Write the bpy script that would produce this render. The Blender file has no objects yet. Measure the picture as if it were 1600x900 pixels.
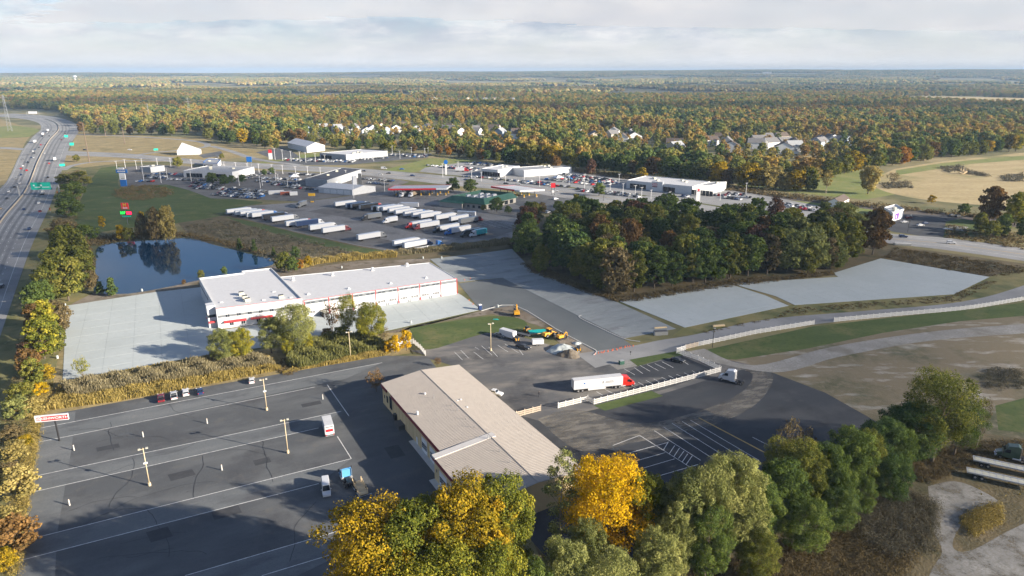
import bpy, bmesh, math, random
import numpy as np
from mathutils import Vector, Matrix, noise as mnoise
R = math.radians
random.seed(7); rng = np.random.default_rng(7)
scene = bpy.context.scene
COL = scene.collection

# ------------------------------------------------------------------ camera
CAM_H, FOC, PITCH = 95.0, 1067.0, R(17.5)
cam_d = bpy.data.cameras.new("camera"); cam = bpy.data.objects.new("camera", cam_d); COL.objects.link(cam)
cam.location = (0, 0, CAM_H); cam.rotation_euler = (R(90) - PITCH, 0, 0)
cam_d.sensor_width = 36; cam_d.lens = 36 * FOC / 1600; cam_d.clip_start = 1; cam_d.clip_end = 90000
scene.camera = cam
scene.view_settings.view_transform = 'Standard'; scene.view_settings.look = 'None'
scene.view_settings.gamma = 1; scene.view_settings.use_curve_mapping = False
scene.view_settings.exposure = 1.45
scene.cycles.max_bounces = 4; scene.cycles.diffuse_bounces = 2; scene.cycles.glossy_bounces = 2
scene.cycles.transmission_bounces = 2; scene.cycles.transparent_max_bounces = 8; scene.cycles.volume_bounces = 0
scene.cycles.use_denoising = True; scene.cycles.adaptive_threshold = 0.02

# ------------------------------------------------------------------ sky and sun
SUN_EL, SUN_AZ = R(17.5), R(-20)            # azimuth counted from +X
sun_vec = Vector((math.cos(SUN_AZ) * math.cos(SUN_EL), math.sin(SUN_AZ) * math.cos(SUN_EL), math.sin(SUN_EL)))
world = bpy.data.worlds.new("World"); scene.world = world; world.use_nodes = True
def build_world():
    nt = world.node_tree; N = nt.nodes; L = nt.links; N.clear()
    out = N.new('ShaderNodeOutputWorld'); bg = N.new('ShaderNodeBackground'); bg.inputs[1].default_value = 0.05
    sky = N.new('ShaderNodeTexSky'); sky.sky_type = 'NISHITA'; sky.sun_disc = False
    sky.sun_elevation = SUN_EL; sky.sun_rotation = R(90) - SUN_AZ
    sky.altitude = 200; sky.air_density = 1.0; sky.dust_density = 0.4; sky.ozone_density = 2.5
    tc = N.new('ShaderNodeTexCoord'); sep = N.new('ShaderNodeSeparateXYZ'); L.new(tc.outputs['Generated'], sep.inputs[0])
    zc = N.new('ShaderNodeMath'); zc.operation = 'MAXIMUM'; zc.inputs[1].default_value = 0.0; L.new(sep.outputs[2], zc.inputs[0])
    za = N.new('ShaderNodeMath'); za.operation = 'ADD'; za.inputs[1].default_value = 0.22; L.new(zc.outputs[0], za.inputs[0])
    dx = N.new('ShaderNodeMath'); dx.operation = 'DIVIDE'; L.new(sep.outputs[0], dx.inputs[0]); L.new(za.outputs[0], dx.inputs[1])
    dy = N.new('ShaderNodeMath'); dy.operation = 'DIVIDE'; L.new(sep.outputs[1], dy.inputs[0]); L.new(za.outputs[0], dy.inputs[1])
    cb = N.new('ShaderNodeCombineXYZ'); L.new(dx.outputs[0], cb.inputs[0]); L.new(dy.outputs[0], cb.inputs[1])
    def nz(scale, detail, rough, off):
        mp = N.new('ShaderNodeMapping'); mp.inputs['Location'].default_value = off; L.new(cb.outputs[0], mp.inputs[0])
        n = N.new('ShaderNodeTexNoise'); n.inputs['Scale'].default_value = scale; n.inputs['Detail'].default_value = detail
        n.inputs['Roughness'].default_value = rough; L.new(mp.outputs[0], n.inputs['Vector']); return n
    n1 = nz(0.9, 9, 0.66, (3.1, 1.7, 0)); n2 = nz(2.4, 10, 0.64, (7.7, 4.2, 2))
    r1 = N.new('ShaderNodeValToRGB'); r1.color_ramp.elements[0].position = 0.47; r1.color_ramp.elements[1].position = 0.73
    cv = N.new('ShaderNodeMapRange'); cv.inputs[1].default_value = 0.0; cv.inputs[2].default_value = 0.22; cv.inputs[3].default_value = 0.19; cv.inputs[4].default_value = 0.0; L.new(zc.outputs[0], cv.inputs[0])   # cover looks denser towards the horizon
    ca = N.new('ShaderNodeMath'); ca.operation = 'ADD'; L.new(n1.outputs[0], ca.inputs[0]); L.new(cv.outputs[0], ca.inputs[1]); L.new(ca.outputs[0], r1.inputs[0])
    r2 = N.new('ShaderNodeValToRGB'); r2.color_ramp.elements[0].position = 0.40; r2.color_ramp.elements[1].position = 0.62
    r2.color_ramp.elements[0].color = (3.8, 4.25, 4.95, 1); r2.color_ramp.elements[1].color = (6.8, 6.75, 6.8, 1)
    L.new(n2.outputs[0], r2.inputs[0])
    m1 = N.new('ShaderNodeMixRGB'); L.new(r1.outputs[0], m1.inputs[0]); tnt = N.new('ShaderNodeMixRGB'); tnt.blend_type = 'MULTIPLY'; tnt.inputs[0].default_value = 1; tnt.inputs[2].default_value = (.94, .97, 1.14, 1); L.new(sky.outputs[0], tnt.inputs[1]); L.new(tnt.outputs[0], m1.inputs[1]); L.new(r2.outputs[0], m1.inputs[2])
    # milky air near the horizon
    hr = N.new('ShaderNodeMapRange'); hr.inputs[1].default_value = 0.0; hr.inputs[2].default_value = 0.075
    hr.inputs[3].default_value = 0.85; hr.inputs[4].default_value = 0.0; hr.interpolation_type = 'SMOOTHSTEP'; L.new(zc.outputs[0], hr.inputs[0])
    m2 = N.new('ShaderNodeMixRGB'); L.new(hr.outputs[0], m2.inputs[0]); L.new(m1.outputs[0], m2.inputs[1]); m2.inputs[2].default_value = (6.7, 6.35, 6.05, 1)
    L.new(m2.outputs[0], bg.inputs[0]); L.new(bg.outputs[0], out.inputs[0])
build_world()
sun_d = bpy.data.lights.new("sun", 'SUN'); sun = bpy.data.objects.new("sun", sun_d); COL.objects.link(sun)
sun_d.energy = 5.0; sun_d.angle = R(0.53); sun_d.color = (1.0, 0.89, 0.745)
sun.rotation_euler = sun_vec.to_track_quat('Z', 'Y').to_euler(); sun.location = (400, -150, 300)

# ------------------------------------------------------------------ ground coordinates of a place seen in the photograph
def G(px, py, z=0.0):
    x = (px - 800) / FOC; y = -(py - 450) / FOC
    d = (x, math.cos(PITCH) + y * math.sin(PITCH), -math.sin(PITCH) + y * math.cos(PITCH))
    t = (z - CAM_H) / d[2]
    return Vector((d[0] * t, d[1] * t, z))
def proj_np(x, y, z=0.0):
    dz = z - CAM_H; f = y * math.cos(PITCH) - dz * math.sin(PITCH); u = y * math.sin(PITCH) + dz * math.cos(PITCH)
    return 800 + FOC * x / f, 450 - FOC * u / f
def head(a, b):
    A, B = G(*a), G(*b); return math.atan2(B.y - A.y, B.x - A.x)
def smooth_line(pts, n=6):
    P = [Vector(p) for p in pts]; out = []
    for i in range(len(P) - 1):
        p0 = P[max(i - 1, 0)]; p1 = P[i]; p2 = P[i + 1]; p3 = P[min(i + 2, len(P) - 1)]
        for k in range(n):
            t = k / n
            out.append(0.5 * ((2 * p1) + (p2 - p0) * t + (2 * p0 - 5 * p1 + 4 * p2 - p3) * t * t + (3 * p1 - p0 - 3 * p2 + p3) * t ** 3))
    out.append(P[-1]); return out
def in_poly(x, y, poly):
    x = np.asarray(x, float); y = np.asarray(y, float); c = np.zeros(x.shape, bool); n = len(poly)
    for i in range(n):
        x1, y1 = poly[i][0], poly[i][1]; x2, y2 = poly[(i + 1) % n][0], poly[(i + 1) % n][1]
        if y1 == y2: continue
        k = ((y1 > y) != (y2 > y)) & (x < (x2 - x1) * (y - y1) / (y2 - y1) + x1)
        c ^= k
    return c

# ------------------------------------------------------------------ materials
MATS = {}
def _new(name):
    m = bpy.data.materials.new(name); m.use_nodes = True; m.node_tree.nodes.clear(); MATS[name] = m
    nt = m.node_tree; out = nt.nodes.new('ShaderNodeOutputMaterial'); return m, nt, nt.nodes, nt.links, out
def plain(name, col, rough=0.6, metal=0.0, spec=0.5, var=0.08, vscale=0.6, coat=0.0, emit=0.0):
    """painted or bare surface with faint weathering"""
    m, nt, N, L, out = _new(name)
    b = N.new('ShaderNodeBsdfPrincipled'); L.new(b.outputs[0], out.inputs[0])
    b.inputs['Roughness'].default_value = rough; b.inputs['Metallic'].default_value = metal
    b.inputs['Specular IOR Level'].default_value = spec; b.inputs['Coat Weight'].default_value = coat
    if emit: b.inputs['Emission Color'].default_value = (*col, 1); b.inputs['Emission Strength'].default_value = emit
    if var:
        tc = N.new('ShaderNodeNewGeometry'); n = N.new('ShaderNodeTexNoise'); n.inputs['Scale'].default_value = vscale; n.inputs['Detail'].default_value = 5
        L.new(tc.outputs['Position'], n.inputs['Vector'])
        r = N.new('ShaderNodeMapRange'); r.inputs[1].default_value = .3; r.inputs[2].default_value = .7
        r.inputs[3].default_value = 1 - var; r.inputs[4].default_value = 1 + var; L.new(n.outputs[0], r.inputs[0])
        h = N.new('ShaderNodeHueSaturation'); h.inputs['Color'].default_value = (*col, 1); L.new(r.outputs[0], h.inputs['Value']); L.new(h.outputs[0], b.inputs['Base Color'])
    else: b.inputs['Base Color'].default_value = (*col, 1)
    return m
def ground(name, layers, rough=0.9, bump=0.0, bscale=3.0, stretch=None, rot=0.0, spec=0.25):
    """layers: first colour, then (colour, scale, lo, hi[, stretch vector]) noise masks laid over it"""
    m, nt, N, L, out = _new(name)
    b = N.new('ShaderNodeBsdfPrincipled'); L.new(b.outputs[0], out.inputs[0]); b.inputs['Roughness'].default_value = rough
    b.inputs['Specular IOR Level'].default_value = spec
    geo = N.new('ShaderNodeNewGeometry'); cur = None; col0 = layers[0]
    for i, l in enumerate(layers[1:]):
        col, sc, lo, hi = l[:4]; mp = N.new('ShaderNodeMapping'); L.new(geo.outputs['Position'], mp.inputs[0])
        mp.vector_type = 'TEXTURE'; mp.inputs['Rotation'].default_value = (0, 0, rot); mp.inputs['Location'].default_value = (i * 31.7, i * 17.3, 0)
        st = l[4] if len(l) > 4 else (1, 1, 1); mp.inputs['Scale'].default_value = st
        n = N.new('ShaderNodeTexNoise'); n.inputs['Scale'].default_value = sc; n.inputs['Detail'].default_value = 6; n.inputs['Roughness'].default_value = 0.62
        L.new(mp.outputs[0], n.inputs['Vector'])
        r = N.new('ShaderNodeMapRange'); r.inputs[1].default_value = lo; r.inputs[2].default_value = hi; L.new(n.outputs[0], r.inputs[0])
        mx = N.new('ShaderNodeMixRGB'); L.new(r.outputs[0], mx.inputs[0]); mx.inputs[2].default_value = (*col, 1)
        if cur is None: mx.inputs[1].default_value = (*col0, 1)
        else: L.new(cur, mx.inputs[1])
        cur = mx.outputs[0]
    if cur is None: b.inputs['Base Color'].default_value = (*col0, 1)
    else: L.new(cur, b.inputs['Base Color'])
    if bump:
        n = N.new('ShaderNodeTexNoise'); n.inputs['Scale'].default_value = bscale; n.inputs['Detail'].default_value = 4; L.new(geo.outputs['Position'], n.inputs['Vector'])
        bp = N.new('ShaderNodeBump'); bp.inputs['Strength'].default_value = bump; bp.inputs['Distance'].default_value = 0.3
        L.new(n.outputs[0], bp.inputs['Height']); L.new(bp.outputs[0], b.inputs['Normal'])
    return m
def leafmat(name, cols, trans=0.3, by='tint', objvar=0.35):
    """leaves: colour runs through cols by the face tint, shifted a little from tree to tree"""
    m, nt, N, L, out = _new(name)
    at = N.new('ShaderNodeAttribute'); at.attribute_name = 'tint'; oi = N.new('ShaderNodeObjectInfo')
    ramp = N.new('ShaderNodeValToRGB'); e = ramp.color_ramp.elements
    while len(e) < len(cols): e.new(0.5)
    for i, c in enumerate(cols): e[i].position = i / max(1, len(cols) - 1); e[i].color = (*c, 1)
    if by == 'tint':
        a = N.new('ShaderNodeMath'); a.operation = 'MULTIPLY_ADD'; a.inputs[1].default_value = objvar; a.inputs[2].default_value = -objvar / 2
        L.new(oi.outputs['Random'], a.inputs[0]); s = N.new('ShaderNodeMath'); s.operation = 'ADD'; L.new(a.outputs[0], s.inputs[0]); L.new(at.outputs['Fac'], s.inputs[1])
        L.new(s.outputs[0], ramp.inputs[0]); col = ramp.outputs[0]
    else:                                    # each instanced tree takes its own colour from the ramp, leaves vary round it
        ln = N.new('ShaderNodeTexNoise'); ln.inputs['Scale'].default_value = .0045; ln.inputs['Detail'].default_value = 3; L.new(oi.outputs['Location'], ln.inputs['Vector'])   # stands of like trees
        l2 = N.new('ShaderNodeMapRange'); l2.inputs[1].default_value = .3; l2.inputs[2].default_value = .7; l2.inputs[3].default_value = -.18; l2.inputs[4].default_value = .46; L.new(ln.outputs[0], l2.inputs[0])
        rm = N.new('ShaderNodeMath'); rm.operation = 'MULTIPLY_ADD'; rm.inputs[1].default_value = .58; L.new(oi.outputs['Random'], rm.inputs[0]); L.new(l2.outputs[0], rm.inputs[2]); src = rm.outputs[0]
        s = N.new('ShaderNodeMath'); s.operation = 'MULTIPLY_ADD'; s.inputs[1].default_value = 0.09
        t = N.new('ShaderNodeMath'); t.operation = 'SUBTRACT'; t.inputs[1].default_value = 0.5; L.new(at.outputs['Fac'], t.inputs[0]); L.new(t.outputs[0], s.inputs[0])
        L.new(src, s.inputs[2]); L.new(s.outputs[0], ramp.inputs[0]); col = ramp.outputs[0]
    d = N.new('ShaderNodeBsdfDiffuse'); tr = N.new('ShaderNodeBsdfTranslucent'); mx = N.new('ShaderNodeMixShader'); mx.inputs[0].default_value = trans
    L.new(col, d.inputs[0]); L.new(col, tr.inputs[0]); L.new(d.outputs[0], mx.inputs[1]); L.new(tr.outputs[0], mx.inputs[2]); L.new(mx.outputs[0], out.inputs[0])
    return m
SITE = R(27)
M = {}
M['terrain'] = ground('terrain', [(0.10, 0.105, 0.045), ((0.24, 0.20, 0.10), 0.012, .42, .62), ((0.07, 0.085, 0.03), 0.03, .5, .7), ((0.30, 0.25, 0.14), 0.004, .50, .62)], 1.0)
M['dry_grass'] = ground('dry_grass', [(0.26, 0.205, 0.095), ((0.34, 0.27, 0.13), 0.05, .42, .62), ((0.11, 0.105, 0.042), 0.03, .55, .7), ((0.15, 0.11, 0.055), 0.4, .5, .75)], 1.0, .5, 1.2)
M['field'] = ground('field', [(0.36, 0.285, 0.145), ((0.43, 0.345, 0.185), 0.018, .40, .6, (1, .3, 1)), ((0.20, 0.19, 0.075), 0.012, .52, .66), ((0.27, 0.19, 0.09), 0.3, .5, .75)], 1.0, .4, .8)
M['verge'] = ground('verge', [(0.16, 0.155, 0.06), ((0.25, 0.205, 0.09), 0.08, .42, .64), ((0.065, 0.085, 0.03), 0.05, .5, .68)], 1.0, .5, 1.5)
M['lawn'] = ground('lawn', [(0.062, 0.092, 0.026), ((0.088, 0.115, 0.034), 0.03, .4, .65, (1, .25, 1)), ((0.15, 0.14, 0.055), 0.06, .52, .72), ((0.05, 0.078, 0.022), 0.6, .5, .7)], 1.0, .3, 2)
M['meadow'] = ground('meadow', [(0.16, 0.19, 0.055), ((0.22, 0.22, 0.075), 0.03, .42, .62), ((0.10, 0.13, 0.04), 0.12, .55, .72)], 1.0, .4, 1.5)
M['brown_scrub'] = ground('brown_scrub', [(0.115, 0.095, 0.05), ((0.17, 0.132, 0.072), 0.09, .42, .62), ((0.045, 0.052, 0.024), 0.06, .52, .68)], 1.0, .8, 1.5)
M['dirt'] = ground('dirt', [(0.17, 0.14, 0.105), ((0.26, 0.225, 0.18), 0.05, .46, .64), ((0.10, 0.085, 0.055), 0.13, .5, .7), ((0.10, 0.10, 0.05), 0.03, .55, .68)], 1.0, .6, 2)
M['bare_field'] = ground('bare_field', [(0.19, 0.155, 0.098), ((0.36, 0.335, 0.285), 0.06, .53, .66, (1, .35, 1)), ((0.075, 0.082, 0.04), 0.03, .50, .66), ((0.21, 0.175, 0.12), 0.5, .5, .75)], 1.0, .6, 1.5)
M['heap_brown'] = ground('heap_brown', [(0.15, 0.125, 0.095), ((0.21, 0.18, 0.14), 1.2, .45, .65)], 1.0, .4, 4)
M['gravel'] = ground('gravel', [(0.25, 0.243, 0.225), ((0.33, 0.32, 0.295), 0.12, .45, .65), ((0.16, 0.145, 0.115), 0.06, .52, .7), ((0.20, 0.18, 0.15), 1.5, .45, .7)], 1.0, .3, 4)
M['asphalt'] = ground('asphalt', [(0.078, 0.083, 0.087), ((0.12, 0.125, 0.126), 0.035, .44, .64, (1, .35, 1)), ((0.058, 0.060, 0.064), 0.06, .5, .68), ((0.13, 0.122, 0.108), 0.16, .58, .78), ((0.04, 0.04, 0.043), 0.35, .64, .74, (1, .25, 1)), ((0.12, 0.12, 0.12), 2.2, .5, .8, (1, .2, 1)), ((0.035, 0.036, 0.04), 3.5, .60, .75)], .85, .1, 6, rot=SITE, spec=.4)
M['asphalt_old'] = ground('asphalt_old', [(0.142, 0.152, 0.155), ((0.18, 0.188, 0.187), 0.05, .45, .65, (1, .3, 1)), ((0.092, 0.096, 0.102), 0.05, .50, .66, (1, .4, 1)), ((0.22, 0.205, 0.18), 0.22, .64, .80), ((0.09, 0.092, 0.096), 1.6, .5, .75, (1, .25, 1)), ((0.065, 0.067, 0.072), 4.0, .60, .75)], .9, .1, 6, rot=SITE)
M['asphalt_worn'] = ground('asphalt_worn', [(0.105, 0.105, 0.106), ((0.205, 0.19, 0.168), 0.035, .45, .60, (1, .4, 1)), ((0.055, 0.056, 0.06), 0.045, .52, .66), ((0.14, 0.13, 0.115), 0.35, .55, .75, (1, .3, 1))], .9, .15, 5, rot=R(12))
M['asphalt_dark'] = ground('asphalt_dark', [(0.040, 0.044, 0.050), ((0.058, 0.060, 0.063), 0.04, .46, .66, (1, .3, 1)), ((0.028, 0.030, 0.036), 0.06, .5, .66), ((0.085, 0.083, 0.08), 0.09, .62, .8)], .85, .1, 5, rot=R(20), spec=.4)
M['dust'] = ground('dust', [(0.21, 0.195, 0.165), ((0.155, 0.145, 0.13), 0.10, .42, .62, (1, .3, 1)), ((0.10, 0.098, 0.094), 0.07, .52, .68, (1, .3, 1))], 1.0, .15, 5, rot=R(18))
M['highway'] = ground('highway', [(0.25, 0.25, 0.245), ((0.29, 0.288, 0.28), 0.05, .42, .64), ((0.165, 0.165, 0.165), 0.02, .5, .68)], .85)
M['highway_near'] = ground('highway_near', [(0.155, 0.16, 0.165), ((0.185, 0.188, 0.19), 0.05, .42, .64), ((0.12, 0.124, 0.13), 0.02, .5, .68)], .85)
M['road'] = ground('road', [(0.25, 0.25, 0.245), ((0.30, 0.298, 0.29), 0.05, .42, .64), ((0.19, 0.19, 0.19), 0.03, .5, .68)], .88)
M['tyre_track'] = ground('tyre_track', [(0.15, 0.151, 0.153), ((0.19, 0.19, 0.19), 0.08, .42, .64)], .8)
M['truck_lot'] = ground('truck_lot', [(0.21, 0.206, 0.2), ((0.26, 0.254, 0.245), 0.03, .42, .64), ((0.115, 0.11, 0.105), 0.04, .52, .68), ((0.13, 0.12, 0.11), 0.8, .5, .7)], .9)
M['truck_stalls'] = ground('truck_stalls', [(0.135, 0.13, 0.124), ((0.17, 0.162, 0.152), 0.05, .42, .64), ((0.08, 0.077, 0.075), 0.07, .52, .68)], .9)
M['concrete'] = ground('concrete', [(0.41, 0.447, 0.438), ((0.44, 0.475, 0.466), 0.05, .42, .62), ((0.37, 0.402, 0.394), 0.03, .54, .72), ((0.385, 0.415, 0.405), 0.5, .5, .75), ((0.335, 0.36, 0.35), 0.6, .66, .76, (1, .12, 1)), ((0.48, 0.515, 0.505), 0.2, .64, .74, (1, .3, 1))], .9, .05, 5)
M['concrete_grey'] = ground('concrete_grey', [(0.232, 0.252, 0.252), ((0.275, 0.297, 0.295), 0.03, .42, .62, (1, .2, 1)), ((0.195, 0.20, 0.205), 0.06, .52, .68, (1, .25, 1)), ((0.33, 0.33, 0.325), 0.5, .55, .75)], .9, .05, 5, rot=R(27))
M['subbase'] = ground('subbase', [(0.125, 0.138, 0.140), ((0.145, 0.156, 0.157), 0.06, .42, .62), ((0.115, 0.122, 0.124), 0.03, .52, .68)], .9, .05, 5)
M['seal'] = plain('seal', (0.022, 0.023, 0.026), .6)
M['patch'] = ground('patch', [(0.05, 0.052, 0.056), ((0.065, 0.066, 0.07), 0.4, .45, .65)], .85)
M['kerb'] = plain('kerb', (0.5, 0.49, 0.46), .9)
M['median'] = plain('median', (0.34, 0.29, 0.22), .9)
M['line'] = plain('line', (0.62, 0.62, 0.60), .8, var=.25, vscale=1.5)
M['line_yellow'] = plain('line_yellow', (0.45, 0.30, 0.09), .8, var=.2)
M['rail_bed'] = ground('rail_bed', [(0.10, 0.085, 0.072), ((0.14, 0.12, 0.10), 0.06, .42, .62), ((0.07, 0.065, 0.05), 0.05, .52, .68)], 1.0)
for n, c, ro, me in [('white_wall', (.56, .57, .575), .55, 0), ('white_roof', (.54, .54, .54), .6, 0), ('grey_roof', (.30, .31, .32), .7, 0), ('dark_roof', (.055, .058, .07), .7, 0),
        ('red_trim', (.52, .03, .035), .5, 0), ('grey_band', (.16, .175, .19), .5, 0), ('tan_wall', (.58, .45, .25), .7, 0), ('tan_panel', (.50, .38, .20), .7, 0), ('maroon', (.20, .018, .028), .5, 0), ('tan_roof', (.355, .315, .272), .55, 0),
        ('white_strip', (.58, .55, .51), .55, 0), ('unit_beige', (.47, .46, .38), .6, 0), ('unit_dark', (.10, .10, .10), .6, .3), ('steel', (.42, .43, .44), .4, .6), ('pole_tan', (.55, .45, .29), .7, 0),
        ('green_roof', (.02, .085, .06), .6, 0), ('stone_wall', (.34, .32, .28), .85, 0), ('grey_wall', (.30, .315, .33), .6, 0), ('light_grey_wall', (.52, .53, .54), .6, 0), ('cream_fence', (.70, .69, .66), .6, 0), ('beige_fence', (.55, .46, .36), .7, 0),
        ('green_sign', (.0, .42, .30), .5, 0), ('blue_sign', (.01, .12, .40), .45, 0), ('red_sign', (.62, .02, .03), .45, 0), ('white_sign', (.68, .68, .68), .45, 0), ('yellow_sign', (.75, .42, .02), .5, 0),
        ('purple', (.14, .03, .30), .5, 0), ('black', (.015, .015, .018), .5, 0), ('tyre', (.018, .018, .02), .85, 0), ('rim', (.45, .45, .46), .35, .7), ('chrome', (.6, .6, .62), .25, .9),
        ('yellow_machine', (.62, .30, .015), .5, 0), ('blue_toilet', (.01, .035, .13), .5, 0), ('teal_tarp', (.0, .40, .36), .6, 0), ('orange_cone', (.75, .13, .02), .6, 0), ('wood', (.58, .45, .27), .85, 0), ('brown_shingle', (.10, .075, .06), .9, 0), ('grey_shingle', (.16, .155, .155), .9, 0), ('rail', (.22, .16, .12), .5, .5),
        ('house_white', (.74, .73, .70), .7, 0), ('house_tan', (.50, .44, .35), .7, 0), ('house_blue', (.30, .36, .42), .7, 0), ('bark', (.10, .078, .055), .95, 0), ('bark_pale', (.26, .215, .165), .95, 0), ('brick_red', (.25, .07, .045), .85, 0),
        ('skin', (.45, .27, .18), .6, 0), ('jacket', (.02, .022, .03), .8, 0), ('dark_grey', (.07, .075, .08), .6, 0), ('aluminium', (.55, .56, .57), .35, .6), ('cloud_white', (.9, .9, .9), .9, 0)]:
    M[n] = plain(n, c, ro, me, var=0.05 if me == 0 else 0.0)
M['glass'] = plain('glass', (.015, .02, .028), .08, 0, .6, var=0)
M['lamp_glass'] = plain('lamp_glass', (.7, .7, .68), .15, 0, .6, var=0)
M['tail_red'] = plain('tail_red', (.45, .01, .01), .3, var=0)
M['led_green'] = plain('led_green', (.02, .8, .08), .5, var=0, emit=1.2)
M['led_red'] = plain('led_red', (.9, .01, .06), .5, var=0, emit=1.2)
CARCOL = {'white': (.60, .61, .62), 'silver': (.45, .46, .47), 'grey': (.17, .18, .19), 'black': (.018, .019, .022), 'dark blue': (.015, .035, .10), 'blue': (.02, .14, .42), 'red': (.42, .015, .015), 'maroon': (.14, .012, .02), 'light blue': (.10, .32, .60), 'tan': (.35, .28, .2), 'orange': (.6, .16, .02), 'bright red': (.62, .02, .012), 'dark green': (.02, .06, .04), 'teal': (.03, .35, .40)}
for k, c in CARCOL.items(): M['paint_' + k] = plain('paint_' + k.replace(' ', '_'), c, .32, 0.0, .5, var=0, coat=.5)
def water_mat():
    m, nt, N, L, out = _new('pond_water'); b = N.new('ShaderNodeBsdfPrincipled'); L.new(b.outputs[0], out.inputs[0])
    b.inputs['Base Color'].default_value = (.003, .026, .060, 1); b.inputs['Roughness'].default_value = .05; b.inputs['IOR'].default_value = 1.33
    geo = N.new('ShaderNodeNewGeometry'); n = N.new('ShaderNodeTexNoise'); n.inputs['Scale'].default_value = .7; n.inputs['Detail'].default_value = 4; L.new(geo.outputs['Position'], n.inputs['Vector'])
    bp = N.new('ShaderNodeBump'); bp.inputs['Strength'].default_value = .05; bp.inputs['Distance'].default_value = .1; L.new(n.outputs[0], bp.inputs['Height']); L.new(bp.outputs[0], b.inputs['Normal'])
    return m
M['water'] = water_mat()
LEAF = {
 'green': leafmat('leaf_green', [(0.039, 0.065, 0.021), (0.081, 0.120, 0.031), (0.130, 0.176, 0.042), (0.215, 0.247, 0.058)]),
 'dark green': leafmat('leaf_dark_green', [(0.032, 0.061, 0.023), (0.065, 0.109, 0.035), (0.109, 0.152, 0.043), (0.174, 0.210, 0.058)]),
 'grey green': leafmat('leaf_grey_green', [(0.083, 0.101, 0.035), (0.165, 0.187, 0.061), (0.264, 0.275, 0.088), (0.396, 0.385, 0.132)]),
 'olive': leafmat('leaf_olive', [(0.062, 0.077, 0.020), (0.125, 0.140, 0.030), (0.206, 0.206, 0.043), (0.312, 0.275, 0.062)]),
 'yellow green': leafmat('leaf_yellow_green', [(0.069, 0.092, 0.018), (0.161, 0.178, 0.028), (0.287, 0.270, 0.034), (0.483, 0.391, 0.046)]),
 'golden': leafmat('leaf_golden', [(.085, .085, .014), (.22, .175, .018), (.40, .27, .02), (.58, .37, .025)]),
 'bright yellow': leafmat('leaf_bright_yellow', [(.26, .20, .014), (.50, .33, .012), (.72, .44, .014), (.82, .52, .03)]),
 'orange': leafmat('leaf_orange', [(0.144, 0.078, 0.017), (0.336, 0.162, 0.024), (0.504, 0.240, 0.036)]),
 'rust': leafmat('leaf_rust', [(0.083, 0.063, 0.024), (0.188, 0.112, 0.042), (0.315, 0.180, 0.063)]),
 'brown': leafmat('leaf_brown', [(0.084, 0.070, 0.036), (0.168, 0.132, 0.064), (0.280, 0.210, 0.101)]),
 'maroon': leafmat('leaf_maroon', [(0.060, 0.045, 0.027), (0.135, 0.075, 0.048), (0.240, 0.120, 0.069)]),
 'crimson': leafmat('leaf_crimson', [(.13, .02, .026), (.26, .045, .05), (.40, .10, .09)]),
 'pale gold': leafmat('leaf_pale_gold', [(0.172, 0.149, 0.052), (0.333, 0.270, 0.086), (0.506, 0.402, 0.149)]),
}
M['forest'] = leafmat('leaf_forest', [(0.060, 0.099, 0.039), (0.090, 0.135, 0.045), (0.128, 0.177, 0.051), (0.180, 0.210, 0.057), (0.232, 0.240, 0.063), (0.292, 0.262, 0.068), (0.360, 0.285, 0.075), (0.405, 0.270, 0.072), (0.300, 0.188, 0.068), (0.225, 0.150, 0.068), (0.510, 0.375, 0.083), (0.165, 0.195, 0.054)], .25, by='random')
M['canopy_far'] = leafmat('leaf_canopy_far', [(0.068, 0.108, 0.046), (0.121, 0.155, 0.054), (0.203, 0.196, 0.068), (0.297, 0.230, 0.081), (0.230, 0.155, 0.068), (0.432, 0.338, 0.121)], .1, objvar=.5)
M['reed'] = leafmat('reed', [(.15, .125, .04), (.33, .255, .075), (.52, .40, .14)], .25, objvar=0)
M['reed_plume'] = leafmat('reed_plume', [(.13, .115, .065), (.25, .215, .12), (.38, .33, .20)], .25, objvar=0)
M['reed_green'] = leafmat('reed_green', [(.08, .092, .03), (.17, .175, .058), (.29, .27, .10)], .25, objvar=0)
M['brush'] = leafmat('brush', [(.085, .066, .034), (.160, .122, .062), (.26, .20, .10)], .2, objvar=0)
M['brush_grey'] = leafmat('brush_grey', [(.08, .074, .05), (.15, .135, .092), (.24, .215, .15)], .2, objvar=0)
M['twig'] = plain('twig', (.17, .13, .10), .95, var=.1)
def soften(m, scale=.12, lo=.35, hi=.62, stretch=(1, .35, 1), rot=R(18)):
    """worn film: the layer is thin and lets what lies below show through in patches"""
    nt = m.node_tree; N = nt.nodes; L = nt.links; out = [n for n in N if n.type == 'OUTPUT_MATERIAL'][0]; src = out.inputs[0].links[0].from_socket
    g = N.new('ShaderNodeNewGeometry'); mp = N.new('ShaderNodeMapping'); mp.vector_type = 'TEXTURE'; mp.inputs['Rotation'].default_value = (0, 0, rot); mp.inputs['Scale'].default_value = stretch; L.new(g.outputs['Position'], mp.inputs[0])
    n = N.new('ShaderNodeTexNoise'); n.inputs['Scale'].default_value = scale; n.inputs['Detail'].default_value = 8; n.inputs['Roughness'].default_value = .7; L.new(mp.outputs[0], n.inputs['Vector'])
    r = N.new('ShaderNodeMapRange'); r.inputs[1].default_value = lo; r.inputs[2].default_value = hi; L.new(n.outputs[0], r.inputs[0]); t = N.new('ShaderNodeBsdfTransparent'); mx = N.new('ShaderNodeMixShader'); L.new(r.outputs[0], mx.inputs[0]); L.new(t.outputs[0], mx.inputs[1]); L.new(src, mx.inputs[2]); L.new(mx.outputs[0], out.inputs[0])
M['gravel_soft'] = M['gravel'].copy(); soften(M['dust'], lo=.33, hi=.62); soften(M['gravel_soft'], .2, .30, .52, (1, 1, 1)); soften(M['dirt'], .25, .22, .45, (1, 1, 1))
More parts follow.
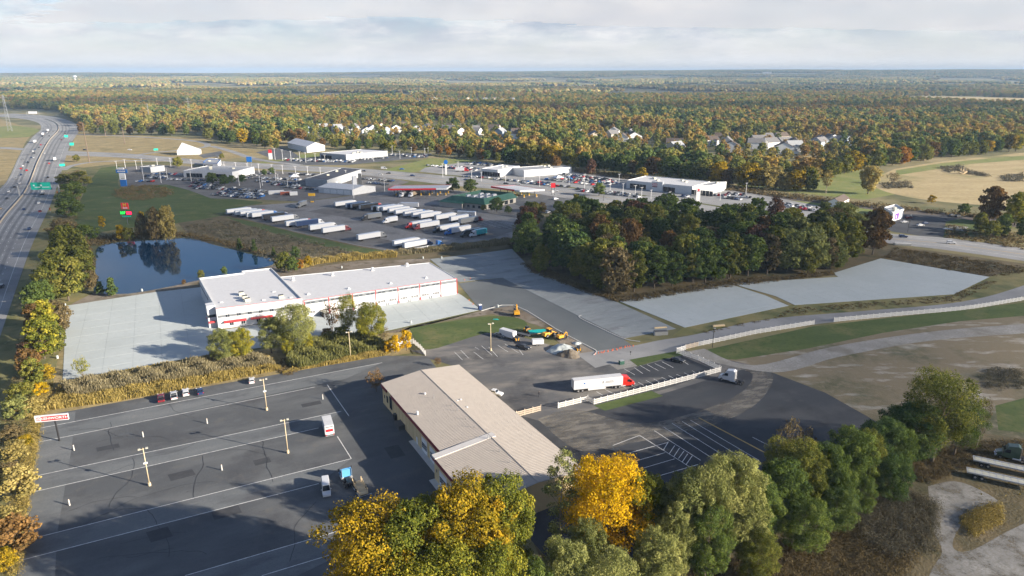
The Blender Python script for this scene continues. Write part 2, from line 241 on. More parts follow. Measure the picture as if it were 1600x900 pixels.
# ------------------------------------------------------------------ objects and meshes
def props(o, label=None, cat=None, group=None, kind=None):
    if label: o['label'] = label
    if cat: o['category'] = cat
    if group: o['group'] = group
    if kind: o['kind'] = kind
    return o
def empty(name, loc=(0, 0, 0), rz=0.0, label=None, cat=None, group=None):
    o = bpy.data.objects.new(name, None); COL.objects.link(o); o.location = loc; o.rotation_euler = (0, 0, rz); o.empty_display_size = 1
    return props(o, label, cat, group)
def link(name, me, parent=None, loc=(0, 0, 0), rot=(0, 0, 0), sc=(1, 1, 1)):
    o = bpy.data.objects.new(name, me); COL.objects.link(o); o.location = loc; o.rotation_euler = rot; o.scale = sc
    if parent is not None: o.parent = parent
    return o
class MB:
    def __init__(s): s.v = []; s.f = []; s.m = []
    def add(s, vs, fs, m=0):
        k = len(s.v); s.v += [tuple(v) for v in vs]; s.f += [tuple(i + k for i in f) for f in fs]; s.m += [m] * len(fs); return s
    def box(s, c, d, m=0, rz=0.0, taper=(1, 1)):
        x, y, z = d[0] / 2, d[1] / 2, d[2] / 2; cs, sn = math.cos(rz), math.sin(rz); vs = []
        for dz in (-z, z):
            tx, ty = taper if dz > 0 else (1, 1)
            for dx, dy in ((-x, -y), (x, -y), (x, y), (-x, y)):
                dx *= tx; dy *= ty; vs.append((c[0] + dx * cs - dy * sn, c[1] + dx * sn + dy * cs, c[2] + dz))
        return s.add(vs, [(3, 2, 1, 0), (4, 5, 6, 7), (0, 1, 5, 4), (1, 2, 6, 5), (2, 3, 7, 6), (3, 0, 4, 7)], m)
    def prism(s, poly, z0, z1, m=0, mtop=None):
        n = len(poly); vs = [(p[0], p[1], z0) for p in poly] + [(p[0], p[1], z1) for p in poly]
        s.add(vs, [tuple(range(n - 1, -1, -1))] + [(i, (i + 1) % n, n + (i + 1) % n, n + i) for i in range(n)], m)
        k = len(s.v) - 2 * n; s.f.append(tuple(k + n + i for i in range(n))); s.m.append(m if mtop is None else mtop); return s
    def side(s, prof, w, m=0, y0=0.0, taper=None):
        """profile in x,z drawn out over the width w; taper(z) narrows it"""
        n = len(prof); t = taper or (lambda x, z: 1.0)
        vs = [(x, y0 - w / 2 * t(x, z), z) for x, z in prof] + [(x, y0 + w / 2 * t(x, z), z) for x, z in prof]
        return s.add(vs, [tuple(range(n)), tuple(range(2 * n - 1, n - 1, -1))] + [((i + 1) % n, i, n + i, n + (i + 1) % n) for i in range(n)], m)
    def tube(s, p0, p1, r0, r1=None, n=8, m=0, cap=True):
        r1 = r0 if r1 is None else r1; p0, p1 = Vector(p0), Vector(p1); d = (p1 - p0)
        if d.length < 1e-6: return s
        q = d.to_track_quat('Z', 'Y'); vs = []
        for p, r in ((p0, r0), (p1, r1)):
            for i in range(n): a = 2 * math.pi * i / n; vs.append(tuple(p + q @ Vector((r * math.cos(a), r * math.sin(a), 0))))
        fs = [(i, (i + 1) % n, n + (i + 1) % n, n + i) for i in range(n)]
        if cap: fs += [tuple(range(n - 1, -1, -1)), tuple(range(n, 2 * n))]
        return s.add(vs, fs, m)
    def quad(s, pts, m=0): return s.add(pts, [tuple(range(len(pts)))], m)
    def mesh(s, name, mats, smooth=False):
        me = bpy.data.meshes.new(name); me.from_pydata(s.v, [], s.f)
        for m in mats: me.materials.append(M[m] if isinstance(m, str) else m)
        me.polygons.foreach_set('material_index', s.m)
        if smooth: me.polygons.foreach_set('use_smooth', [True] * len(s.f))
        me.update(); return me
    def obj(s, name, mats, parent=None, loc=(0, 0, 0), rot=(0, 0, 0), smooth=False, bevel=0):
        o = link(name, s.mesh(name, mats, smooth), parent, loc, rot)
        if bevel: b = o.modifiers.new('bevel', 'BEVEL'); b.width = bevel; b.segments = 2; b.limit_method = 'ANGLE'
        return o
def copy_tree(o, parent=None):
    c = o.copy(); COL.objects.link(c); c.parent = parent
    if parent is not None: c.matrix_parent_inverse = o.matrix_parent_inverse.copy()
    for ch in o.children: copy_tree(ch, c)
    return c
def recolour(o, old, new):
    """give this copy its own paint, mesh data stays shared"""
    def walk(q):
        if q.type == 'MESH':
            for i, sl in enumerate(q.material_slots):
                if sl.material == old: sl.link = 'OBJECT'; sl.material = new
                elif sl.link == 'OBJECT' and sl.material is None: sl.link = 'DATA'
        for ch in q.children: walk(ch)
    walk(o)
def sheet(name, pts, z, mat, parent=None, label=None, world=False, curved=0, cat='ground'):
    P = [Vector((p[0], p[1], 0)) if world else G(*p) for p in pts]
    if curved: P = smooth_line(P + [P[0]], curved)[:-1]
    o0 = P[0].copy()
    bm = bmesh.new(); vs = [bm.verts.new((p.x - o0.x, p.y - o0.y, 0)) for p in P]; f = bm.faces.new(vs)
    bmesh.ops.recalc_face_normals(bm, faces=[f])
    if f.normal.z < 0: f.normal_flip()
    bmesh.ops.triangulate(bm, faces=bm.faces[:])
    me = bpy.data.meshes.new(name); bm.to_mesh(me); bm.free(); me.materials.append(M[mat])
    o = link(name, me, None, (o0.x, o0.y, z))
    if parent is not None: o.parent = parent; o.location = (o0.x - parent.location.x, o0.y - parent.location.y, z - parent.location.z)
    else:
        o['kind'] = 'structure'; o['category'] = cat
        if label: o['label'] = label
    return o
def strip(name, left, right, z, mat, label=None, n=6, parent=None, world=False, kind='structure', cat='road'):
    A = [Vector((p[0], p[1], 0)) if world else G(*p) for p in left]; B = [Vector((p[0], p[1], 0)) if world else G(*p) for p in right]
    if n > 1: A, B = smooth_line(A, n), smooth_line(B, n)
    k = min(len(A), len(B)); mb = MB()
    vs = [(p.x, p.y, 0) for p in A[:k]] + [(p.x, p.y, 0) for p in B[:k]]
    mb.add(vs, [(i, k + i, k + i + 1, i + 1) for i in range(k - 1)])
    o = mb.obj(name, [mat], parent, (0, 0, z))
    if parent is not None: o.location = Vector((0, 0, z)) - parent.location
    else: props(o, label, cat, None, kind)
    return o
def band(name, pts, w, z, mat, parent=None, label=None, n=6, world=False, offset=0.0, cat='road'):
    P = [Vector((p[0], p[1], 0)) if world else G(*p) for p in pts]
    if n > 1: P = smooth_line(P, n)
    A = []; B = []
    for i, p in enumerate(P):
        d = (P[min(i + 1, len(P) - 1)] - P[max(i - 1, 0)]).normalized(); nn = Vector((-d.y, d.x, 0))
        A.append(p + nn * (offset + w / 2)); B.append(p + nn * (offset - w / 2))
    return strip(name, A, B, z, mat, label, 1, parent, True, cat=cat)
def line(parent, a, b, w=.22, z=.075, mat='line', name='painted_line', world=False):
    A = Vector((a[0], a[1], 0)) if world else G(*a); B = Vector((b[0], b[1], 0)) if world else G(*b)
    d = B - A
    return link(name, line_mesh(mat), parent, (A.x - parent.location.x, A.y - parent.location.y, z - parent.location.z), (0, 0, math.atan2(d.y, d.x)), (d.length, w, 1))
_lm = {}
def line_mesh(mat):
    if mat not in _lm:
        _lm[mat] = MB().quad([(0, -.5, 0), (1, -.5, 0), (1, .5, 0), (0, .5, 0)]).mesh('painted_line', [mat])
    return _lm[mat]
def clip(poly, p, n):
    out = []; k = len(poly)
    for i in range(k):
        a, b = poly[i], poly[(i + 1) % k]; da, db = (a - p).dot(n), (b - p).dot(n)
        if da >= 0: out.append(a)
        if (da >= 0) != (db >= 0): out.append(a + (b - a) * (da / (da - db)))
    return out
def slabs(name, pts, z, mat, ang, wa, wb, label, joint=.03, base='concrete_grey'):
    """a poured yard: a dark bed with every concrete bay as a slab of its own, joints left open"""
    P = [G(*p) for p in pts]; bed = sheet(name, pts, z, base, label=label, cat='paving')
    u = Vector((math.cos(ang), math.sin(ang), 0)); v = Vector((-u.y, u.x, 0))
    us = [p.dot(u) for p in P]; vs = [p.dot(v) for p in P]
    if sum((P[i].x * P[(i + 1) % len(P)].y - P[(i + 1) % len(P)].x * P[i].y) for i in range(len(P))) < 0: P = P[::-1]
    a = math.floor(min(us) / wa) * wa
    while a < max(us):
        b = math.floor(min(vs) / wb) * wb
        while b < max(vs):
            q = clip(clip(clip(clip(P, u * (a + joint), u), u * (a + wa - joint), -u), v * (b + joint), v), v * (b + wb - joint), -v)
            if len(q) >= 3:
                c = sum(q, Vector()) / len(q); ar = sum((q[i] - c).cross(q[(i + 1) % len(q)] - c).z for i in range(len(q))) / 2
                if ar > .6:
                    mb = MB(); n = len(q); h = .05 + random.random() * .006
                    mb.add([(p.x - c.x, p.y - c.y, h) for p in q], [tuple(range(n))])
                    mb.add([(p.x - c.x, p.y - c.y, h) for p in q] + [(p.x - c.x, p.y - c.y, 0.004) for p in q], [((i + 1) % n, i, n + i, n + (i + 1) % n) for i in range(n)])
                    o = mb.obj('slab', [mat], bed); o.location = (c.x - bed.location.x, c.y - bed.location.y, 0)
            b += wb
        a += wa
    return bed
def text(s, size, parent, loc, rot, mat, name='lettering', bold=0.0, sx=1.0, ext=.01):
    cu = bpy.data.curves.new(name, 'FONT'); cu.body = s; cu.size = size; cu.align_x = 'CENTER'; cu.align_y = 'CENTER'; cu.extrude = ext; cu.offset = bold
    tmp = bpy.data.objects.new(name, cu); me = bpy.data.meshes.new_from_object(tmp); bpy.data.objects.remove(tmp); me.materials.clear(); me.materials.append(M[mat])
    return link(name, me, parent, loc, rot, (sx, 1, 1))
# ------------------------------------------------------------------ terrain, sky cover
def sstep(a, b, t): t = np.clip((t - a) / (b - a), 0, 1); return t * t * (3 - 2 * t)
def hill_z(x, y):
    x = np.asarray(x, float); y = np.asarray(y, float); d = np.hypot(x, y)
    r = np.sin(x / 2300 + 1.1) * .35 + np.sin(x / 1100 + y / 5200) * .18 + np.sin(x / 4700 - .6 + y / 9000) * .5
    t = sstep(5200, 13500, d); side = 1 / (1 + np.exp(-(x / np.maximum(d, 1) - .1) * 7))
    z = t * (66 + 12 * r + 48 * side) + sstep(3500, 6000, d) * (6 * np.sin(x / 900 + y / 1300) + 5)
    return np.maximum(0, z * (1 - .5 * sstep(17000, 22000, d)))
def build_terrain():
    xs = np.unique(np.concatenate([np.linspace(-22000, 22000, 97), np.linspace(-2000, 2000, 9)])); ys = np.concatenate([[-500, 0, 400, 900, 1500, 2500], np.linspace(3400, 23000, 62)])
    X, Y = np.meshgrid(xs, ys); Z = hill_z(X, Y); nx = len(xs)
    v = np.stack([X.ravel(), Y.ravel(), Z.ravel()], 1)
    f = [(j * nx + i, j * nx + i + 1, (j + 1) * nx + i + 1, (j + 1) * nx + i) for j in range(len(ys) - 1) for i in range(nx - 1)]
    me = bpy.data.meshes.new('terrain'); me.from_pydata(v.tolist(), [], f); me.materials.append(M['terrain']); me.polygons.foreach_set('use_smooth', [True] * len(f))
    props(link('terrain', me), 'wide flat autumn countryside rising to low hills at the horizon', 'terrain', None, 'structure')
build_terrain()
def cloud_mat():
    m, nt, N, L, out = _new('cloud'); t = N.new('ShaderNodeBsdfTransparent'); d = N.new('ShaderNodeBsdfDiffuse'); tl = N.new('ShaderNodeBsdfTranslucent')
    d.inputs[0].default_value = (.9, .9, .92, 1); tl.inputs[0].default_value = (.9, .9, .92, 1)
    a = N.new('ShaderNodeMixShader'); a.inputs[0].default_value = .6; L.new(d.outputs[0], a.inputs[1]); L.new(tl.outputs[0], a.inputs[2])
    b = N.new('ShaderNodeMixShader'); b.inputs[0].default_value = .38; L.new(t.outputs[0], b.inputs[1]); L.new(a.outputs[0], b.inputs[2]); L.new(b.outputs[0], out.inputs[0])
    return m
M['cloud'] = cloud_mat()
def cloud(poly, alt, seed, label, thick=16.0, cell=16.0, rag=26.0):
    """a thin sheet of cloud with a ragged outline, high over the ground it shades (poly = ground outline)"""
    s = sun_vec * (alt / sun_vec.z); P = [(p[0] + s.x, p[1] + s.y) for p in poly]
    x0, x1 = min(p[0] for p in P), max(p[0] for p in P); y0, y1 = min(p[1] for p in P), max(p[1] for p in P)
    nx, ny = int((x1 - x0) / cell) + 3, int((y1 - y0) / cell) + 3
    xs = x0 - cell + np.arange(nx) * cell; ys = y0 - cell + np.arange(ny) * cell; X, Y = np.meshgrid(xs, ys)
    wob = np.array([[mnoise.fractal((x / 130 + seed, y / 130, seed), 1, 2, 4) for x in xs] for y in ys])
    wob2 = np.array([[mnoise.fractal((x / 130 - seed, y / 130 + 9, seed), 1, 2, 4) for x in xs] for y in ys])
    ins = in_poly(X + wob * rag, Y + wob2 * rag, P)
    idx = -np.ones((2, ny, nx), int); vs = []; fs = []
    for j in range(ny - 1):
        for i in range(nx - 1):
            if not (ins[j, i] and ins[j + 1, i] and ins[j, i + 1] and ins[j + 1, i + 1]): continue
            q = []
            for lay in (0, 1):
                for jj, ii in ((j, i), (j, i + 1), (j + 1, i + 1), (j + 1, i)):
                    if idx[lay, jj, ii] < 0:
                        idx[lay, jj, ii] = len(vs); h = wob[jj, ii] * 5 + (thick * (.55 + .45 * wob2[jj, ii]) if lay else 0)
                        vs.append((xs[ii], ys[jj], alt + h))
                    q.append(idx[lay, jj, ii])
            fs.append((q[3], q[2], q[1], q[0])); fs.append((q[4], q[5], q[6], q[7]))
    if not fs: return
    me = bpy.data.meshes.new('cloud'); me.from_pydata(vs, [], fs); me.materials.append(M['cloud']); me.polygons.foreach_set('use_smooth', [True] * len(fs))
    o = link('cloud', me); props(o, label, 'cloud', None, 'structure')
CLOUD_MAIN = [(-160, 520), (40, 470), (110, 448), (200, 444), (300, 425), (420, 404), (560, 394), (690, 404), (760, 428), (830, 470), (905, 505), (1000, 530), (1090, 545), (1180, 566),
    (1260, 615), (1270, 690), (1330, 750), (1345, 860), (1330, 990), (1750, 990), (1800, 440), (1600, 402), (1430, 372), (1390, 362), (1330, 352), (1220, 345), (1100, 330), (960, 318), (840, 308), (700, 296), (620, 290), (540, 285), (470, 276), (380, 268), (300, 266), (200, 266), (100, 276), (-160, 300)]
cloud([G(*p) for p in CLOUD_MAIN], 900, 3.3, 'thin grey cloud sheet high above shading the truck stop and wood')
cloud([G(*p) for p in [(-150, 160), (200, 158), (420, 165), (700, 167), (1000, 169), (1300, 166), (1750, 171), (1750, 180), (1200, 180), (900, 177), (600, 177), (300, 173), (-150, 177)]], 900, 8.1, 'long thin cloud bank high above the nearer woods', cell=35, rag=120)
cloud([G(*p) for p in [(-150, 141), (300, 144), (560, 139), (800, 139), (1000, 136), (1300, 137), (1750, 142), (1750, 148), (1200, 147), (900, 148), (500, 150), (200, 149), (-150, 148)]], 900, 5.4, 'broad cloud bank above the middle woods', cell=70, rag=300)
cloud([G(*p) for p in [(-150, 121.5), (400, 122.5), (800, 121), (1300, 120.5), (1750, 121), (1750, 130), (1200, 130.5), (800, 129), (300, 128), (-150, 129)]], 900, 2.4, 'broad cloud bank above the distant hills', cell=160, rag=900)

# ------------------------------------------------------------------ ground cover
sheet('verge', [(96, 262), (135, 264), (118, 350), (150, 460), (105, 480), (75, 640), (30, 1000), (-200, 1000), (-60, 620), (10, 497), (50, 383), (82, 312)], .012, 'verge', label='rough grass verge between the highway and the lots')
sheet('lawn', [(158, 262), (190, 261), (186, 292), (250, 288), (310, 288), (352, 308), (410, 316), (384, 322), (350, 336), (280, 348), (200, 356), (140, 366), (108, 372), (122, 322), (140, 284)], .020, 'lawn', label='mown green lawn beside the pond', curved=4)
sheet('field', [(120, 206), (200, 211), (310, 215), (420, 240), (330, 252), (200, 254), (130, 262), (96, 258), (112, 228)], .014, 'dry_grass', label='dry yellow grass inside the highway ramps')
sheet('field', [(-150, 176), (0, 186), (55, 203), (40, 222), (28, 246), (8, 288), (-150, 330)], .014, 'dry_grass', label='dry grass beside the far side of the highway')
sheet('lawn', [(-60, 205), (20, 196), (55, 200), (62, 204), (45, 214), (0, 216)], .020, 'meadow', label='sunlit grass slope beyond the highway')
sheet('field', [(276, 346), (350, 334), (460, 362), (560, 384), (640, 398), (720, 390), (800, 378), (840, 372), (830, 400), (690, 404), (560, 414), (440, 432), (424, 402), (300, 374)], .016, 'brown_scrub', label='brown scrubland between the pond and the truck lot')
sheet('lawn', [(350, 338), (400, 348), (470, 366), (560, 386), (640, 398), (600, 398), (540, 392), (460, 374), (380, 350)], .026, 'lawn', label='green strip along the edge of the truck lot')
sheet('field', [(106, 478), (145, 458), (200, 455), (310, 436), (424, 412), (440, 424), (560, 408), (672, 404), (672, 412), (436, 436), (318, 452), (104, 484)], .018, 'dirt', label='bare earth strip behind the white building')
sheet('field', [(84, 600), (104, 478), (108, 478), (96, 597), (330, 556), (600, 520), (645, 512), (640, 552), (600, 558), (300, 612), (66, 652), (60, 648)], .018, 'dry_grass', label='dry grass bank between the white yard and the parking lot')
sheet('meadow', [(1160, 262), (1300, 262), (1400, 272), (1420, 300), (1350, 312), (1230, 300), (1150, 292)], .014, 'meadow', label='open grassland between the woods and the rail line')
sheet('field', [(1398, 264), (1460, 254), (1540, 245), (1650, 236), (1900, 236), (1900, 345), (1600, 324), (1500, 318), (1420, 308), (1375, 296), (1360, 283)], .020, 'field', label='large pale harvested field', curved=4)
sheet('meadow', [(1400, 266), (1470, 255), (1560, 246), (1640, 240), (1640, 246), (1520, 256), (1440, 268), (1400, 274)], .026, 'meadow', label='green strip along the top of the pale field')
sheet('field', [(900, 292), (1000, 290), (1140, 298), (1240, 314), (1340, 330), (1600, 356), (1900, 380), (1900, 420), (1600, 386), (1400, 362), (1300, 345), (1150, 318), (1000, 304)], .010, 'verge', label='rough grass along the main road')
sheet('rail_bed', [(800, 254), (900, 266), (1000, 278), (1100, 290), (1200, 303), (1330, 318), (1480, 333), (1600, 344), (1900, 366), (1900, 380), (1600, 356), (1480, 345), (1330, 329), (1200, 312), (1100, 297), (1000, 284), (900, 271), (800, 258)], .030, 'rail_bed', label='dark gravel bed of the rail line')
sheet('meadow', [(1222, 312), (1290, 318), (1380, 330), (1370, 336), (1325, 334), (1220, 318)], .034, 'meadow', label='bright grass around the brown roofed house')
sheet('meadow', [(590, 268), (672, 247), (745, 250), (722, 257), (668, 266), (640, 270)], .014, 'meadow', label='bright meadow beyond the main road')
sheet('meadow', [(400, 256), (430, 247), (480, 240), (530, 236), (560, 236), (520, 241), (450, 252)], .014, 'meadow', label='grass in front of the white barn')
sheet('field', [(794, 394), (800, 352), (880, 330), (950, 345), (1100, 352), (1250, 352), (1400, 372), (1405, 395), (1306, 430), (1140, 446), (968, 472), (905, 452), (830, 426)], .016, 'brown_scrub', label='dark leaf littered floor of the wood')
sheet('lawn', [(900, 342), (930, 327), (990, 318), (1010, 322), (1000, 345), (950, 350)], .024, 'lawn', label='grass slope at the head of the wood')
sheet('field', [(1368, 406), (1398, 384), (1480, 395), (1600, 412), (1750, 432), (1750, 452), (1600, 432), (1546, 437)], .022, 'brown_scrub', label='brown scrub between the concrete pad and the road')
sheet('verge', [(1050, 525), (1070, 510), (1240, 476), (1490, 458), (1546, 432), (1600, 418), (1750, 400), (1750, 420), (1600, 448), (1500, 474), (1350, 488), (1200, 500), (1085, 524)], .024, 'verge', label='grass bank below the concrete pads')
sheet('lawn', [(1106, 546), (1270, 510), (1450, 490), (1700, 462), (1700, 485), (1500, 502), (1380, 520), (1260, 545), (1150, 562), (1110, 560)], .024, 'lawn', label='green strip behind the long white fence')
sheet('field', [(1110, 562), (1260, 545), (1380, 520), (1500, 502), (1700, 484), (1700, 700), (1500, 672), (1372, 664), (1290, 614), (1180, 572)], .017, 'bare_field', label='bare stony ground beside the gravel lane')
sheet('lawn', [(1555, 634), (1600, 622), (1700, 600), (1700, 664), (1600, 676), (1560, 672)], .026, 'lawn', label='dark green patch at the frame edge by the trees')
sheet('field', [(1372, 664), (1500, 672), (1750, 690), (1800, 1000), (900, 1000), (830, 840), (860, 800), (1000, 850), (1200, 765)], .015, 'brown_scrub', label='brushy ground in front of the tree belt')
sheet('gravel_track', [(1450, 760), (1490, 752), (1530, 765), (1563, 790), (1510, 812), (1488, 852), (1518, 860), (1600, 818), (1750, 760), (1750, 1000), (1440, 1000), (1452, 900), (1472, 862), (1457, 824)], .027, 'gravel_soft', label='pale gravel yard with the flatbed trailers', curved=4)

# ------------------------------------------------------------------ paved areas
lot = sheet('parking_lot', [(66, 650), (300, 608), (600, 556), (668, 556), (700, 600), (700, 760), (780, 1000), (10, 1000)], .040, 'asphalt', label='wide dark asphalt lot with long white lines', cat='paving')
for n, a in enumerate([[(64, 669), (597, 567), (540, 592), (61, 691)], [(56, 744), (533, 643), (498, 669), (52, 769)], [(42, 844), (549, 717), (498, 756), (36, 875)], [(180, 1000), (300, 897), (595, 810), (557, 855), (260, 1000)]]):
    sheet('drive_aisle', a, .046, 'asphalt_old', lot)
sheet('drive_aisle', [(66, 652), (118, 643), (112, 700), (90, 830), (80, 1000), (12, 1000)], .052, 'asphalt_old', lot)
for a, b in [((64, 669), (597, 567)), ((61, 691), (492, 605)), ((56, 744), (533, 643)), ((52, 769), (498, 669)), ((527, 682), (549, 717)), ((42, 844), (549, 717)), ((36, 875), (498, 756)), ((544, 751), (562, 777)), ((562, 777), (581, 771)),
             ((289, 900), (595, 811)), ((409, 900), (557, 855)), ((511, 601), (545, 650))]:
    line(lot, a, b, .2)
for a in [[(150, 700), (185, 693), (188, 699), (152, 706)], [(262, 742), (300, 733), (306, 742), (267, 752)], [(395, 720), (420, 714), (424, 722), (399, 728)], [(330, 800), (372, 789), (378, 801), (335, 813)], [(600, 700), (622, 695), (634, 712), (611, 717)], [(470, 632), (500, 626), (503, 631), (473, 637)], [(228, 832), (262, 823), (270, 838), (236, 848)]]: sheet('patch', a, .058, 'patch', lot)
rk = random.Random(8)
for k in range(20):
    x, y = rk.uniform(90, 560), rk.uniform(640, 880); p = G(x, y); a = SITE + rk.choice([0, math.pi / 2, 0]) + rk.uniform(-.25, .25); P = [p]
    for q in range(rk.randint(5, 12)): a += rk.uniform(-.35, .35); P.append(P[-1] + Vector((math.cos(a), math.sin(a), 0)) * rk.uniform(1.2, 2.6))
    if all(in_poly([q.x], [q.y], [G(*v) for v in [(66, 650), (300, 608), (600, 556), (668, 590), (700, 760), (780, 1000), (10, 1000)]])[0] for q in P): band('sealed_crack', P, .13, .064, 'seal', lot, n=2, world=True)
mid = sheet('parking_lot', [(600, 556), (668, 556), (640, 548), (672, 546), (760, 520), (800, 522), (880, 545), (930, 553), (1000, 549), (1060, 545), (1180, 572), (1130, 586), (1040, 614), (928, 640), (850, 660), (780, 640), (720, 575), (668, 560)], .044, 'asphalt_worn', label='worn dusty asphalt yard behind the tan building', cat='paving')
rl = sheet('parking_lot', [(780, 640), (850, 658), (930, 640), (1040, 614), (1130, 586), (1180, 572), (1290, 614), (1375, 662), (1200, 770), (1000, 900), (880, 900), (700, 700)], .040, 'asphalt_dark', label='dark asphalt lot with hatched stalls below the fence', cat='paving')
sheet('dusty_lane', [(840, 655), (900, 640), (1000, 662), (1100, 640), (1160, 612), (1176, 585), (1150, 574), (1200, 574), (1206, 600), (1170, 640), (1090, 672), (1000, 690), (920, 706), (880, 690)], .050, 'dust', rl, curved=4)
sheet('stall_paving', [(985, 606), (1040, 590), (964, 590), (1000, 572), (1065, 556), (1120, 580), (1040, 608), (985, 622), (930, 634)], .052, 'asphalt_dark', mid)
def crop_lines(par, ox, oy, s, segs, z=.062, w=.18, mat='line'):
    for x0, y0, x1, y1 in segs: line(par, (ox + x0 / s, oy + y0 / s), (ox + x1 / s, oy + y1 / s), w, z, mat)
crop_lines(rl, 800, 640, 3.461, [(545, 195, 690, 140), (605, 243, 845, 178), (665, 280, 830, 233), (710, 317, 880, 267), (775, 365, 1005, 298), (830, 410, 880, 395), (690, 140, 960, 310), (870, 180, 1020, 275), (845, 175, 820, 218), (880, 195, 850, 240), (905, 210, 875, 255), (930, 225, 900, 265), (950, 240, 920, 285), (975, 250, 940, 300), (770, 115, 870, 180), (820, 95, 1085, 265), (865, 75, 1130, 240), (920, 65, 1290, 290), (965, 58, 1335, 275), (1300, 150, 1390, 195)])
crop_lines(rl, 800, 640, 3.461, [(1010, 45, 1380, 240)], .058, .5, 'line_yellow')
crop_lines(mid, 860, 540, 5.333, [(615, 195, 705, 245), (700, 185, 770, 235), (745, 165, 830, 215), (805, 158, 900, 210), (870, 150, 960, 195), (930, 135, 1025, 185), (1100, 125, 1150, 160), (1180, 210, 1220, 235), (1115, 228, 1165, 250), (1050, 240, 1105, 265), (985, 252, 1035, 278), (925, 265, 975, 290), (860, 278, 910, 305), (795, 290, 850, 320), (730, 305, 780, 335), (660, 325, 715, 355), (595, 335, 630, 358), (455, 365, 520, 400), (385, 385, 435, 415)])
crop_lines(mid, 740, 460, 8, [(15, 660, 70, 690), (100, 645, 230, 760), (190, 660, 300, 780), (300, 635, 430, 720), (390, 620, 560, 730), (540, 650, 620, 760), (0, 720, 120, 810), (-160, 700, -60, 800), (-240, 720, -140, 820)], w=.14)
sheet('lawn', [(640, 513), (700, 503), (770, 494), (812, 498), (824, 508), (815, 517), (790, 522), (760, 520), (715, 534), (672, 546), (652, 534)], .060, 'lawn', label='mown lawn beside the construction yard', curved=3)
sheet('dirt_bank', [(600, 520), (752, 486), (803, 477), (868, 514), (931, 551), (908, 556), (880, 542), (850, 512), (822, 503), (770, 491), (700, 501), (640, 511), (620, 520)], .056, 'dirt', label='bare earth round the construction yard')
sheet('lawn', [(980, 562), (1010, 552), (1057, 546), (1068, 555), (1030, 563), (995, 573)], .062, 'lawn', label='small green island above the red truck stalls')
sheet('dirt_bank', [(950, 568), (980, 560), (996, 572), (965, 578)], .064, 'gravel', label='gravel corner beside the small green island')
sheet('lawn', [(928, 634), (1018, 611), (1036, 619), (945, 642)], .062, 'lawn', label='grass strip in front of the near white fence')
slabs('concrete_yard', [(104, 478), (240, 457), (314, 449), (345, 516), (335, 553), (215, 574), (98, 595)], .050, 'concrete', R(27), 9.0, 9.0, 'white concrete yard beside the pond')
slabs('concrete_apron', [(340, 517), (715, 458), (722, 462), (752, 484), (600, 518), (335, 553)], .050, 'concrete', R(25.4), 9.0, 9.0, 'white concrete apron in front of the garage doors')
slabs('concrete_yard', [(672, 405), (765, 394), (800, 389), (820, 410), (829, 421), (785, 434), (717, 441), (690, 420)], .050, 'concrete_grey', R(27), 7.0, 14.0, 'grey concrete yard behind the white building')
sheet('new_paving', [(716, 443), (785, 434), (850, 464), (906, 495), (960, 520), (985, 538), (1000, 546), (931, 551), (868, 514), (803, 477), (752, 486)], .056, 'subbase', label='fresh dark grey paving between the kerbs')
slabs('concrete_yard', [(785, 434), (829, 421), (900, 450), (966, 473), (1056, 514), (976, 529), (906, 495)], .060, 'concrete_grey', R(-38), 5.0, 11.0, 'grey ribbed concrete lane beside the wood')
slabs('concrete_pad', [(968, 471), (1140, 444), (1196, 462), (1232, 478), (1070, 512)], .060, 'concrete', R(27), 7.0, 14.0, 'pale concrete pad nearest the fresh paving')
slabs('concrete_pad', [(1142, 443), (1310, 433), (1302, 427), (1376, 404), (1546, 433), (1490, 460), (1242, 477), (1212, 463)], .060, 'concrete', R(27), 7.0, 14.0, 'large pale concrete pad at the bend of the drive')
def kerb(pts, label, w=.35, h=.16):
    P = smooth_line([G(*p) for p in pts], 3); mb = MB()
    for a, b in zip(P, P[1:]):
        d = b - a; mb.box(((a.x + b.x) / 2, (a.y + b.y) / 2, .05 + h / 2), (d.length + .02, w, h), 0, math.atan2(d.y, d.x))
    props(mb.obj('kerb', ['kerb']), label, 'kerb', None, 'structure')
kerb([(752, 486), (803, 477), (868, 514), (918, 541), (932, 549), (927, 555)], 'white kerb round the construction yard')
kerb([(1000, 534), (976, 530), (940, 514), (906, 497), (908, 493)], 'pale kerb along the grey concrete lane')
strip('driveway', [(900, 553), (985, 541), (1030, 532), (1085, 523), (1200, 499), (1350, 486), (1500, 472), (1600, 446), (1720, 400)], [(930, 575), (985, 562), (1060, 548), (1110, 535), (1200, 517), (1350, 498), (1500, 484), (1600, 463), (1760, 415)], .066, 'road', 'curving grey drive along the long white fence')
strip('gravel_lane', [(1100, 545), (1178, 571), (1300, 542), (1450, 519), (1600, 506), (1800, 490)], [(1060, 552), (1206, 582), (1310, 558), (1450, 533), (1600, 521), (1800, 506)], .068, 'gravel', 'pale gravel lane crossing the bare field')
tl = sheet('truck_lot', [(350, 333), (384, 322), (470, 316), (540, 307), (604, 296), (700, 296), (790, 306), (850, 314), (845, 332), (800, 352), (802, 378), (690, 388), (640, 397), (560, 384), (460, 362)], .046, 'truck_lot', label='grey truck stop lot full of parked semi trucks', cat='paving')
sheet('stall_paving', [(480, 331), (520, 322), (610, 318), (690, 328), (770, 345), (800, 352), (800, 362), (770, 372), (720, 373), (640, 362), (560, 342)], .052, 'truck_stalls', tl)
sheet('stall_paving', [(352, 335), (400, 336), (500, 352), (600, 374), (660, 388), (640, 396), (560, 383), (460, 361)], .052, 'truck_stalls', tl)
for k in range(9):
    a = G(735 + k * 7.2, 349 + k * 1.1); line(tl, a, (a.x + 16 * math.cos(R(40)), a.y + 16 * math.sin(R(40))), .35, .06, 'line', world=True)
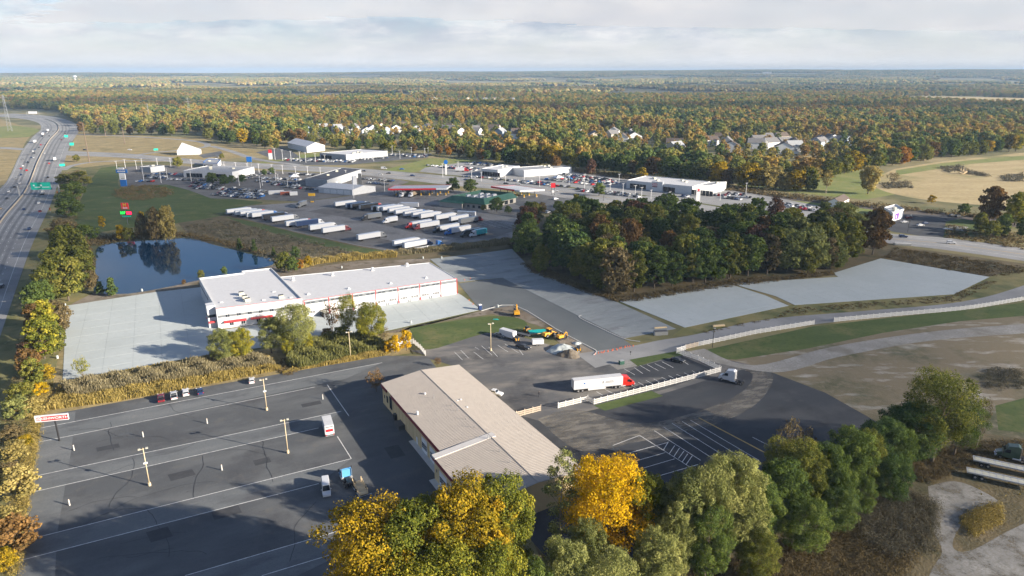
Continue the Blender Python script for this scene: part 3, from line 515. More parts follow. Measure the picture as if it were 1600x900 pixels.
sheet('parking_lot', [(788, 306), (870, 304), (905, 316), (930, 322), (880, 334), (840, 332), (806, 320)], .050, 'asphalt', label='dark asphalt lot of the fuel station', cat='paving')
strip('side_road', [(900, 345), (920, 332), (985, 318), (1010, 306)], [(905, 352), (930, 340), (1000, 322), (1040, 310)], .060, 'road', 'short grey side road below the dealership')
sheet('dealer_lot', [(190, 292), (186, 262), (240, 257), (400, 266), (540, 272), (600, 277), (640, 284), (604, 297), (540, 306), (470, 315), (410, 312), (330, 310), (295, 297), (260, 288)], .042, 'truck_stalls', label='dealership lot beside the blue pylon sign', cat='paving')
sheet('dealer_lot', [(664, 262), (728, 253), (800, 261), (900, 270), (990, 282), (1150, 298), (1230, 312), (1320, 330), (1340, 342), (1250, 341), (1100, 318), (1000, 304), (900, 293), (800, 281), (700, 273), (655, 268)], .042, 'road', label='pale paved lot of the roadside dealerships', cat='paving')
sheet('dealer_lot', [(425, 254), (470, 247), (560, 242), (610, 239), (675, 240), (668, 246), (600, 252), (540, 258), (450, 258)], .042, 'asphalt', label='dark lot of the grey dealership', cat='paving')
sheet('parking_lot', [(310, 242), (345, 236), (350, 243), (318, 247)], .044, 'asphalt', label='small dark lot beside the white wedge shaped building', cat='paving')
sheet('parking_lot', [(400, 238), (440, 230), (455, 236), (470, 246), (430, 250)], .044, 'asphalt', label='dark lot beside the white barn', cat='paving')
tb = sheet('parking_lot', [(1372, 352), (1382, 337), (1410, 334), (1500, 338), (1522, 348), (1508, 360), (1472, 374), (1395, 362)], .048, 'asphalt_dark', label='dark asphalt lot of the small restaurant', cat='paving')
sheet('lawn', [(1478, 346), (1500, 342), (1550, 350), (1545, 362), (1500, 370), (1474, 372)], .054, 'lawn', label='grass corner beside the small restaurant lot')
sheet('concrete_pad', [(1472, 358), (1486, 352), (1513, 355), (1506, 361)], .060, 'concrete', label='small pale slab on the grass by the restaurant')
RU = [(60, 232), (110, 236), (200, 240), (320, 250), (450, 257.5), (560, 263), (700, 275), (800, 283), (900, 295), (1000, 306), (1100, 320), (1250, 345), (1380, 364), (1480, 372), (1600, 388), (1800, 416)]
RD = [(60, 239), (110, 243), (200, 247), (320, 258), (450, 266), (560, 273), (700, 289), (800, 298), (900, 312), (1000, 324), (1100, 339), (1250, 358), (1380, 379), (1480, 391), (1600, 408), (1800, 440)]
road = strip('main_road', RU, RD, .062, 'road', 'wide grey main road past the dealerships')
for t, w, mt in ((.5, .5, 'line_yellow'), (.25, .25, 'line'), (.75, .25, 'line')):
    P = [G(*a) * (1 - t) + G(*b) * t for a, b in zip(RU, RD)]; band('lane_line', P, w, .070, mt, road, world=True)
band('frontage_road', [(330, 228), (360, 236), (390, 246), (420, 252), (470, 258)], 9, .058, 'road', None, 'narrow side road joining the main road')
band('ramp', [(98, 266), (112, 259), (150, 253), (220, 251), (300, 253), (340, 256)], 8, .056, 'road', None, 'exit ramp curving off the highway')
band('ramp', [(120, 210), (200, 213), (280, 218), (318, 223), (322, 229), (290, 234), (235, 239), (205, 244)], 8, .056, 'road', None, 'looping ramp inside the dry grass')
band('cross_road', [(-80, 229), (0, 231), (60, 235)], 16, .050, 'road', None, 'local road passing under the highway')
HL = [(-140, 640), (-120, 470), (-40, 330), (10, 284), (32, 240), (50, 215), (64, 201), (57, 191), (25, 184.5), (-30, 181)]
HR = [(-10, 560), (10, 497), (50, 383), (82, 312), (98, 262), (110, 226), (123, 203), (112, 190), (78, 181.5), (20, 177.5)]
hwy = strip('highway', HL, HR, .080, 'highway', 'broad multi lane highway bending away past the woods', 10)
def hwy_line(t, w, mt, z=.092, nm='lane_line', dash=False):
    A, B = smooth_line([G(*p) for p in HL], 10), smooth_line([G(*p) for p in HR], 10); P = [a * (1 - t) + b * t for a, b in zip(A, B)]
    if not dash: return band(nm, P, w, z, mt, hwy, n=1, world=True)
    acc = 0.0; k = 0
    for a, b in zip(P, P[1:]):
        L_ = (b - a).length; d = (b - a) / L_; s = (12 - acc) % 12
        while s < L_ and k < 70:
            p = a + d * s; q = a + d * min(s + 3.2, L_)
            if p.y < 800: line(hwy, p, q, w, z, mt, 'lane_dash', True); k += 1
            s += 12
        acc = (acc + L_) % 12
for t in (.14, .23, .32, .62, .71, .80): hwy_line(t, .2, 'line', dash=True)
for t in (.045, .415, .535, .90): hwy_line(t, .16, 'line')
for t in (.58, .67, .755, .275, .19): hwy_line(t, 1.8, 'tyre_track', .086, 'tyre_track')
def median():
    A, B = smooth_line([G(*p) for p in HL], 10), smooth_line([G(*p) for p in HR], 10); P = [a * .525 + b * .475 for a, b in zip(A, B)]; mb = MB()
    root = empty('median_barrier', P[8], 0, 'low concrete barrier down the middle of the highway', 'barrier')
    for a, b in zip(P[8:], P[9:]):
        d = b - a; L_ = d.length; c = (a + b) / 2
        if c.y > 1500: break
        n = max(1, int(L_ / 12)); 
        for k in range(n):
            s = a + d * ((k + .5) / n); o = MB().box((0, 0, .5), (L_ / n - .1, .55, 1.0), 0, 0, (1, .35)).obj('barrier_section', ['median'], root)
            o.location = s - root.location + Vector((0, 0, .08)); o.rotation_euler = (0, 0, math.atan2(d.y, d.x))
median()
pond = sheet('pond', [(146, 458), (150, 410), (153, 386), (190, 378), (250, 375), (295, 372), (340, 384), (400, 399), (427, 405), (425, 414), (400, 420), (370, 428), (310, 438), (270, 447), (200, 459)], .032, 'water', label='dark blue pond behind the white building', curved=3, cat='water')
sheet('pond', [(960, 352), (985, 346), (1003, 352), (1002, 368), (985, 378), (962, 372)], .036, 'water', label='small pool glimpsed between the trees of the wood', curved=3, cat='water')
sheet('pond', [(1232, 392), (1254, 388), (1260, 402), (1240, 408)], .036, 'water', label='tiny pool glimpsed at the right end of the wood', curved=3, cat='water')
for k, (y0, y1, off) in enumerate([(1, 1, -.75), (1, 1, .75)]):
    band('rail', [(900, 268.5), (1000, 281), (1100, 293.5), (1200, 307.5), (1330, 323.5), (1480, 339), (1600, 350), (1800, 367)], .12, .20, 'rail', None, 'thin steel rail of the rail line, %s one' % ('upper', 'lower')[k], offset=off, cat='rail')
# ------------------------------------------------------------------ trees
def quad_cloud(P, Nn, size, rs, aspect=(.55, 1.0)):
    n = len(P); t = rs.normal(size=(n, 3)); t -= Nn * (t * Nn).sum(1, keepdims=True); t /= np.linalg.norm(t, axis=1, keepdims=True) + 1e-9
    b = np.cross(Nn, t); s = (size * rs.uniform(.6, 1.35, n))[:, None]; a = s * rs.uniform(*aspect, n)[:, None]
    bend = Nn * s * .18
    V = np.stack([P - t * s * .5, P + b * a * .5 + bend, P + t * s * .5, P - b * a * .5 + bend * rs.uniform(-1, 1, (n, 1))], 1).reshape(-1, 3)
    return V
def quads_mesh(name, V, tint, mats, extra=None):
    n = len(V) // 4; nv = len(V); me = bpy.data.meshes.new(name)
    ev = np.zeros((0, 3)); ef = []
    if extra is not None: ev, ef = np.array(extra.v), extra.f
    me.vertices.add(nv + len(ev)); me.vertices.foreach_set('co', np.concatenate([V, ev]).astype(np.float32).ravel())
    loops = np.arange(nv, dtype=np.int32); starts = np.arange(n, dtype=np.int32) * 4
    for f in ef:
        starts = np.append(starts, len(loops)); loops = np.append(loops, np.array(f, np.int32) + nv)
    me.loops.add(len(loops)); me.loops.foreach_set('vertex_index', loops.astype(np.int32))
    me.polygons.add(len(starts)); me.polygons.foreach_set('loop_start', starts.astype(np.int32))
    for m in mats: me.materials.append(m)
    if ef: me.polygons.foreach_set('material_index', np.concatenate([np.zeros(n, np.int32), np.ones(len(ef), np.int32)]))
    me.update(calc_edges=True)
    at = me.attributes.new('tint', 'FLOAT', 'FACE'); at.data.foreach_set('value', np.concatenate([tint, np.full(len(ef), .4)]).astype(np.float32))
    return me
def lobes_for(rs, h, w, base, n, kind):
    out = []; cz = base + (h - base) * .5; hz = (h - base) * .5
    for i in range(n):
        t = (i + .5) / n; z = base + (h - base) * (.10 + .84 * t)
        u = (z - cz) / hz; env = math.sqrt(max(.03, 1 - abs(u) ** 2.2))
        if kind == 'oval': env *= (.9 if u < 0 else 1.0)
        if kind == 'vase': env *= .55 + .45 * (u + 1) / 2
        if kind == 'cone': env = max(.12, (1 - u) / 2)
        a = i * 2.399 + rs.uniform(-.5, .5); r = (w / 2) * env * rs.uniform(.45, .86); lr = w * rs.uniform(.105, .19) * (.72 + .4 * env)
        out.append((np.array([r * math.cos(a), r * math.sin(a), z - lr * .15]), np.array([lr, lr, lr * rs.uniform(.62, .85)])))
    out.append((np.array([rs.uniform(-.06, .06) * w, rs.uniform(-.06, .06) * w, h - w * .15]), np.array([w * .17, w * .17, w * .15])))
    for i in range(int(n * 1.3)):                     # small outer sprays break up the outline
        t = rs.uniform(.12, .97); z = base + (h - base) * t; u = (z - cz) / hz; env = math.sqrt(max(.03, 1 - abs(u) ** 2.2)); a = rs.uniform(0, 6.28)
        if kind == 'vase': env *= .55 + .45 * (u + 1) / 2
        if kind == 'cone': env = max(.12, (1 - u) / 2)
        r = (w / 2) * env * rs.uniform(.82, 1.08); lr = w * rs.uniform(.045, .085); out.append((np.array([r * math.cos(a), r * math.sin(a), z]), np.array([lr, lr, lr * rs.uniform(.7, 1.3)])))
    return out
def crown_mesh(name, seed, h, w, base, nl, leaves, size, kind='round', mat=None, fill=.25, core=None, open_=.0):
    rs = np.random.default_rng(seed); lob = lobes_for(rs, h, w, base, nl, kind); area = np.array([l[1][0] * l[1][2] for l in lob]); cnt = (leaves * area / area.sum()).astype(int)
    PP = []; NN = []; TT = []
    for i, ((c, r), k) in enumerate(zip(lob, cnt)):
        d = rs.normal(size=(k * 2, 3)); d /= np.linalg.norm(d, axis=1, keepdims=True); d = d[(d[:, 2] > -.55) | (rs.random(len(d)) < .3)][:k]
        lump = 1 + .22 * np.sin(d[:, 0] * 5 + i) * np.sin(d[:, 1] * 5 + 2 * i) + .16 * np.sin(d[:, 2] * 7 + i * 3)
        rad = np.where(rs.random(len(d)) < fill, rs.uniform(.35, .9, len(d)), rs.uniform(.88, 1.10, len(d))) * lump
        p = c + d * r * rad[:, None]; keep = np.ones(len(p), bool)
        for j, (c2, r2) in enumerate(lob):
            if j != i: keep &= (np.linalg.norm((p - c2) / r2, axis=1) > .72) | (rs.random(len(p)) < .08)
        if open_: keep &= rs.random(len(p)) > open_ * (.5 + .5 * np.sin(p[:, 0] * 1.7 + p[:, 2] * 1.3 + i))
        n = d / r; n /= np.linalg.norm(n, axis=1, keepdims=True); n = n + rs.normal(size=n.shape) * .55; n[:, 2] += .25; n /= np.linalg.norm(n, axis=1, keepdims=True)
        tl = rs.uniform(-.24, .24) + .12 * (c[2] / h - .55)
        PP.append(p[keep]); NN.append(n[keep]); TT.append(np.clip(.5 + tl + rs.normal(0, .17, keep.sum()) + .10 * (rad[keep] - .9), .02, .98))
    P = np.concatenate(PP); Nn = np.concatenate(NN); T = np.concatenate(TT)
    V = quad_cloud(P, Nn, size, rs); return quads_mesh(name, V, T, [mat]), lob
def trunk_mesh(name, seed, h, w, base, lob, r0, mat='bark', n=7, twigs=0):
    rs = np.random.default_rng(seed + 99); mb = MB(); top = h * .78; prev = Vector((0, 0, -.3)); segs = []
    lean = Vector((rs.uniform(-.03, .03), rs.uniform(-.03, .03), 0)) * h
    for k in range(1, 7):
        t = k / 6; p = Vector((lean.x * t + rs.uniform(-.012, .012) * h, lean.y * t + rs.uniform(-.012, .012) * h, top * t)); ra = r0 * (1 - .82 * (k - 1) / 6); rb = r0 * (1 - .82 * k / 6)
        mb.tube(prev, p, ra * (1.25 if k == 1 else 1), rb, n, cap=False); segs.append((prev.copy(), p.copy(), ra)); prev = p
    for i, (c, r) in enumerate(lob[:len(lob) // 2]):
        c = Vector(c); zt = max(base * .75, c.z - w * .28); a, b, ra = min(segs, key=lambda s: abs(s[1].z - zt)); s = b
        midp = (s + c) / 2 + Vector((rs.uniform(-.03, .03) * w, rs.uniform(-.03, .03) * w, -.03 * w)); rr = ra * .42
        mb.tube(s, midp, rr, rr * .6, 5, cap=False); mb.tube(midp, c, rr * .6, rr * .2, 5, cap=False)
        for q in range(twigs):
            e = c + Vector((rs.normal() * r[0], rs.normal() * r[1], abs(rs.normal()) * r[2])) * .95; mb.tube(midp.lerp(c, .5 + .5 * rs.random()), e, rr * .22, rr * .05, 4, cap=False)
    return mb.mesh(name, [mat], True)
PROTO = {}
def proto(key, seed, h, w, base, nl, leaves, size, kind='round', r0=None, mat='bark', twigs=0, **k):
    cm, lob = crown_mesh('crown', seed, h, w, base, nl, leaves, size, kind, LEAF['green'], **k)
    PROTO[key] = (cm, trunk_mesh('trunk', seed, h, w, base, lob, r0 or h * .018, mat, twigs=twigs), h)
# near trees (fine leaves), middle trees, small trees and shrubs
proto('near_a', 1, 20, 15, 4.0, 32, 66000, .27, open_=.5); proto('near_b', 2, 20, 12, 3.5, 30, 60000, .27, 'oval', open_=.5); proto('near_c', 3, 20, 16, 4.5, 34, 66000, .27, 'vase', fill=.3, open_=.5)
proto('near_d', 4, 20, 13, 2.0, 32, 60000, .27, 'round', open_=.5); proto('near_sparse', 5, 22, 6.5, 5, 26, 7500, .28, 'oval', mat='bark_pale', twigs=5, r0=.24, fill=.6, open_=.6)
proto('near_open', 6, 20, 17, 5, 22, 38000, .27, 'vase', twigs=3, fill=.35, open_=.5)
proto('mid_a', 11, 20, 14, 1.5, 22, 5200, .95); proto('mid_b', 12, 20, 11, 1.5, 22, 4800, .9, 'oval'); proto('mid_c', 13, 20, 15, 2, 24, 5200, .95, 'vase'); proto('mid_d', 14, 18, 14, .6, 22, 5000, .95)
proto('mid_sparse', 15, 20, 11, 5, 16, 2300, .75, 'vase', mat='bark_pale', twigs=4, fill=.5, open_=.4)
proto('small_a', 21, 6, 5.5, .8, 12, 3200, .36, r0=.13, twigs=1); proto('small_b', 22, 6, 4.6, .5, 12, 3000, .34, 'oval', r0=.12); proto('shrub_a', 23, 3, 4.6, .1, 12, 2400, .33, r0=.06, twigs=2, fill=.4); proto('shrub_b', 24, 3, 3.6, .05, 10, 1900, .33, r0=.06, twigs=2, fill=.4)
proto('cedar', 25, 6, 4.2, .3, 16, 3600, .33, 'cone', r0=.12); proto('bare_small', 26, 5, 6, 1.2, 14, 1500, .26, 'vase', r0=.12, twigs=6, fill=.6, open_=.4); proto('bare_big', 27, 18, 12, 4, 18, 1800, .5, 'vase', mat='bark_pale', twigs=8, fill=.6, open_=.5)
proto('far_a', 31, 16, 12, .3, 13, 1100, 1.5); proto('far_b', 32, 16, 10.5, .3, 13, 1000, 1.45, 'oval'); proto('far_c', 33, 15, 13, .3, 14, 1100, 1.5, 'vase')
def tree_at(pos, key, h, colour, label, group, rz=None, sx=1.0, name='broadleaf_tree', cat='tree', bark=None):
    cm, tm, h0 = PROTO[key]; s = h / h0
    root = empty(name, pos, random.uniform(0, 6.28) if rz is None else rz, label, cat, group)
    c = link('crown', cm, root, sc=(s * sx, s * sx, s)); c.material_slots[0].link = 'OBJECT'; c.material_slots[0].material = LEAF[colour]
    link('trunk', tm, root, sc=(s * sx, s * sx, s))
    return root
def px_tree(px, py, top, key, colour, label, group, sx=1.0, **k):
    """tree whose foot is seen at px,py and whose top reaches the photo row `top`"""
    p = G(px, py); lo, hi = 0.0, 80.0
    for _ in range(40):
        m_ = (lo + hi) / 2
        if proj_np(p.x, p.y, m_)[1] > top: lo = m_
        else: hi = m_
    return tree_at(p, key, max(lo, .6), colour, label, group, sx=sx, **k)
FG = 'trees of the near belt'
near = [  # foot x, foot y, top row, kind, colour, width factor, label
 (590, 1010, 800, 'near_a', 'golden', .95, 'golden leaved tree at the left end of the near belt'),
 (655, 1000, 790, 'near_b', 'yellow green', 1.0, 'yellow green tree with a forked top second from the left end of the near belt'),
 (730, 975, 758, 'near_b', 'golden', .95, 'golden green tree in front of the tan building roof edge'),
 (782, 945, 748, 'near_b', 'yellow green', .72, 'tall yellow green tree hiding the near corner of the tan building'),
 (690, 1060, 870, 'near_c', 'yellow green', 1.0, 'low yellow green crown at the bottom edge of the picture'),
 (770, 1040, 858, 'near_d', 'yellow green', .8, 'yellow green crown at the bottom edge under the tan roof'),
 (838, 1010, 880, 'near_b', 'green', .7, 'small green crown at the bottom edge left of the slender tree'),
 (876, 880, 702, 'near_sparse', 'grey green', .9, 'slender pale tree with a bare trunk before the tan end wall'),
 (948, 880, 716, 'near_a', 'bright yellow', .92, 'brilliant yellow tree beside the tan building'),
 (992, 872, 736, 'near_d', 'yellow green', .85, 'yellow green tree against the side of the brilliant yellow one'),
 (915, 925, 812, 'near_d', 'grey green', .72, 'small grey green tree before the brilliant yellow one'),
 (880, 985, 845, 'near_d', 'grey green', .8, 'grey green crown at the bottom edge below the slender tree'),
 (950, 1000, 872, 'near_c', 'grey green', .9, 'broad grey green crown at the bottom edge below the yellow tree'),
 (1020, 945, 832, 'near_b', 'grey green', .95, 'pale grey green tree right of the yellow one at the bottom edge'),
 (1068, 885, 738, 'near_b', 'grey green', .85, 'tall pale green tree at the corner of the dark lot'),
 (1138, 870, 712, 'near_b', 'grey green', .85, 'sunlit pale green tree taller than its neighbours by the dark lot'),
 (1100, 905, 790, 'near_d', 'green', .8, 'green tree below the sunlit pale green one'),
 (1176, 862, 748, 'near_b', 'green', .95, 'dark green tree right of the sunlit pale green one'),
 (1212, 835, 722, 'near_b', 'green', .95, 'green tree below the bare branched snag'),
 (1232, 800, 690, 'near_c', 'olive', 1.0, 'olive tree with bare twigs rising above the dark lot'),
 (1278, 800, 694, 'near_b', 'green', .95, 'full green tree in the shaded middle of the belt'),
 (1318, 780, 672, 'near_b', 'green', 1.0, 'dark green tree in the shaded part of the belt'),
 (1366, 750, 655, 'near_d', 'dark green', .95, 'dark green tree left of the tall spreading one'),
 (1415, 725, 632, 'near_b', 'dark green', 1.4, 'dark green tree under the left side of the tall spreading one'),
 (1455, 722, 586, 'near_open', 'olive', 1.0, 'tall spreading olive tree with dark limbs before the bare field'),
 (1490, 712, 628, 'near_open', 'green', 1.0, 'loose green tree right of the tall spreading one'),
 (1300, 830, 760, 'near_d', 'dark green', 1.2, 'low dark green tree at the front of the shaded belt'),
 (1250, 862, 780, 'near_d', 'green', 1.2, 'low green tree at the front of the belt over brown brush'),
 (1385, 780, 712, 'near_d', 'dark green', 1.2, 'low bushy tree before the tall spreading one'),
 (1180, 905, 830, 'near_d', 'olive', 1.1, 'low olive tree over the brown brush'),
 (1104, 882, 722, 'near_c', 'grey green', .55, 'pale green tree between the corner tree and the tallest sunlit one'), (1155, 880, 762, 'near_d', 'grey green', .8, 'pale lower tree under the tallest sunlit one'), (1250, 815, 706, 'near_d', 'olive', .8, 'olive green tree between two taller green ones in the belt'), (1298, 812, 722, 'near_d', 'green', .85, 'rounded green tree in the second row of the belt'),
 (1344, 768, 676, 'near_c', 'olive', .7, 'olive tree with a notched top in the shaded belt'), (1392, 748, 662, 'near_d', 'green', .85, 'green tree just left of the tall spreading one'), (1340, 806, 744, 'near_d', 'green', .9, 'low green tree over the pale seed headed brush'), (1048, 905, 790, 'near_d', 'grey green', .7, 'small pale tree at the foot of the corner tree'),
]
for a in near: px_tree(a[0], a[1], a[2], a[3], a[4], a[6], FG, a[5])
px_tree(1223, 770, 655, 'bare_big', 'brown', 'bare grey snag standing above the belt by the dark lot', FG, .5)
px_tree(1250, 760, 668, 'bare_big', 'brown', 'small bare tree beside the snag', FG, .45)
px_tree(1525, 700, 622, 'bare_big', 'brown', 'thin bare tree between the spreading tree and the green patch', FG, .45)
WB = 'trees before the white building'
for a in [(350, 566, 514, 'near_d', 'grey green', 1.1, 'grey green tree at the left corner of the white building'), (378, 562, 514, 'near_d', 'yellow green', 1.1, 'yellow green tree before the red awnings'), (425, 552, 495, 'near_d', 'grey green', .9, 'narrow pale tree before the first windows of the white building'),
          (462, 550, 476, 'near_a', 'grey green', 1.0, 'tall grey green tree where the two roofs meet'), (450, 556, 518, 'near_d', 'yellow green', .75, 'low yellow green tree under the tall grey green one'), (482, 552, 520, 'near_d', 'yellow green', .7, 'small yellow green tree beside the brown hollow'),
          (545, 530, 462, 'near_open', 'yellow green', .62, 'open yellow green tree before the garage doors'), (582, 538, 472, 'near_a', 'yellow green', .82, 'full yellow green tree by the utility pole'), (520, 520, 474, 'bare_small', 'rust', .55, 'thin reddish tree by the dumpster'),
          (567, 532, 500, 'near_d', 'olive', .8, 'low dark olive tree under the full yellow green one'), (512, 530, 513, 'small_a', 'rust', 1.1, 'low rust coloured bush by the reeds'), (535, 533, 510, 'small_a', 'olive', 1.2, 'dark olive bush by the utility pole')]:
    px_tree(a[0], a[1], a[2], a[3], a[4], a[6], WB, a[5])
px_tree(130, 590, 561, 'bare_small', 'yellow green', 'small pale tree at the corner of the white concrete yard', None, .75)
for px, py, top, sx, lb in [(618, 551, 524, .8, 'bright yellow bush at the end of the curved fence'), (635, 548, 516, .7, 'taller yellow bush behind the curved fence'), (606, 551, 532, .7, 'low yellow bush at the foot of the pole')]:
    px_tree(px, py, top, 'small_b', 'bright yellow', lb, 'yellow bushes', sx, name='shrub', cat='shrub')
px_tree(600, 532, 512, 'bare_small', 'brown', 'bare brown bush behind the yellow bushes', None, .8, name='shrub', cat='shrub')
px_tree(588, 612, 581, 'bare_small', 'rust', 'bare reddish tree at the corner of the tan building', None, .85)
px_tree(684, 572, 560, 'bare_small', 'rust', 'thin reddish bush at the back of the tan building', None, .9, name='shrub', cat='shrub')
LB = 'trees along the highway verge'
lft = [(118, 440, 352, 'mid_d', 'olive', .6), (95, 455, 388, 'mid_c', 'olive', .75), (80, 475, 415, 'mid_a', 'olive', .8), (108, 470, 402, 'mid_a', 'olive', .75), (130, 452, 385, 'mid_b', 'olive', .8), (66, 492, 440, 'mid_d', 'green', .8), (60, 520, 475, 'mid_a', 'rust', .7), (78, 535, 470, 'mid_b', 'yellow green', .7), (92, 520, 470, 'mid_d', 'brown', .7), (70, 560, 500, 'mid_a', 'yellow green', .75),
       (85, 552, 505, 'mid_d', 'olive', .7), (48, 585, 545, 'mid_d', 'rust', .7), (58, 610, 560, 'mid_b', 'olive', .7), (72, 595, 572, 'small_a', 'golden', 1), (65, 618, 598, 'small_b', 'bright yellow', 1), (30, 655, 622, 'small_a', 'grey green', 1.0), (50, 650, 622, 'small_a', 'pale gold', 1.0), (26, 720, 690, 'small_a', 'pale gold', 1.0), (42, 700, 680, 'small_a', 'golden', .8), (15, 755, 725, 'small_a', 'brown', 1.0), (32, 780, 735, 'small_a', 'pale gold', 1.0), (12, 825, 795, 'small_a', 'pale gold', 1.0), (25, 860, 815, 'small_a', 'rust', 1.2), (8, 890, 860, 'small_a', 'golden', .9), (112, 405, 370, 'small_a', 'olive', 1.2),
       (135, 400, 370, 'mid_d', 'brown', .6), (100, 372, 345, 'small_a', 'brown', 1.4), (110, 340, 312, 'small_a', 'green', 1.2), (116, 310, 285, 'small_a', 'green', 1.2), (128, 290, 268, 'small_b', 'olive', 1.3), (104, 318, 300, 'small_a', 'dark green', 1.3), (102, 288, 272, 'small_a', 'olive', 1.3), (140, 425, 392, 'mid_d', 'brown', .6), (142, 452, 420, 'mid_d', 'brown', .6), (136, 378, 352, 'small_a', 'green', 1.2), (58, 560, 530, 'small_a', 'maroon', 1.3), (38, 625, 600, 'small_a', 'olive', 1.4), (18, 690, 668, 'small_a', 'brown', 1.3)]
for a in lft: px_tree(a[0], a[1], a[2], a[3], a[4], '%s %s in the highway belt %s' % (a[4], 'bush' if a[3][:5] == 'small' else 'tree', 'beside the pond' if a[1] < 480 and a[1] > 375 else ('beside the lawn' if a[1] <= 375 else ('beside the white yard' if a[1] < 600 else ('by the sign board' if a[1] < 700 else 'at the left lot edge')))), LB, a[5] * 1.3)
PB = 'small trees round the pond'
for a in [(158, 460, 440, 'cedar', 'dark green', 1.2, 'smaller of two dark round trees at the near corner of the pond'), (176, 462, 434, 'cedar', 'dark green', 1.1, 'larger of two dark round trees at the near corner of the pond'), (315, 436, 422, 'small_a', 'olive', .8, 'olive tree behind the left corner of the white roof'), (351, 430, 417, 'small_a', 'green', .8, 'green tree behind the step in the white roof'),
          (288, 445, 437, 'small_a', 'rust', .9, 'low brown bush on the near bank of the pond'), (375, 391, 372, 'cedar', 'dark green', .9, 'dark cedar left of a pair on the far bank of the pond'), (398, 394, 374, 'cedar', 'dark green', .85, 'dark cedar right of a pair on the far bank of the pond'), (428, 400, 386, 'cedar', 'dark green', .9, 'dark cedar at the right tip of the pond'),
          (445, 425, 394, 'small_a', 'olive', .95, 'bushy olive tree at the right end of the pond'), (458, 426, 402, 'small_a', 'green', .9, 'green bush beside the olive one behind the white roofs'), (470, 420, 405, 'small_b', 'orange', .9, 'orange bush behind the white roofs'), (482, 416, 400, 'small_a', 'golden', .9, 'golden bush behind the white roofs'), (462, 405, 386, 'small_a', 'dark green', .9, 'dark bush farther back beyond the orange one'),
          (245, 377, 325, 'mid_d', 'brown', .6, 'brown bushy tree in the middle of the far bank clump'), (264, 376, 322, 'mid_d', 'pale gold', .6, 'largest pale bushy tree on the far bank of the pond'), (226, 376, 334, 'mid_d', 'brown', .6, 'brown bushy tree left in the far bank clump'), (190, 377, 352, 'small_b', 'golden', .9, 'yellow tree on the far bank under the price sign'), (160, 357, 338, 'small_b', 'golden', .8, 'small golden tree on the lawn left of the price sign'), (203, 377, 356, 'small_a', 'olive', .9, 'olive bush beside the yellow tree on the far bank'), (222, 345, 330, 'small_b', 'golden', .7, 'small golden treetop right of the price sign')]:
    px_tree(a[0], a[1], a[2], a[3], a[4], a[6], PB, a[5])
# the shaded wood behind the concrete pads
WG = 'trees of the shaded wood'
wood_poly = [(800, 388), (812, 372), (830, 352), (905, 352), (960, 352), (1020, 358), (1100, 360), (1250, 365), (1335, 372), (1335, 400), (1290, 428), (1140, 438), (970, 462), (905, 440), (850, 412)]
def scatter(poly_px, n, dmin, seed, world=False):
    P = [p if world else G(*p) for p in poly_px]; rs = random.Random(seed); out = []
    x0, x1 = min(p[0] for p in P), max(p[0] for p in P); y0, y1 = min(p[1] for p in P), max(p[1] for p in P); t = 0
    while len(out) < n and t < 40000:
        t += 1; x, y = rs.uniform(x0, x1), rs.uniform(y0, y1)
        if in_poly([x], [y], P)[0] and all((x - a) ** 2 + (y - b) ** 2 > dmin * dmin for a, b in out): out.append((x, y))
    return out
rw = random.Random(5)
for x, y in scatter(wood_poly, 90, 7.0, 4) + [(p.x, p.y) for p in [G(k_, f_) for k_, f_ in [(880, 424), (905, 436), (935, 448), (962, 458), (990, 456), (1022, 450), (1050, 447), (1082, 441), (1112, 437), (1140, 434), (1168, 431), (1198, 428), (1230, 426), (1258, 422), (1290, 420), (1318, 408)]]]:
    u = proj_np(x, y)[0]; c = rw.choices(['green', 'dark green', 'olive', 'rust', 'maroon', 'brown'], [6, 3, 6, 1.2, .7, 1.2])[0]
    if u < 860: c = rw.choice(['olive', 'olive', 'maroon', 'green'])
    if u > 1230: c = rw.choice(['olive', 'grey green', 'grey green', 'yellow green', 'olive', 'brown'])
    h = rw.uniform(16, 23)
    tree_at((x, y, 0), rw.choice(['mid_a', 'mid_b', 'mid_c', 'mid_d', 'mid_a', 'mid_b']), h, c, '%s tree, %s, %s of the shaded wood' % (c, 'front row' if y < 325 else ('back row' if y > 385 else 'middle depth'), 'left end' if u < 880 else ('left half' if u < 1010 else ('middle' if u < 1120 else ('right half' if u < 1230 else 'right end')))), WG, sx=rw.uniform(.95, 1.2))
px_tree(985, 432, 386, 'small_b', 'orange', 'small orange tree at the front edge of the wood', WG, 1.0); px_tree(845, 425, 382, 'mid_d', 'olive', 'olive tree at the left front corner of the wood', WG, .8)
px_tree(1363, 398, 326, 'mid_a', 'rust', 'big rust brown tree standing alone by the road', None, .85); px_tree(1210, 345, 308, 'mid_d', 'maroon', 'maroon tree top rising behind the wood', None, .75)
px_tree(899, 345, 304, 'mid_b', 'yellow green', 'tall yellow tree on the lawn behind the wood', None, .75)
px_tree(1313, 330, 318, 'small_a', 'crimson', 'small crimson tree before the brown roofed house', None, .9)
for a in [(1275, 420, 365, 'mid_c', 'grey green', .9, 'pale willow like tree at the right end of the wood'), (1300, 415, 360, 'mid_d', 'olive', .8, 'olive tree at the right end of the wood'), (1262, 428, 378, 'mid_d', 'olive', .7, 'low olive tree before the pale one at the end of the wood')]: px_tree(a[0], a[1], a[2], a[3], a[4], a[6], WG, a[5])
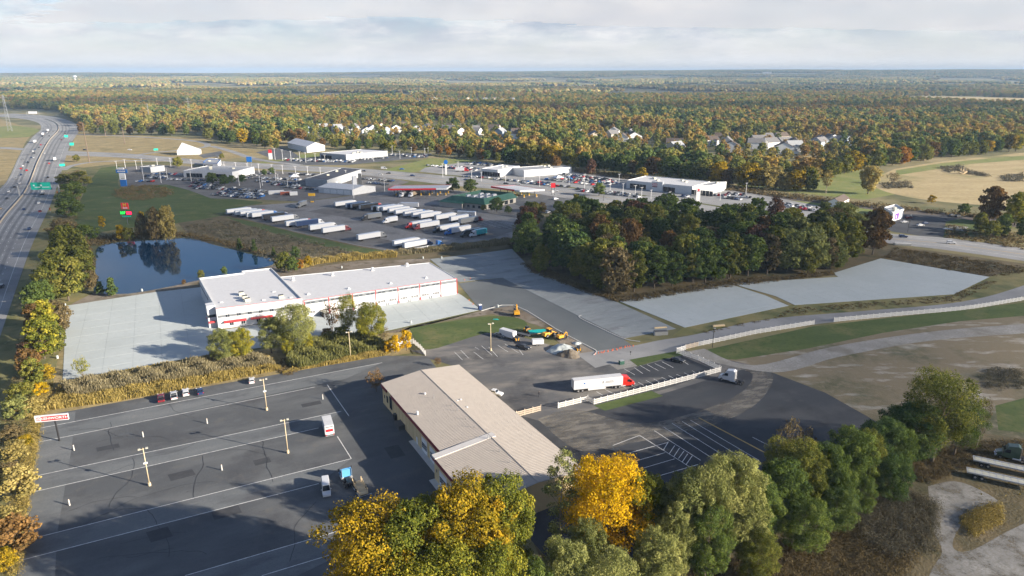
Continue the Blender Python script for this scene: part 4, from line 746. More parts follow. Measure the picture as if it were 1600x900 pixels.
for a in [(1545, 347, 291, 'mid_a', 'rust', .9, 'large rust topped tree beyond the restaurant lot'), (1585, 352, 300, 'mid_d', 'yellow green', .8, 'yellow green tree at the right edge beyond the road'), (1530, 362, 332, 'mid_d', 'olive', .8, 'low olive tree left of a dark pair beyond the road'), (1565, 368, 335, 'mid_d', 'green', .8, 'green tree in the clump beyond the road'), (1596, 372, 340, 'mid_a', 'dark green', .8, 'dark green tree at the frame edge beyond the road'), (1548, 372, 345, 'small_a', 'olive', 1.1, 'small olive tree in front of the clump beyond the road'),
          (1505, 335, 318, 'small_a', 'green', 1.2, 'low green tree left of the rust topped one'), (1455, 318, 305, 'small_b', 'golden', 1.2, 'golden bush at the edge of the pale field')]: px_tree(a[0], a[1], a[2], a[3], a[4], a[6], 'trees beyond the main road', a[5])
for a in [(708, 299, 278, 'dark green'), (735, 302, 280, 'green'), (776, 332, 309, 'dark green'), (756, 330, 320, 'olive'), (794, 334, 322, 'dark green'), (826, 330, 315, 'green'), (846, 333, 317, 'brown'), (872, 330, 314, 'green'), (936, 306, 286, 'green'), (912, 326, 309, 'green'), (332, 288, 270, 'dark green'), (351, 290, 273, 'dark green'), (363, 287, 274, 'dark green'), (379, 286, 273, 'dark green'), (413, 274, 265, 'dark green'), (425, 272, 262, 'dark green'), (278, 262, 246, 'olive'), (347, 248, 240, 'olive'), (120, 253, 242, 'olive'), (1052, 322, 306, 'green')]:
    px_tree(a[0], a[1], a[2], 'small_a', a[3], 'small %s ornamental tree %s' % (a[3], 'by the long white hall' if a[0] < 440 else 'by the truck stop'), 'small trees among the lots', 1.1)
# edge of the far forest: one object for each of the front trees
BASE = [(-200, 172), (0, 176), (60, 178), (92, 180), (122, 200), (130, 212), (300, 213), (312, 206), (330, 221), (400, 230), (425, 237), (452, 226), (500, 228), (535, 236), (600, 236), (680, 243), (760, 252), (800, 258), (900, 265), (1000, 276), (1100, 287), (1160, 294), (1240, 300), (1290, 284), (1320, 272), (1380, 262), (1450, 251), (1540, 242), (1650, 233), (2400, 215)]
bx = np.array([b[0] for b in BASE]); by = np.array([b[1] for b in BASE])
def base_row(px): return np.interp(px, bx, by)
EG = 'front trees of the far forest'
re_ = random.Random(12); x_ = 128
while x_ < 1600:
    for row in (0,):
        px = x_ + re_.uniform(-4, 4); py = base_row(px) - 1 - row * 3.2 - re_.uniform(0, 1.2)
        c = re_.choices(['green', 'olive', 'dark green', 'rust', 'yellow green', 'golden', 'brown', 'orange'], [4, 5, 3, 2.2, 1.6, 1.2, 1.5, .7])[0]
        if 1140 < px < 1300 and row == 0: c = re_.choice(['pale gold', 'golden', 'pale gold', 'olive'])
        key = re_.choice(['mid_a', 'mid_b', 'mid_c', 'mid_d']) if c != 'pale gold' else re_.choice(['mid_sparse', 'mid_c', 'mid_d'])
        p = G(px, py); tree_at(p, key, re_.uniform(14, 22) * (.68 if 470 < px < 790 else 1), c, '%s tree at the edge of the far forest %s' % (c, ('beyond the dry grass loop' if px < 310 else 'behind the white barn' if px < 520 else 'behind the grey dealership' if px < 700 else 'behind the glass showroom' if px < 820 else 'behind the packed car lot' if px < 960 else 'behind the long white dealership' if px < 1140 else 'left of the pale field' if px < 1380 else 'above the pale field')), EG, sx=re_.uniform(1.0, 1.3))
    x_ += 15 if x_ > 700 else 18
for a in [(1356, 303, 259, 'mid_c', 'pale gold', 1.0, 'big pale golden tree standing before the pale field'), (1395, 288, 270, 'bare_small', 'brown', 1.1, 'bare bush at the corner of the pale field'), (1290, 302, 265, 'mid_sparse', 'pale gold', .9, 'thin pale golden tree left of the big one by the field'), (1265, 298, 262, 'mid_d', 'olive', .8, 'olive tree left of the thin pale golden one'), (1002, 284, 262, 'small_b', 'golden', 1.1, 'small golden tree behind the white dealership'), (868, 268, 243, 'mid_d', 'rust', .8, 'rusty tree at the wood edge behind the dealerships'), (923, 272, 248, 'mid_d', 'maroon', .8, 'dark red tree at the wood edge behind the dealerships'), (822, 255, 240, 'small_a', 'yellow green', 1.1, 'yellow green round tree at the wood edge')]: px_tree(a[0], a[1], a[2], a[3], a[4], a[6], None, a[5])

# ------------------------------------------------------------------ the far forest, one mass
CLEAR = [[(470, 222), (480, 192), (600, 186), (770, 190), (800, 222), (640, 224)], [(925, 234), (935, 203), (1005, 203), (1065, 244), (1030, 246), (985, 233)], [(1100, 252), (1105, 212), (1330, 212), (1340, 244), (1250, 254)], [(640, 164), (650, 152), (800, 152), (805, 162)], [(338, 201), (345, 184), (445, 184), (450, 201)], [(930, 155), (945, 150), (985, 150), (980, 157)], [(780, 232), (785, 205), (812, 205), (815, 232)], [(880, 220), (900, 208), (925, 212), (915, 224)],
         [(1140, 147), (1150, 141), (1300, 142), (1290, 148)], [(100, 156), (110, 150), (170, 151), (165, 157)], [(1440, 150), (1450, 146), (1560, 147), (1550, 152)], [(1190, 262), (1200, 252), (1330, 252), (1340, 262)], [(500, 150), (510, 146), (600, 147), (590, 151)]]
CLEARW = [[G(*p) for p in c] for c in CLEAR]; rq = random.Random(17); FIELDS = []
for k in range(34):                                   # open fields between the far woods
    az = rq.uniform(-.66, .66); d = rq.uniform(1900, 9500); cx, cy = d * math.sin(az), d * math.cos(az); rx, ry = rq.uniform(180, 520), rq.uniform(260, 520) * (1 + d / 9000); t0 = rq.uniform(-.4, .4)
    FIELDS.append([(cx + math.cos(t0) * rx * math.cos(q) * rq.uniform(.8, 1.1) - math.sin(t0) * ry * math.sin(q), cy + math.sin(t0) * rx * math.cos(q) + math.cos(t0) * ry * math.sin(q) * rq.uniform(.85, 1.1)) for q in np.linspace(0, 6.283, 15)[:-1]])
    if d < 2500 or (d < 3000 and az < -.3): FIELDS.pop(); continue
    if d < 3000: sheet('field', FIELDS[-1], .02, rq.choice(['field', 'dry_grass', 'meadow', 'dry_grass']), label='open field among the far woods', world=True)
HWP = [G(*p) for p in [(-150, 184), (30, 187), (64, 204), (126, 206), (112, 188), (78, 180), (20, 176), (-150, 175)]]
def forest_points(y0, y1, sp, seed):
    rs = np.random.default_rng(seed); ys = np.arange(y0, y1, sp); out = []
    for y in ys:
        w = y * .80 + 40; xs = np.arange(-w, w, sp); out.append(np.stack([xs + rs.uniform(-.45, .45, len(xs)) * sp, np.full(len(xs), y) + rs.uniform(-.45, .45, len(xs)) * sp], 1))
    P = np.concatenate(out); u, v = proj_np(P[:, 0], P[:, 1]); keep = v < base_row(u) - 6.5
    for c in CLEARW: keep &= ~in_poly(P[:, 0], P[:, 1], c) | (rs.random(len(P)) < .32)
    keep &= ~in_poly(P[:, 0], P[:, 1], HWP)
    for c in FIELDS: keep &= ~in_poly(P[:, 0], P[:, 1], c)
    nn = np.sin(P[:, 0] / 260 + 1) * np.sin(P[:, 1] / 210 + P[:, 0] / 500); keep &= (nn < .80) | (rs.random(len(P)) < .25)
    return P[keep]
def instancer(name, P, meshes, label, smin, smax, seed, mat=None, zoff=0.0):
    rs = np.random.default_rng(seed); me = bpy.data.meshes.new(name); z = hill_z(P[:, 0], P[:, 1]) + zoff
    me.vertices.add(len(P)); me.vertices.foreach_set('co', np.column_stack([P, z]).astype(np.float32).ravel())
    sz = rs.uniform(smin, smax, len(P)); u, v = proj_np(P[:, 0], P[:, 1])
    for x0, x1, y0, y1 in ((460, 815, 190, 243), (915, 1075, 205, 262), (1095, 1345, 212, 275), (630, 820, 152, 166)): sz = np.where((u > x0) & (u < x1) & (v > y0) & (v < y1), sz * .70, sz)      # young low trees round the estates
    for nm, d in (('size', sz), ('turn', rs.uniform(0, 6.28, len(P)))):
        a = me.attributes.new(nm, 'FLOAT', 'POINT'); a.data.foreach_set('value', d.astype(np.float32))
    a = me.attributes.new('pick', 'INT', 'POINT'); a.data.foreach_set('value', rs.integers(0, len(meshes), len(P)).astype(np.int32))
    ob = link(name, me); props(ob, label, 'forest', None, 'stuff')
    src = []
    for i, m_ in enumerate(meshes): src.append(bpy.data.objects.new(name + '_source', m_))
    ng = bpy.data.node_groups.new(name, 'GeometryNodeTree'); ng.interface.new_socket('Geometry', in_out='INPUT', socket_type='NodeSocketGeometry'); ng.interface.new_socket('Geometry', in_out='OUTPUT', socket_type='NodeSocketGeometry')
    N = ng.nodes; L = ng.links; gi = N.new('NodeGroupInput'); go = N.new('NodeGroupOutput'); mp = N.new('GeometryNodeMeshToPoints'); ip = N.new('GeometryNodeInstanceOnPoints'); gtoi = N.new('GeometryNodeJoinGeometry')
    L.new(gi.outputs[0], mp.inputs[0]); L.new(mp.outputs[0], ip.inputs['Points'])
    for s in reversed(src):
        oi = N.new('GeometryNodeObjectInfo'); oi.inputs['Object'].default_value = s; oi.inputs['As Instance'].default_value = True; L.new(oi.outputs['Geometry'], gtoi.inputs[0])
    L.new(gtoi.outputs[0], ip.inputs['Instance']); ip.inputs['Pick Instance'].default_value = True
    def attr(n_, t):
        a_ = N.new('GeometryNodeInputNamedAttribute'); a_.data_type = t; a_.inputs[0].default_value = n_; return a_.outputs[0]
    L.new(attr('pick', 'INT'), ip.inputs['Instance Index']); cx = N.new('ShaderNodeCombineXYZ'); L.new(attr('turn', 'FLOAT'), cx.inputs[2]); L.new(cx.outputs[0], ip.inputs['Rotation']); L.new(attr('size', 'FLOAT'), ip.inputs['Scale'])
    L.new(ip.outputs[0], go.inputs[0]); md = ob.modifiers.new('trees', 'NODES'); md.node_group = ng
    return ob
def forest_meshes():
    out = []
    for i, k in enumerate(['far_a', 'far_b', 'far_c']):
        m_ = PROTO[k][0]; m_.materials.clear(); m_.materials.append(M['forest']); out.append(m_)
    return out
instancer('forest', np.concatenate([forest_points(640, 1700, 13.0, 1), forest_points(1700, 3400, 16.0, 2)]), forest_meshes(), 'autumn forest stretching away behind the houses', .72, 1.42, 3)
def patch_mesh(seed, size=190.0, n=210):
    rs = np.random.default_rng(seed); bm = bmesh.new(); bmesh.ops.create_icosphere(bm, subdivisions=1, radius=1); bv = np.array([v.co[:] for v in bm.verts]); bf = [[v.index for v in f.verts] for f in bm.faces]; bm.free()
    V = []; Fc = []; T = []
    for i in range(n):
        x, y = rs.uniform(-size / 2, size / 2, 2); r = rs.uniform(5, 9.5); h = rs.uniform(8, 15); k = len(V) * len(bv)
        V.append(bv * (1 + rs.normal(0, .12, (len(bv), 1))) * np.array([r, r, r * .72]) + np.array([x, y, h - r * .45])); Fc += [[a + k for a in f] for f in bf]; T += [np.clip(rs.normal(.45, .26), 0, 1)] * len(bf)
    me = bpy.data.meshes.new('canopy'); me.from_pydata(np.concatenate(V).tolist(), [], Fc); me.materials.append(M['canopy_far']); a = me.attributes.new('tint', 'FLOAT', 'FACE'); a.data.foreach_set('value', np.array(T, np.float32)); return me
def far_points():
    rs = np.random.default_rng(9); out = []; y = 3250.0
    while y < 16500:
        sp = 150 if y < 7000 else 185; w = y * .80 + 100; xs = np.arange(-w, w, sp); out.append(np.stack([xs + rs.uniform(-60, 60, len(xs)), np.full(len(xs), y) + rs.uniform(-60, 60, len(xs))], 1)); y += sp
    P = np.concatenate(out); nn = np.sin(P[:, 0] / 610 + 2) * np.sin(P[:, 1] / 830 + P[:, 0] / 1500) + .3 * np.sin(P[:, 0] / 170 + P[:, 1] / 240)
    keep = nn < .5
    for c in FIELDS: keep &= ~in_poly(P[:, 0], P[:, 1], c)
    return P[keep]
instancer('forest', far_points(), [patch_mesh(s) for s in (1, 2, 3, 4)], 'distant woods running up to the horizon', .85, 1.7, 5)
# ------------------------------------------------------------------ buildings
def poly_local(pts, z, origin):
    return [(G(p[0], p[1], z) - origin) for p in pts]
def wall_quad(mb, a, b, u0, u1, z0, z1, out=.05, m=0, thick=.06):
    """a shallow box lying on the wall a->b (outward normal to the right of a->b), from u0 to u1 metres"""
    d = (b - a); L_ = d.length; d = d / L_; n = Vector((d.y, -d.x, 0)); c = a + d * ((u0 + u1) / 2) + n * (out - thick / 2)
    mb.box((c.x, c.y, (z0 + z1) / 2), (u1 - u0, thick, z1 - z0), m, math.atan2(d.y, d.x)); return mb
def on_wall(a, b, u, z, out=.08):
    d = (b - a).normalized(); n = Vector((d.y, -d.x, 0)); p = a + d * u + n * out; return Vector((p.x, p.y, z)), math.atan2(d.y, d.x)
def inset(P, w):
    c = []; n = len(P)
    for i in range(n):
        p0, p1, p2 = P[i - 1], P[i], P[(i + 1) % n]; d1 = (p1 - p0).normalized(); d2 = (p2 - p1).normalized(); n1 = Vector((-d1.y, d1.x, 0)); n2 = Vector((-d2.y, d2.x, 0))
        k = 1 + n1.dot(n2); c.append(p1 + (n1 + n2) * (w / max(k, .3)))
    return c
def parapet(P, z, h, w, name, mats, root):
    Q = inset(P, w); mb = MB(); n = len(P)
    for i in range(n):
        j = (i + 1) % n; a, b, c, d = P[i], P[j], Q[j], Q[i]
        mb.add([(a.x, a.y, z), (b.x, b.y, z), (c.x, c.y, z), (d.x, d.y, z), (a.x, a.y, z + h), (b.x, b.y, z + h), (c.x, c.y, z + h), (d.x, d.y, z + h)], [(0, 1, 5, 4), (2, 3, 7, 6), (4, 5, 6, 7)])
    return mb.obj(name, mats, root)
def white_building():
    h = 8.0; o = G(338, 517); root = empty('service_building', o, 0, 'long white truck service building with red trim and garage doors', 'building')
    A = poly_local([(337.5, 484), (472, 467.5), (424, 420), (377, 425), (380, 427.5), (311, 436)], h, o); A = [Vector((p.x, p.y, 0)) for p in A]
    hb = 7.2; Bq = poly_local([(472.5, 468.5), (714, 435.5), (672, 410.5), (437, 433)], hb, o); Bq = [Vector((p.x, p.y, 0)) for p in Bq]
    Bq[0] = A[1] + (Bq[0] - A[1]) * .0 + Vector((.25, .12, 0))
    w1 = MB().prism([p for p in A], 0, h - .05).obj('office_wall', ['white_wall'], root); MB().prism(inset(A, .35), h - .049, h - .02).obj('office_roof', ['white_roof'], root)
    parapet(A, h - .05, .55, .35, 'parapet', ['white_wall'], root)
    w2 = MB().prism(Bq, 0, hb - .05).obj('garage_wall', ['white_wall'], root); MB().prism(inset(Bq, .3), hb - .049, hb).obj('garage_roof', ['white_roof'], root)
    parapet([Bq[0], Bq[1], Bq[2], Bq[3]], hb - .05, .22, .3, 'parapet', ['white_wall'], root)
    fa, fb = A[0], A[1]; L1 = (fb - fa).length; ga, gb = Bq[0], Bq[1]; L2 = (gb - ga).length
    wall_quad(MB(), fa, fb, 0, L1, h + .38, h + .52, .06).obj('red_coping', ['red_trim'], root); wall_quad(MB(), ga, gb, .2, L2, hb - .02, hb + .18, .10).obj('red_coping', ['red_trim'], root)
    wall_quad(MB(), fa, fb, .3, L1 - .3, 4.6, 5.5, .05).obj('grey_band', ['grey_band'], root)
    for k in range(7):
        u = 3.2 + k * (L1 - 6) / 6.4
        for q in (0, .75): wall_quad(MB(), fa, fb, u + q, u + q + .5, 4.55, 5.55, .09).obj('window', ['glass'], root)
    for u in (2.2, 12.0): 
        mb = MB(); p, rz = on_wall(fa, fb, 0, 0)
        w0, w1_ = u, u + 8.2; d = (fb - fa).normalized(); n = Vector((d.y, -d.x, 0)); a, b = fa + d * w0, fa + d * w1_
        vs = [(*(a).xy, 3.1), (*(b).xy, 3.1), (*(b + n * 1.3).xy, 2.75), (*(a + n * 1.3).xy, 2.75), (*(a + n * .05).xy, 2.6), (*(b + n * .05).xy, 2.6), (*(b + n * 1.3).xy, 2.55), (*(a + n * 1.3).xy, 2.55)]
        mb.add(vs, [(0, 3, 2, 1), (4, 5, 6, 7), (2, 3, 7, 6), (0, 4, 7, 3), (1, 2, 6, 5)]).obj('awning', ['red_trim'], root)
        for q in (2.0, 6.2):
            f = wall_quad(MB(), fa, fb, u + q, u + q + 1.5, .9, 2.3, .07).obj('window', ['white_wall'], root); wall_quad(MB(), fa, fb, u + q + .08, u + q + .7, 1.0, 2.2, .11).obj('pane', ['glass'], f); wall_quad(MB(), fa, fb, u + q + .8, u + q + 1.42, 1.0, 2.2, .11).obj('pane', ['glass'], f)
    # side entrance tower with red awnings
    sa, sb = A[-1], A[0]; d = (sb - sa).normalized(); n = Vector((d.y, -d.x, 0)); c = sb - d * 5 + n * 1.4
    MB().box((c.x, c.y, 4.5), (4.2, 3.0, 9.0), 0, math.atan2(d.y, d.x)).obj('entrance_tower', ['white_wall'], root); MB().box((c.x, c.y, 4.8), (4.3, 3.1, 1.1), 0, math.atan2(d.y, d.x)).obj('glass_band', ['glass'], root)
    for q in (-2.9, 3.2):
        e = c + d * q + n * .4; MB().box((e.x, e.y, 2.8), (1.4, 2.6, .5), 0, math.atan2(d.y, d.x), (.6, .9)).obj('awning', ['red_trim'], root)
    wall_quad(MB(), sa, sb, 2, 24, 5.0, 5.9, .06).obj('window', ['glass'], root)
    # garage front
    wall_quad(MB(), ga, gb, .3, L2 - .3, 5.55, 6.75, .05).obj('grey_band', ['grey_band'], root)
    n_bay = 6; bay0 = .4; bw = (L2 - 8.2) / n_bay
    for k in range(n_bay + 1):
        u = bay0 + k * bw; wall_quad(MB(), ga, gb, u - .13, u + .13, 0, hb + .05, .16, 0, .2).obj('red_post', ['red_trim'], root)
    wall_quad(MB(), ga, gb, L2 - .25, L2 + .02, 0, hb + .05, .16, 0, .2).obj('red_post', ['red_trim'], root)
    for k in range(n_bay):
        for q in (0, 1):
            u = bay0 + k * bw + bw * (.06 + .5 * q); wd = bw * .38
            dr = wall_quad(MB(), ga, gb, u, u + wd, .02, 4.5, .04).obj('garage_door', ['white_sign'], root)
            for zz in (1.55, 2.05):
                for j in range(3): wall_quad(MB(), ga, gb, u + .18 + j * (wd - .36) / 3 + .06, u + .18 + (j + 1) * (wd - .36) / 3 - .06, zz, zz + .36, .07).obj('pane', ['glass'], dr)
            for e in (-.25, wd + .05): wall_quad(MB(), ga, gb, u + e, u + e + .2, 0, 1.1, .35, 0, .3).obj('bollard', ['steel'], root)
            for j in (0, 1): wall_quad(MB(), ga, gb, u + .3 + j * wd * .5, u + .3 + j * wd * .5 + wd * .38, 5.95, 6.3, .09).obj('window', ['glass'], root)
    d = (gb - ga).normalized(); n = Vector((d.y, -d.x, 0))
    def roof_pt(px, py, z): return G(px, py, z) - o
    for px, py in [(377.5, 461), (383, 467), (387, 471), (439.5, 466)]:
        p = roof_pt(px, py, h); mb = MB().box((p.x, p.y, h + .75), (2.0, 1.8, 1.3), 0, SITE).box((p.x, p.y, h + 1.43), (1.9, 1.7, .08), 1, SITE)
        u = mb.obj('rooftop_unit', ['unit_beige', 'unit_dark'], root, bevel=.04); MB().tube((p.x, p.y, h + 1.46), (p.x, p.y, h + 1.56), .6, .6, 12).obj('fan_cover', ['unit_dark'], u)
    for px, py in [(458, 438), (519.5, 430.5), (582, 422.5), (636, 415.5)]:
        p = roof_pt(px, py, hb); mb = MB().tube((p.x, p.y, hb), (p.x, p.y, hb + .9), .45, .45, 10).tube((p.x, p.y, hb + .9), (p.x, p.y, hb + 1.5), .75, .55, 10).box((p.x, p.y, hb + .1), (1.5, 1.5, .2), 0, SITE); mb.obj('roof_vent', ['white_roof'], root)
    for px, py in [(482, 460), (545, 451.5), (610.5, 443), (666, 434.5)]:
        p = roof_pt(px, py, hb); MB().box((p.x, p.y, hb + .35), (1.5, 1.5, .7), 0, SITE, (.25, .25)).obj('roof_vent', ['white_roof'], root)
    for px, py in [(346, 472.5), (412, 469), (428, 456), (455, 465)]:
        p = roof_pt(px, py, h); MB().box((p.x, p.y, h + .15), (1.2, .7, .3), 0, SITE).obj('roof_hatch', ['white_wall'], root)
white_building()
def tan_building():
    h = 6.5; o = G(603, 630); root = empty('tan_garage', o, 0, 'tan metal garage building with ribbed roof and maroon fascia', 'building')
    def q(px, py, z=h): p = G(px, py, z) - o; return Vector((p.x, p.y, 0))
    NW, NE, SE = q(597, 599), q(715.5, 570.5), q(912, 736); dl = (SE - NE); dn = dl.normalized(); LW = (q(692, 708) - NW).length; Wm = NW + dn * LW
    Wf = q(678, 712) ; Lf = dl.length - LW; across = (NE - NW)
    wv = Vector((-dn.y, dn.x, 0));  wv = wv if wv.dot(across) < 0 else -wv      # pointing west, out of the long wall
    Wf = Wm + wv * 2.4; Sf = Wf + dn * Lf; SE2 = NE + dn * (LW + Lf); ridge = h + 1.25
    MB().prism([NW, Wm, Wm + (NE - NW), NE], 0, h - .02).obj('wall', ['tan_wall'], root)
    MB().prism([Wf, Sf, SE2, Wm + (NE - NW)], 0, h - .02).obj('front_wall', ['tan_wall'], root)
    Rn = (NW + NE) / 2; Rm = Rn + dn * LW; Rs = Rn + dn * (LW + Lf); Em = NE + dn * LW
    def roofpart(nm, a, b, c, d, za, zb, over=.0):      # a-b eave, c-d ridge
        mb = MB(); mb.add([(a.x, a.y, za), (b.x, b.y, za), (c.x, c.y, zb), (d.x, d.y, zb), (a.x, a.y, za + .12), (b.x, b.y, za + .12), (c.x, c.y, zb + .12), (d.x, d.y, zb + .12)], [(4, 5, 6, 7), (0, 3, 2, 1), (0, 1, 5, 4), (1, 2, 6, 5), (3, 0, 4, 7)])
        ob = mb.obj(nm, ['tan_roof'], root); L_ = (b - a).length; k = int(L_ / .62); rb = MB()
        for i in range(k):
            t = (i + .5) / k; p = a.lerp(b, t); s = d.lerp(c, t); e = (b - a).normalized() * .05
            rb.add([(p.x - e.x, p.y - e.y, za + .12), (p.x + e.x, p.y + e.y, za + .12), (s.x + e.x, s.y + e.y, zb + .12), (s.x - e.x, s.y - e.y, zb + .12), (p.x, p.y, za + .17), (s.x, s.y, zb + .17)], [(0, 4, 5, 3), (4, 1, 2, 5), (0, 1, 4)])
        r = rb.obj('roof_ribs', ['tan_roof'], ob); r['kind'] = 'stuff'; return ob
    ov = wv * .35
    roofpart('roof', NW + ov, Wm + ov, Rm, Rn, h, ridge); roofpart('roof', SE2 - ov, NE - ov, Rn, Rs, h, ridge); roofpart('front_roof', Wf + ov, Sf + ov, Rs, Rm, h - .05, ridge)
    for a, b, c, f in ((NW, NE, Rn, 1), (Sf, SE2, Rs, -1)):
        v = [(a.x, a.y, h - .02), (b.x, b.y, h - .02), (c.x, c.y, ridge)]; MB().add(v, [(0, 1, 2) if f < 0 else (2, 1, 0)]).obj('gable', ['tan_wall'], root)
    # white flat strip where the front wing meets the long roof
    s0 = Wf + ov * 1.3 - dn * .3; s1 = Rm - dn * .3 - wv * 1.2; w = 2.1
    MB().add([(s0.x, s0.y, h + .26), ((s0 + dn * w).x, (s0 + dn * w).y, h + .26), ((s1 + dn * w).x, (s1 + dn * w).y, ridge + .30), (s1.x, s1.y, ridge + .30), (s0.x, s0.y, h - .2), ((s0 + dn * w).x, (s0 + dn * w).y, h - .2), ((s1 + dn * w).x, (s1 + dn * w).y, ridge - .1), (s1.x, s1.y, ridge - .1)],
             [(0, 1, 2, 3), (0, 4, 5, 1), (1, 5, 6, 2), (2, 6, 7, 3), (3, 7, 4, 0)]).obj('roof_step', ['white_strip'], root)
    rc = MB(); c0, c1 = Rn, Rs; e = wv * .22
    rc.add([(*(c0 + e).xy, ridge + .16), (*(c1 + e).xy, ridge + .16), (*(c1 - e).xy, ridge + .16), (*(c0 - e).xy, ridge + .16), (*c0.xy, ridge + .24), (*c1.xy, ridge + .24)], [(0, 1, 5, 4), (4, 5, 2, 3)]).obj('ridge_cap', ['tan_roof'], root)
    # west wall: a -> b with the outside to the right means running north to south reversed
    a, b = NW, Wm; 
    def put(nm, a, b, u0, u1, z0, z1, out, mt, par=root, th=.06): return wall_quad(MB(), a, b, u0, u1, z0, z1, out, 0, th).obj(nm, [mt], par)
    flip = (Vector(((b - a).normalized().y, -(b - a).normalized().x, 0)).dot(wv) < 0)
    def W(u0, u1, front=False):
        a, b = (Wf, Sf) if front else (NW, Wm); L_ = (b - a).length
        return (a, b, u0, u1) if not flip else (b, a, L_ - u1, L_ - u0)
    for u0, u1 in ((0, 4.6), (8.5, LW)): put('fascia', *W(u0, u1), h - 1.0, h + .05, .42, 'maroon', th=.4)
    put('fascia', *W(0, Lf, True), h - 1.0, h + .0, .42, 'maroon', th=.4)
    for u in np.arange(1.2, LW, 2.6): put('wall_rib', *W(u, u + .22), 0, h - 1.0, .05, 'tan_panel')
    for u0, u1, z0, z1 in ((1.5, 2.3, 2.4, 3.6), (3.6, 5.0, 2.0, 4.2), (6.2, 8.4, 1.2, 5.2)):
        f = put('window', *W(u0, u1), z0, z1, .08, 'unit_beige'); n_ = max(1, int((z1 - z0) / .6))
        for j in range(n_): put('pane', *W(u0 + .08, u1 - .08), z0 + .06 + j * (z1 - z0 - .12) / n_ + .04, z0 + .06 + (j + 1) * (z1 - z0 - .12) / n_, .12, 'glass', f)
    put('door', *W(27.0, 28.0), .05, 2.2, .08, 'white_sign')
    def rolldoor(u0, u1, front):
        dr = put('garage_door', *W(u0, u1, front), .05, 4.2, .08, 'white_sign')
        for zz in (1.3, 1.85, 2.4):
            for j in range(4): put('pane', *W(u0 + .15 + j * (u1 - u0 - .3) / 4 + .05, u0 + .15 + (j + 1) * (u1 - u0 - .3) / 4 - .05, front), zz, zz + .38, .12, 'glass', dr)
    for u in (31.0, 36.5, 41.4): rolldoor(u, u + 3.6, False)
    for u in (3.2, 9.2, 14.6): rolldoor(u, u + 4.2, True)
    for u in (1.6, 8.1): put('lamp', *W(u, u + .4, True), 3.0, 3.7, .22, 'unit_dark')
    put('plinth', *W(25, LW), .02, .16, 1.5, 'kerb', th=1.5); put('plinth', *W(0, Lf, True), .02, .16, 1.5, 'kerb', th=1.5)
    # sawn off pipes and aerials on the roof
    for px, py, l in [(678, 621, 4), (706, 634, 5), (715, 642, 4), (728, 655, 4), (742, 668, 4), (762, 685, 4.5), (765, 687, 3), (781, 706, 4), (797, 723, 4), (815, 740, 4)]:
        p = G(px, py, ridge) - o; mb = MB(); mb.tube((p.x, p.y, ridge - .9), (p.x, p.y, ridge + .9), .07, .07, 6); mb.obj('roof_pipe', ['steel'], root)
    for px, py in [(720, 626), (715, 628), (730, 638), (664, 616), (652, 645)]:
        p = G(px, py, ridge - .4) - o; MB().tube((p.x, p.y, ridge - 1.0), (p.x, p.y, ridge + .1), .3, .3, 8).obj('roof_vent', ['white_sign'], root)
    put('end_window', Sf, SE2, 8, 9.5, 2.5, 4, .08, 'glass')
tan_building()
def hall(name, label, A, B, C, h, wall='white_wall', roof='grey_roof', glass=None, doors=0, units=2, par=.5, band=None, cat='building', fascia=None, windows=0):
    """flat roofed hall over the base pixels A (front left), B (front right), C (back right)"""
    a, b, c = G(*A), G(*B), G(*C); d = a + c - b; P = [Vector((p.x - a.x, p.y - a.y, 0)) for p in (a, b, c, d)]; root = empty(name, a, 0, label, cat)
    MB().prism(P, 0, h - .05).obj('wall', [wall], root); MB().prism(inset(P, .35), h - .049, h).obj('roof', [roof], root); parapet(P, h - .05, par, .35, 'parapet', [fascia or wall], root)
    L_ = (P[1] - P[0]).length; D = (P[2] - P[1]).length
    if band: 
        wall_quad(MB(), P[0], P[1], .2, L_ - .2, h - 1.6, h - .8, .06).obj('band', [band], root); wall_quad(MB(), P[1], P[2], .2, D - .2, h - 1.6, h - .8, .06).obj('band', [band], root)
    if glass:
        for u0, u1 in glass:
            n_ = max(1, int((u1 - u0) / 3.0))
            for j in range(n_): wall_quad(MB(), P[0], P[1], u0 + j * (u1 - u0) / n_ + .1, u0 + (j + 1) * (u1 - u0) / n_ - .1, .3, h * .68, .07).obj('window', ['glass'], root)
    for k in range(windows): wall_quad(MB(), P[0], P[1], L_ * (k + .3) / windows, L_ * (k + .3) / windows + 1.4, 1.2, 2.6, .07).obj('window', ['glass'], root)
    for k in range(doors): wall_quad(MB(), P[1], P[2], D * (k + .5) / doors - 1.6, D * (k + .5) / doors + 1.6, .05, 3.4, .07).obj('garage_door', ['light_grey_wall'], root)
    rs = random.Random(len(label))
    for k in range(units):
        p = P[0].lerp(P[1], rs.uniform(.15, .85)) + (P[3] - P[0]) * rs.uniform(.25, .75); MB().box((p.x, p.y, h + .6), (2.4, 2.0, 1.2), 0, SITE).obj('rooftop_unit', ['unit_beige'], root)
    return root, P
def gabled(name, label, A, B, C, h, rise, wall, roof, along=True, cat='house', windows=2, door=False, garage=False):
    a, b, c = G(*A), G(*B), G(*C); d = a + c - b; root = empty(name, a, 0, label, cat); P = [Vector((p.x - a.x, p.y - a.y, 0)) for p in (a, b, c, d)]; gable_house(root, P, h, rise, wall, roof, along, windows, door, garage); return root, P
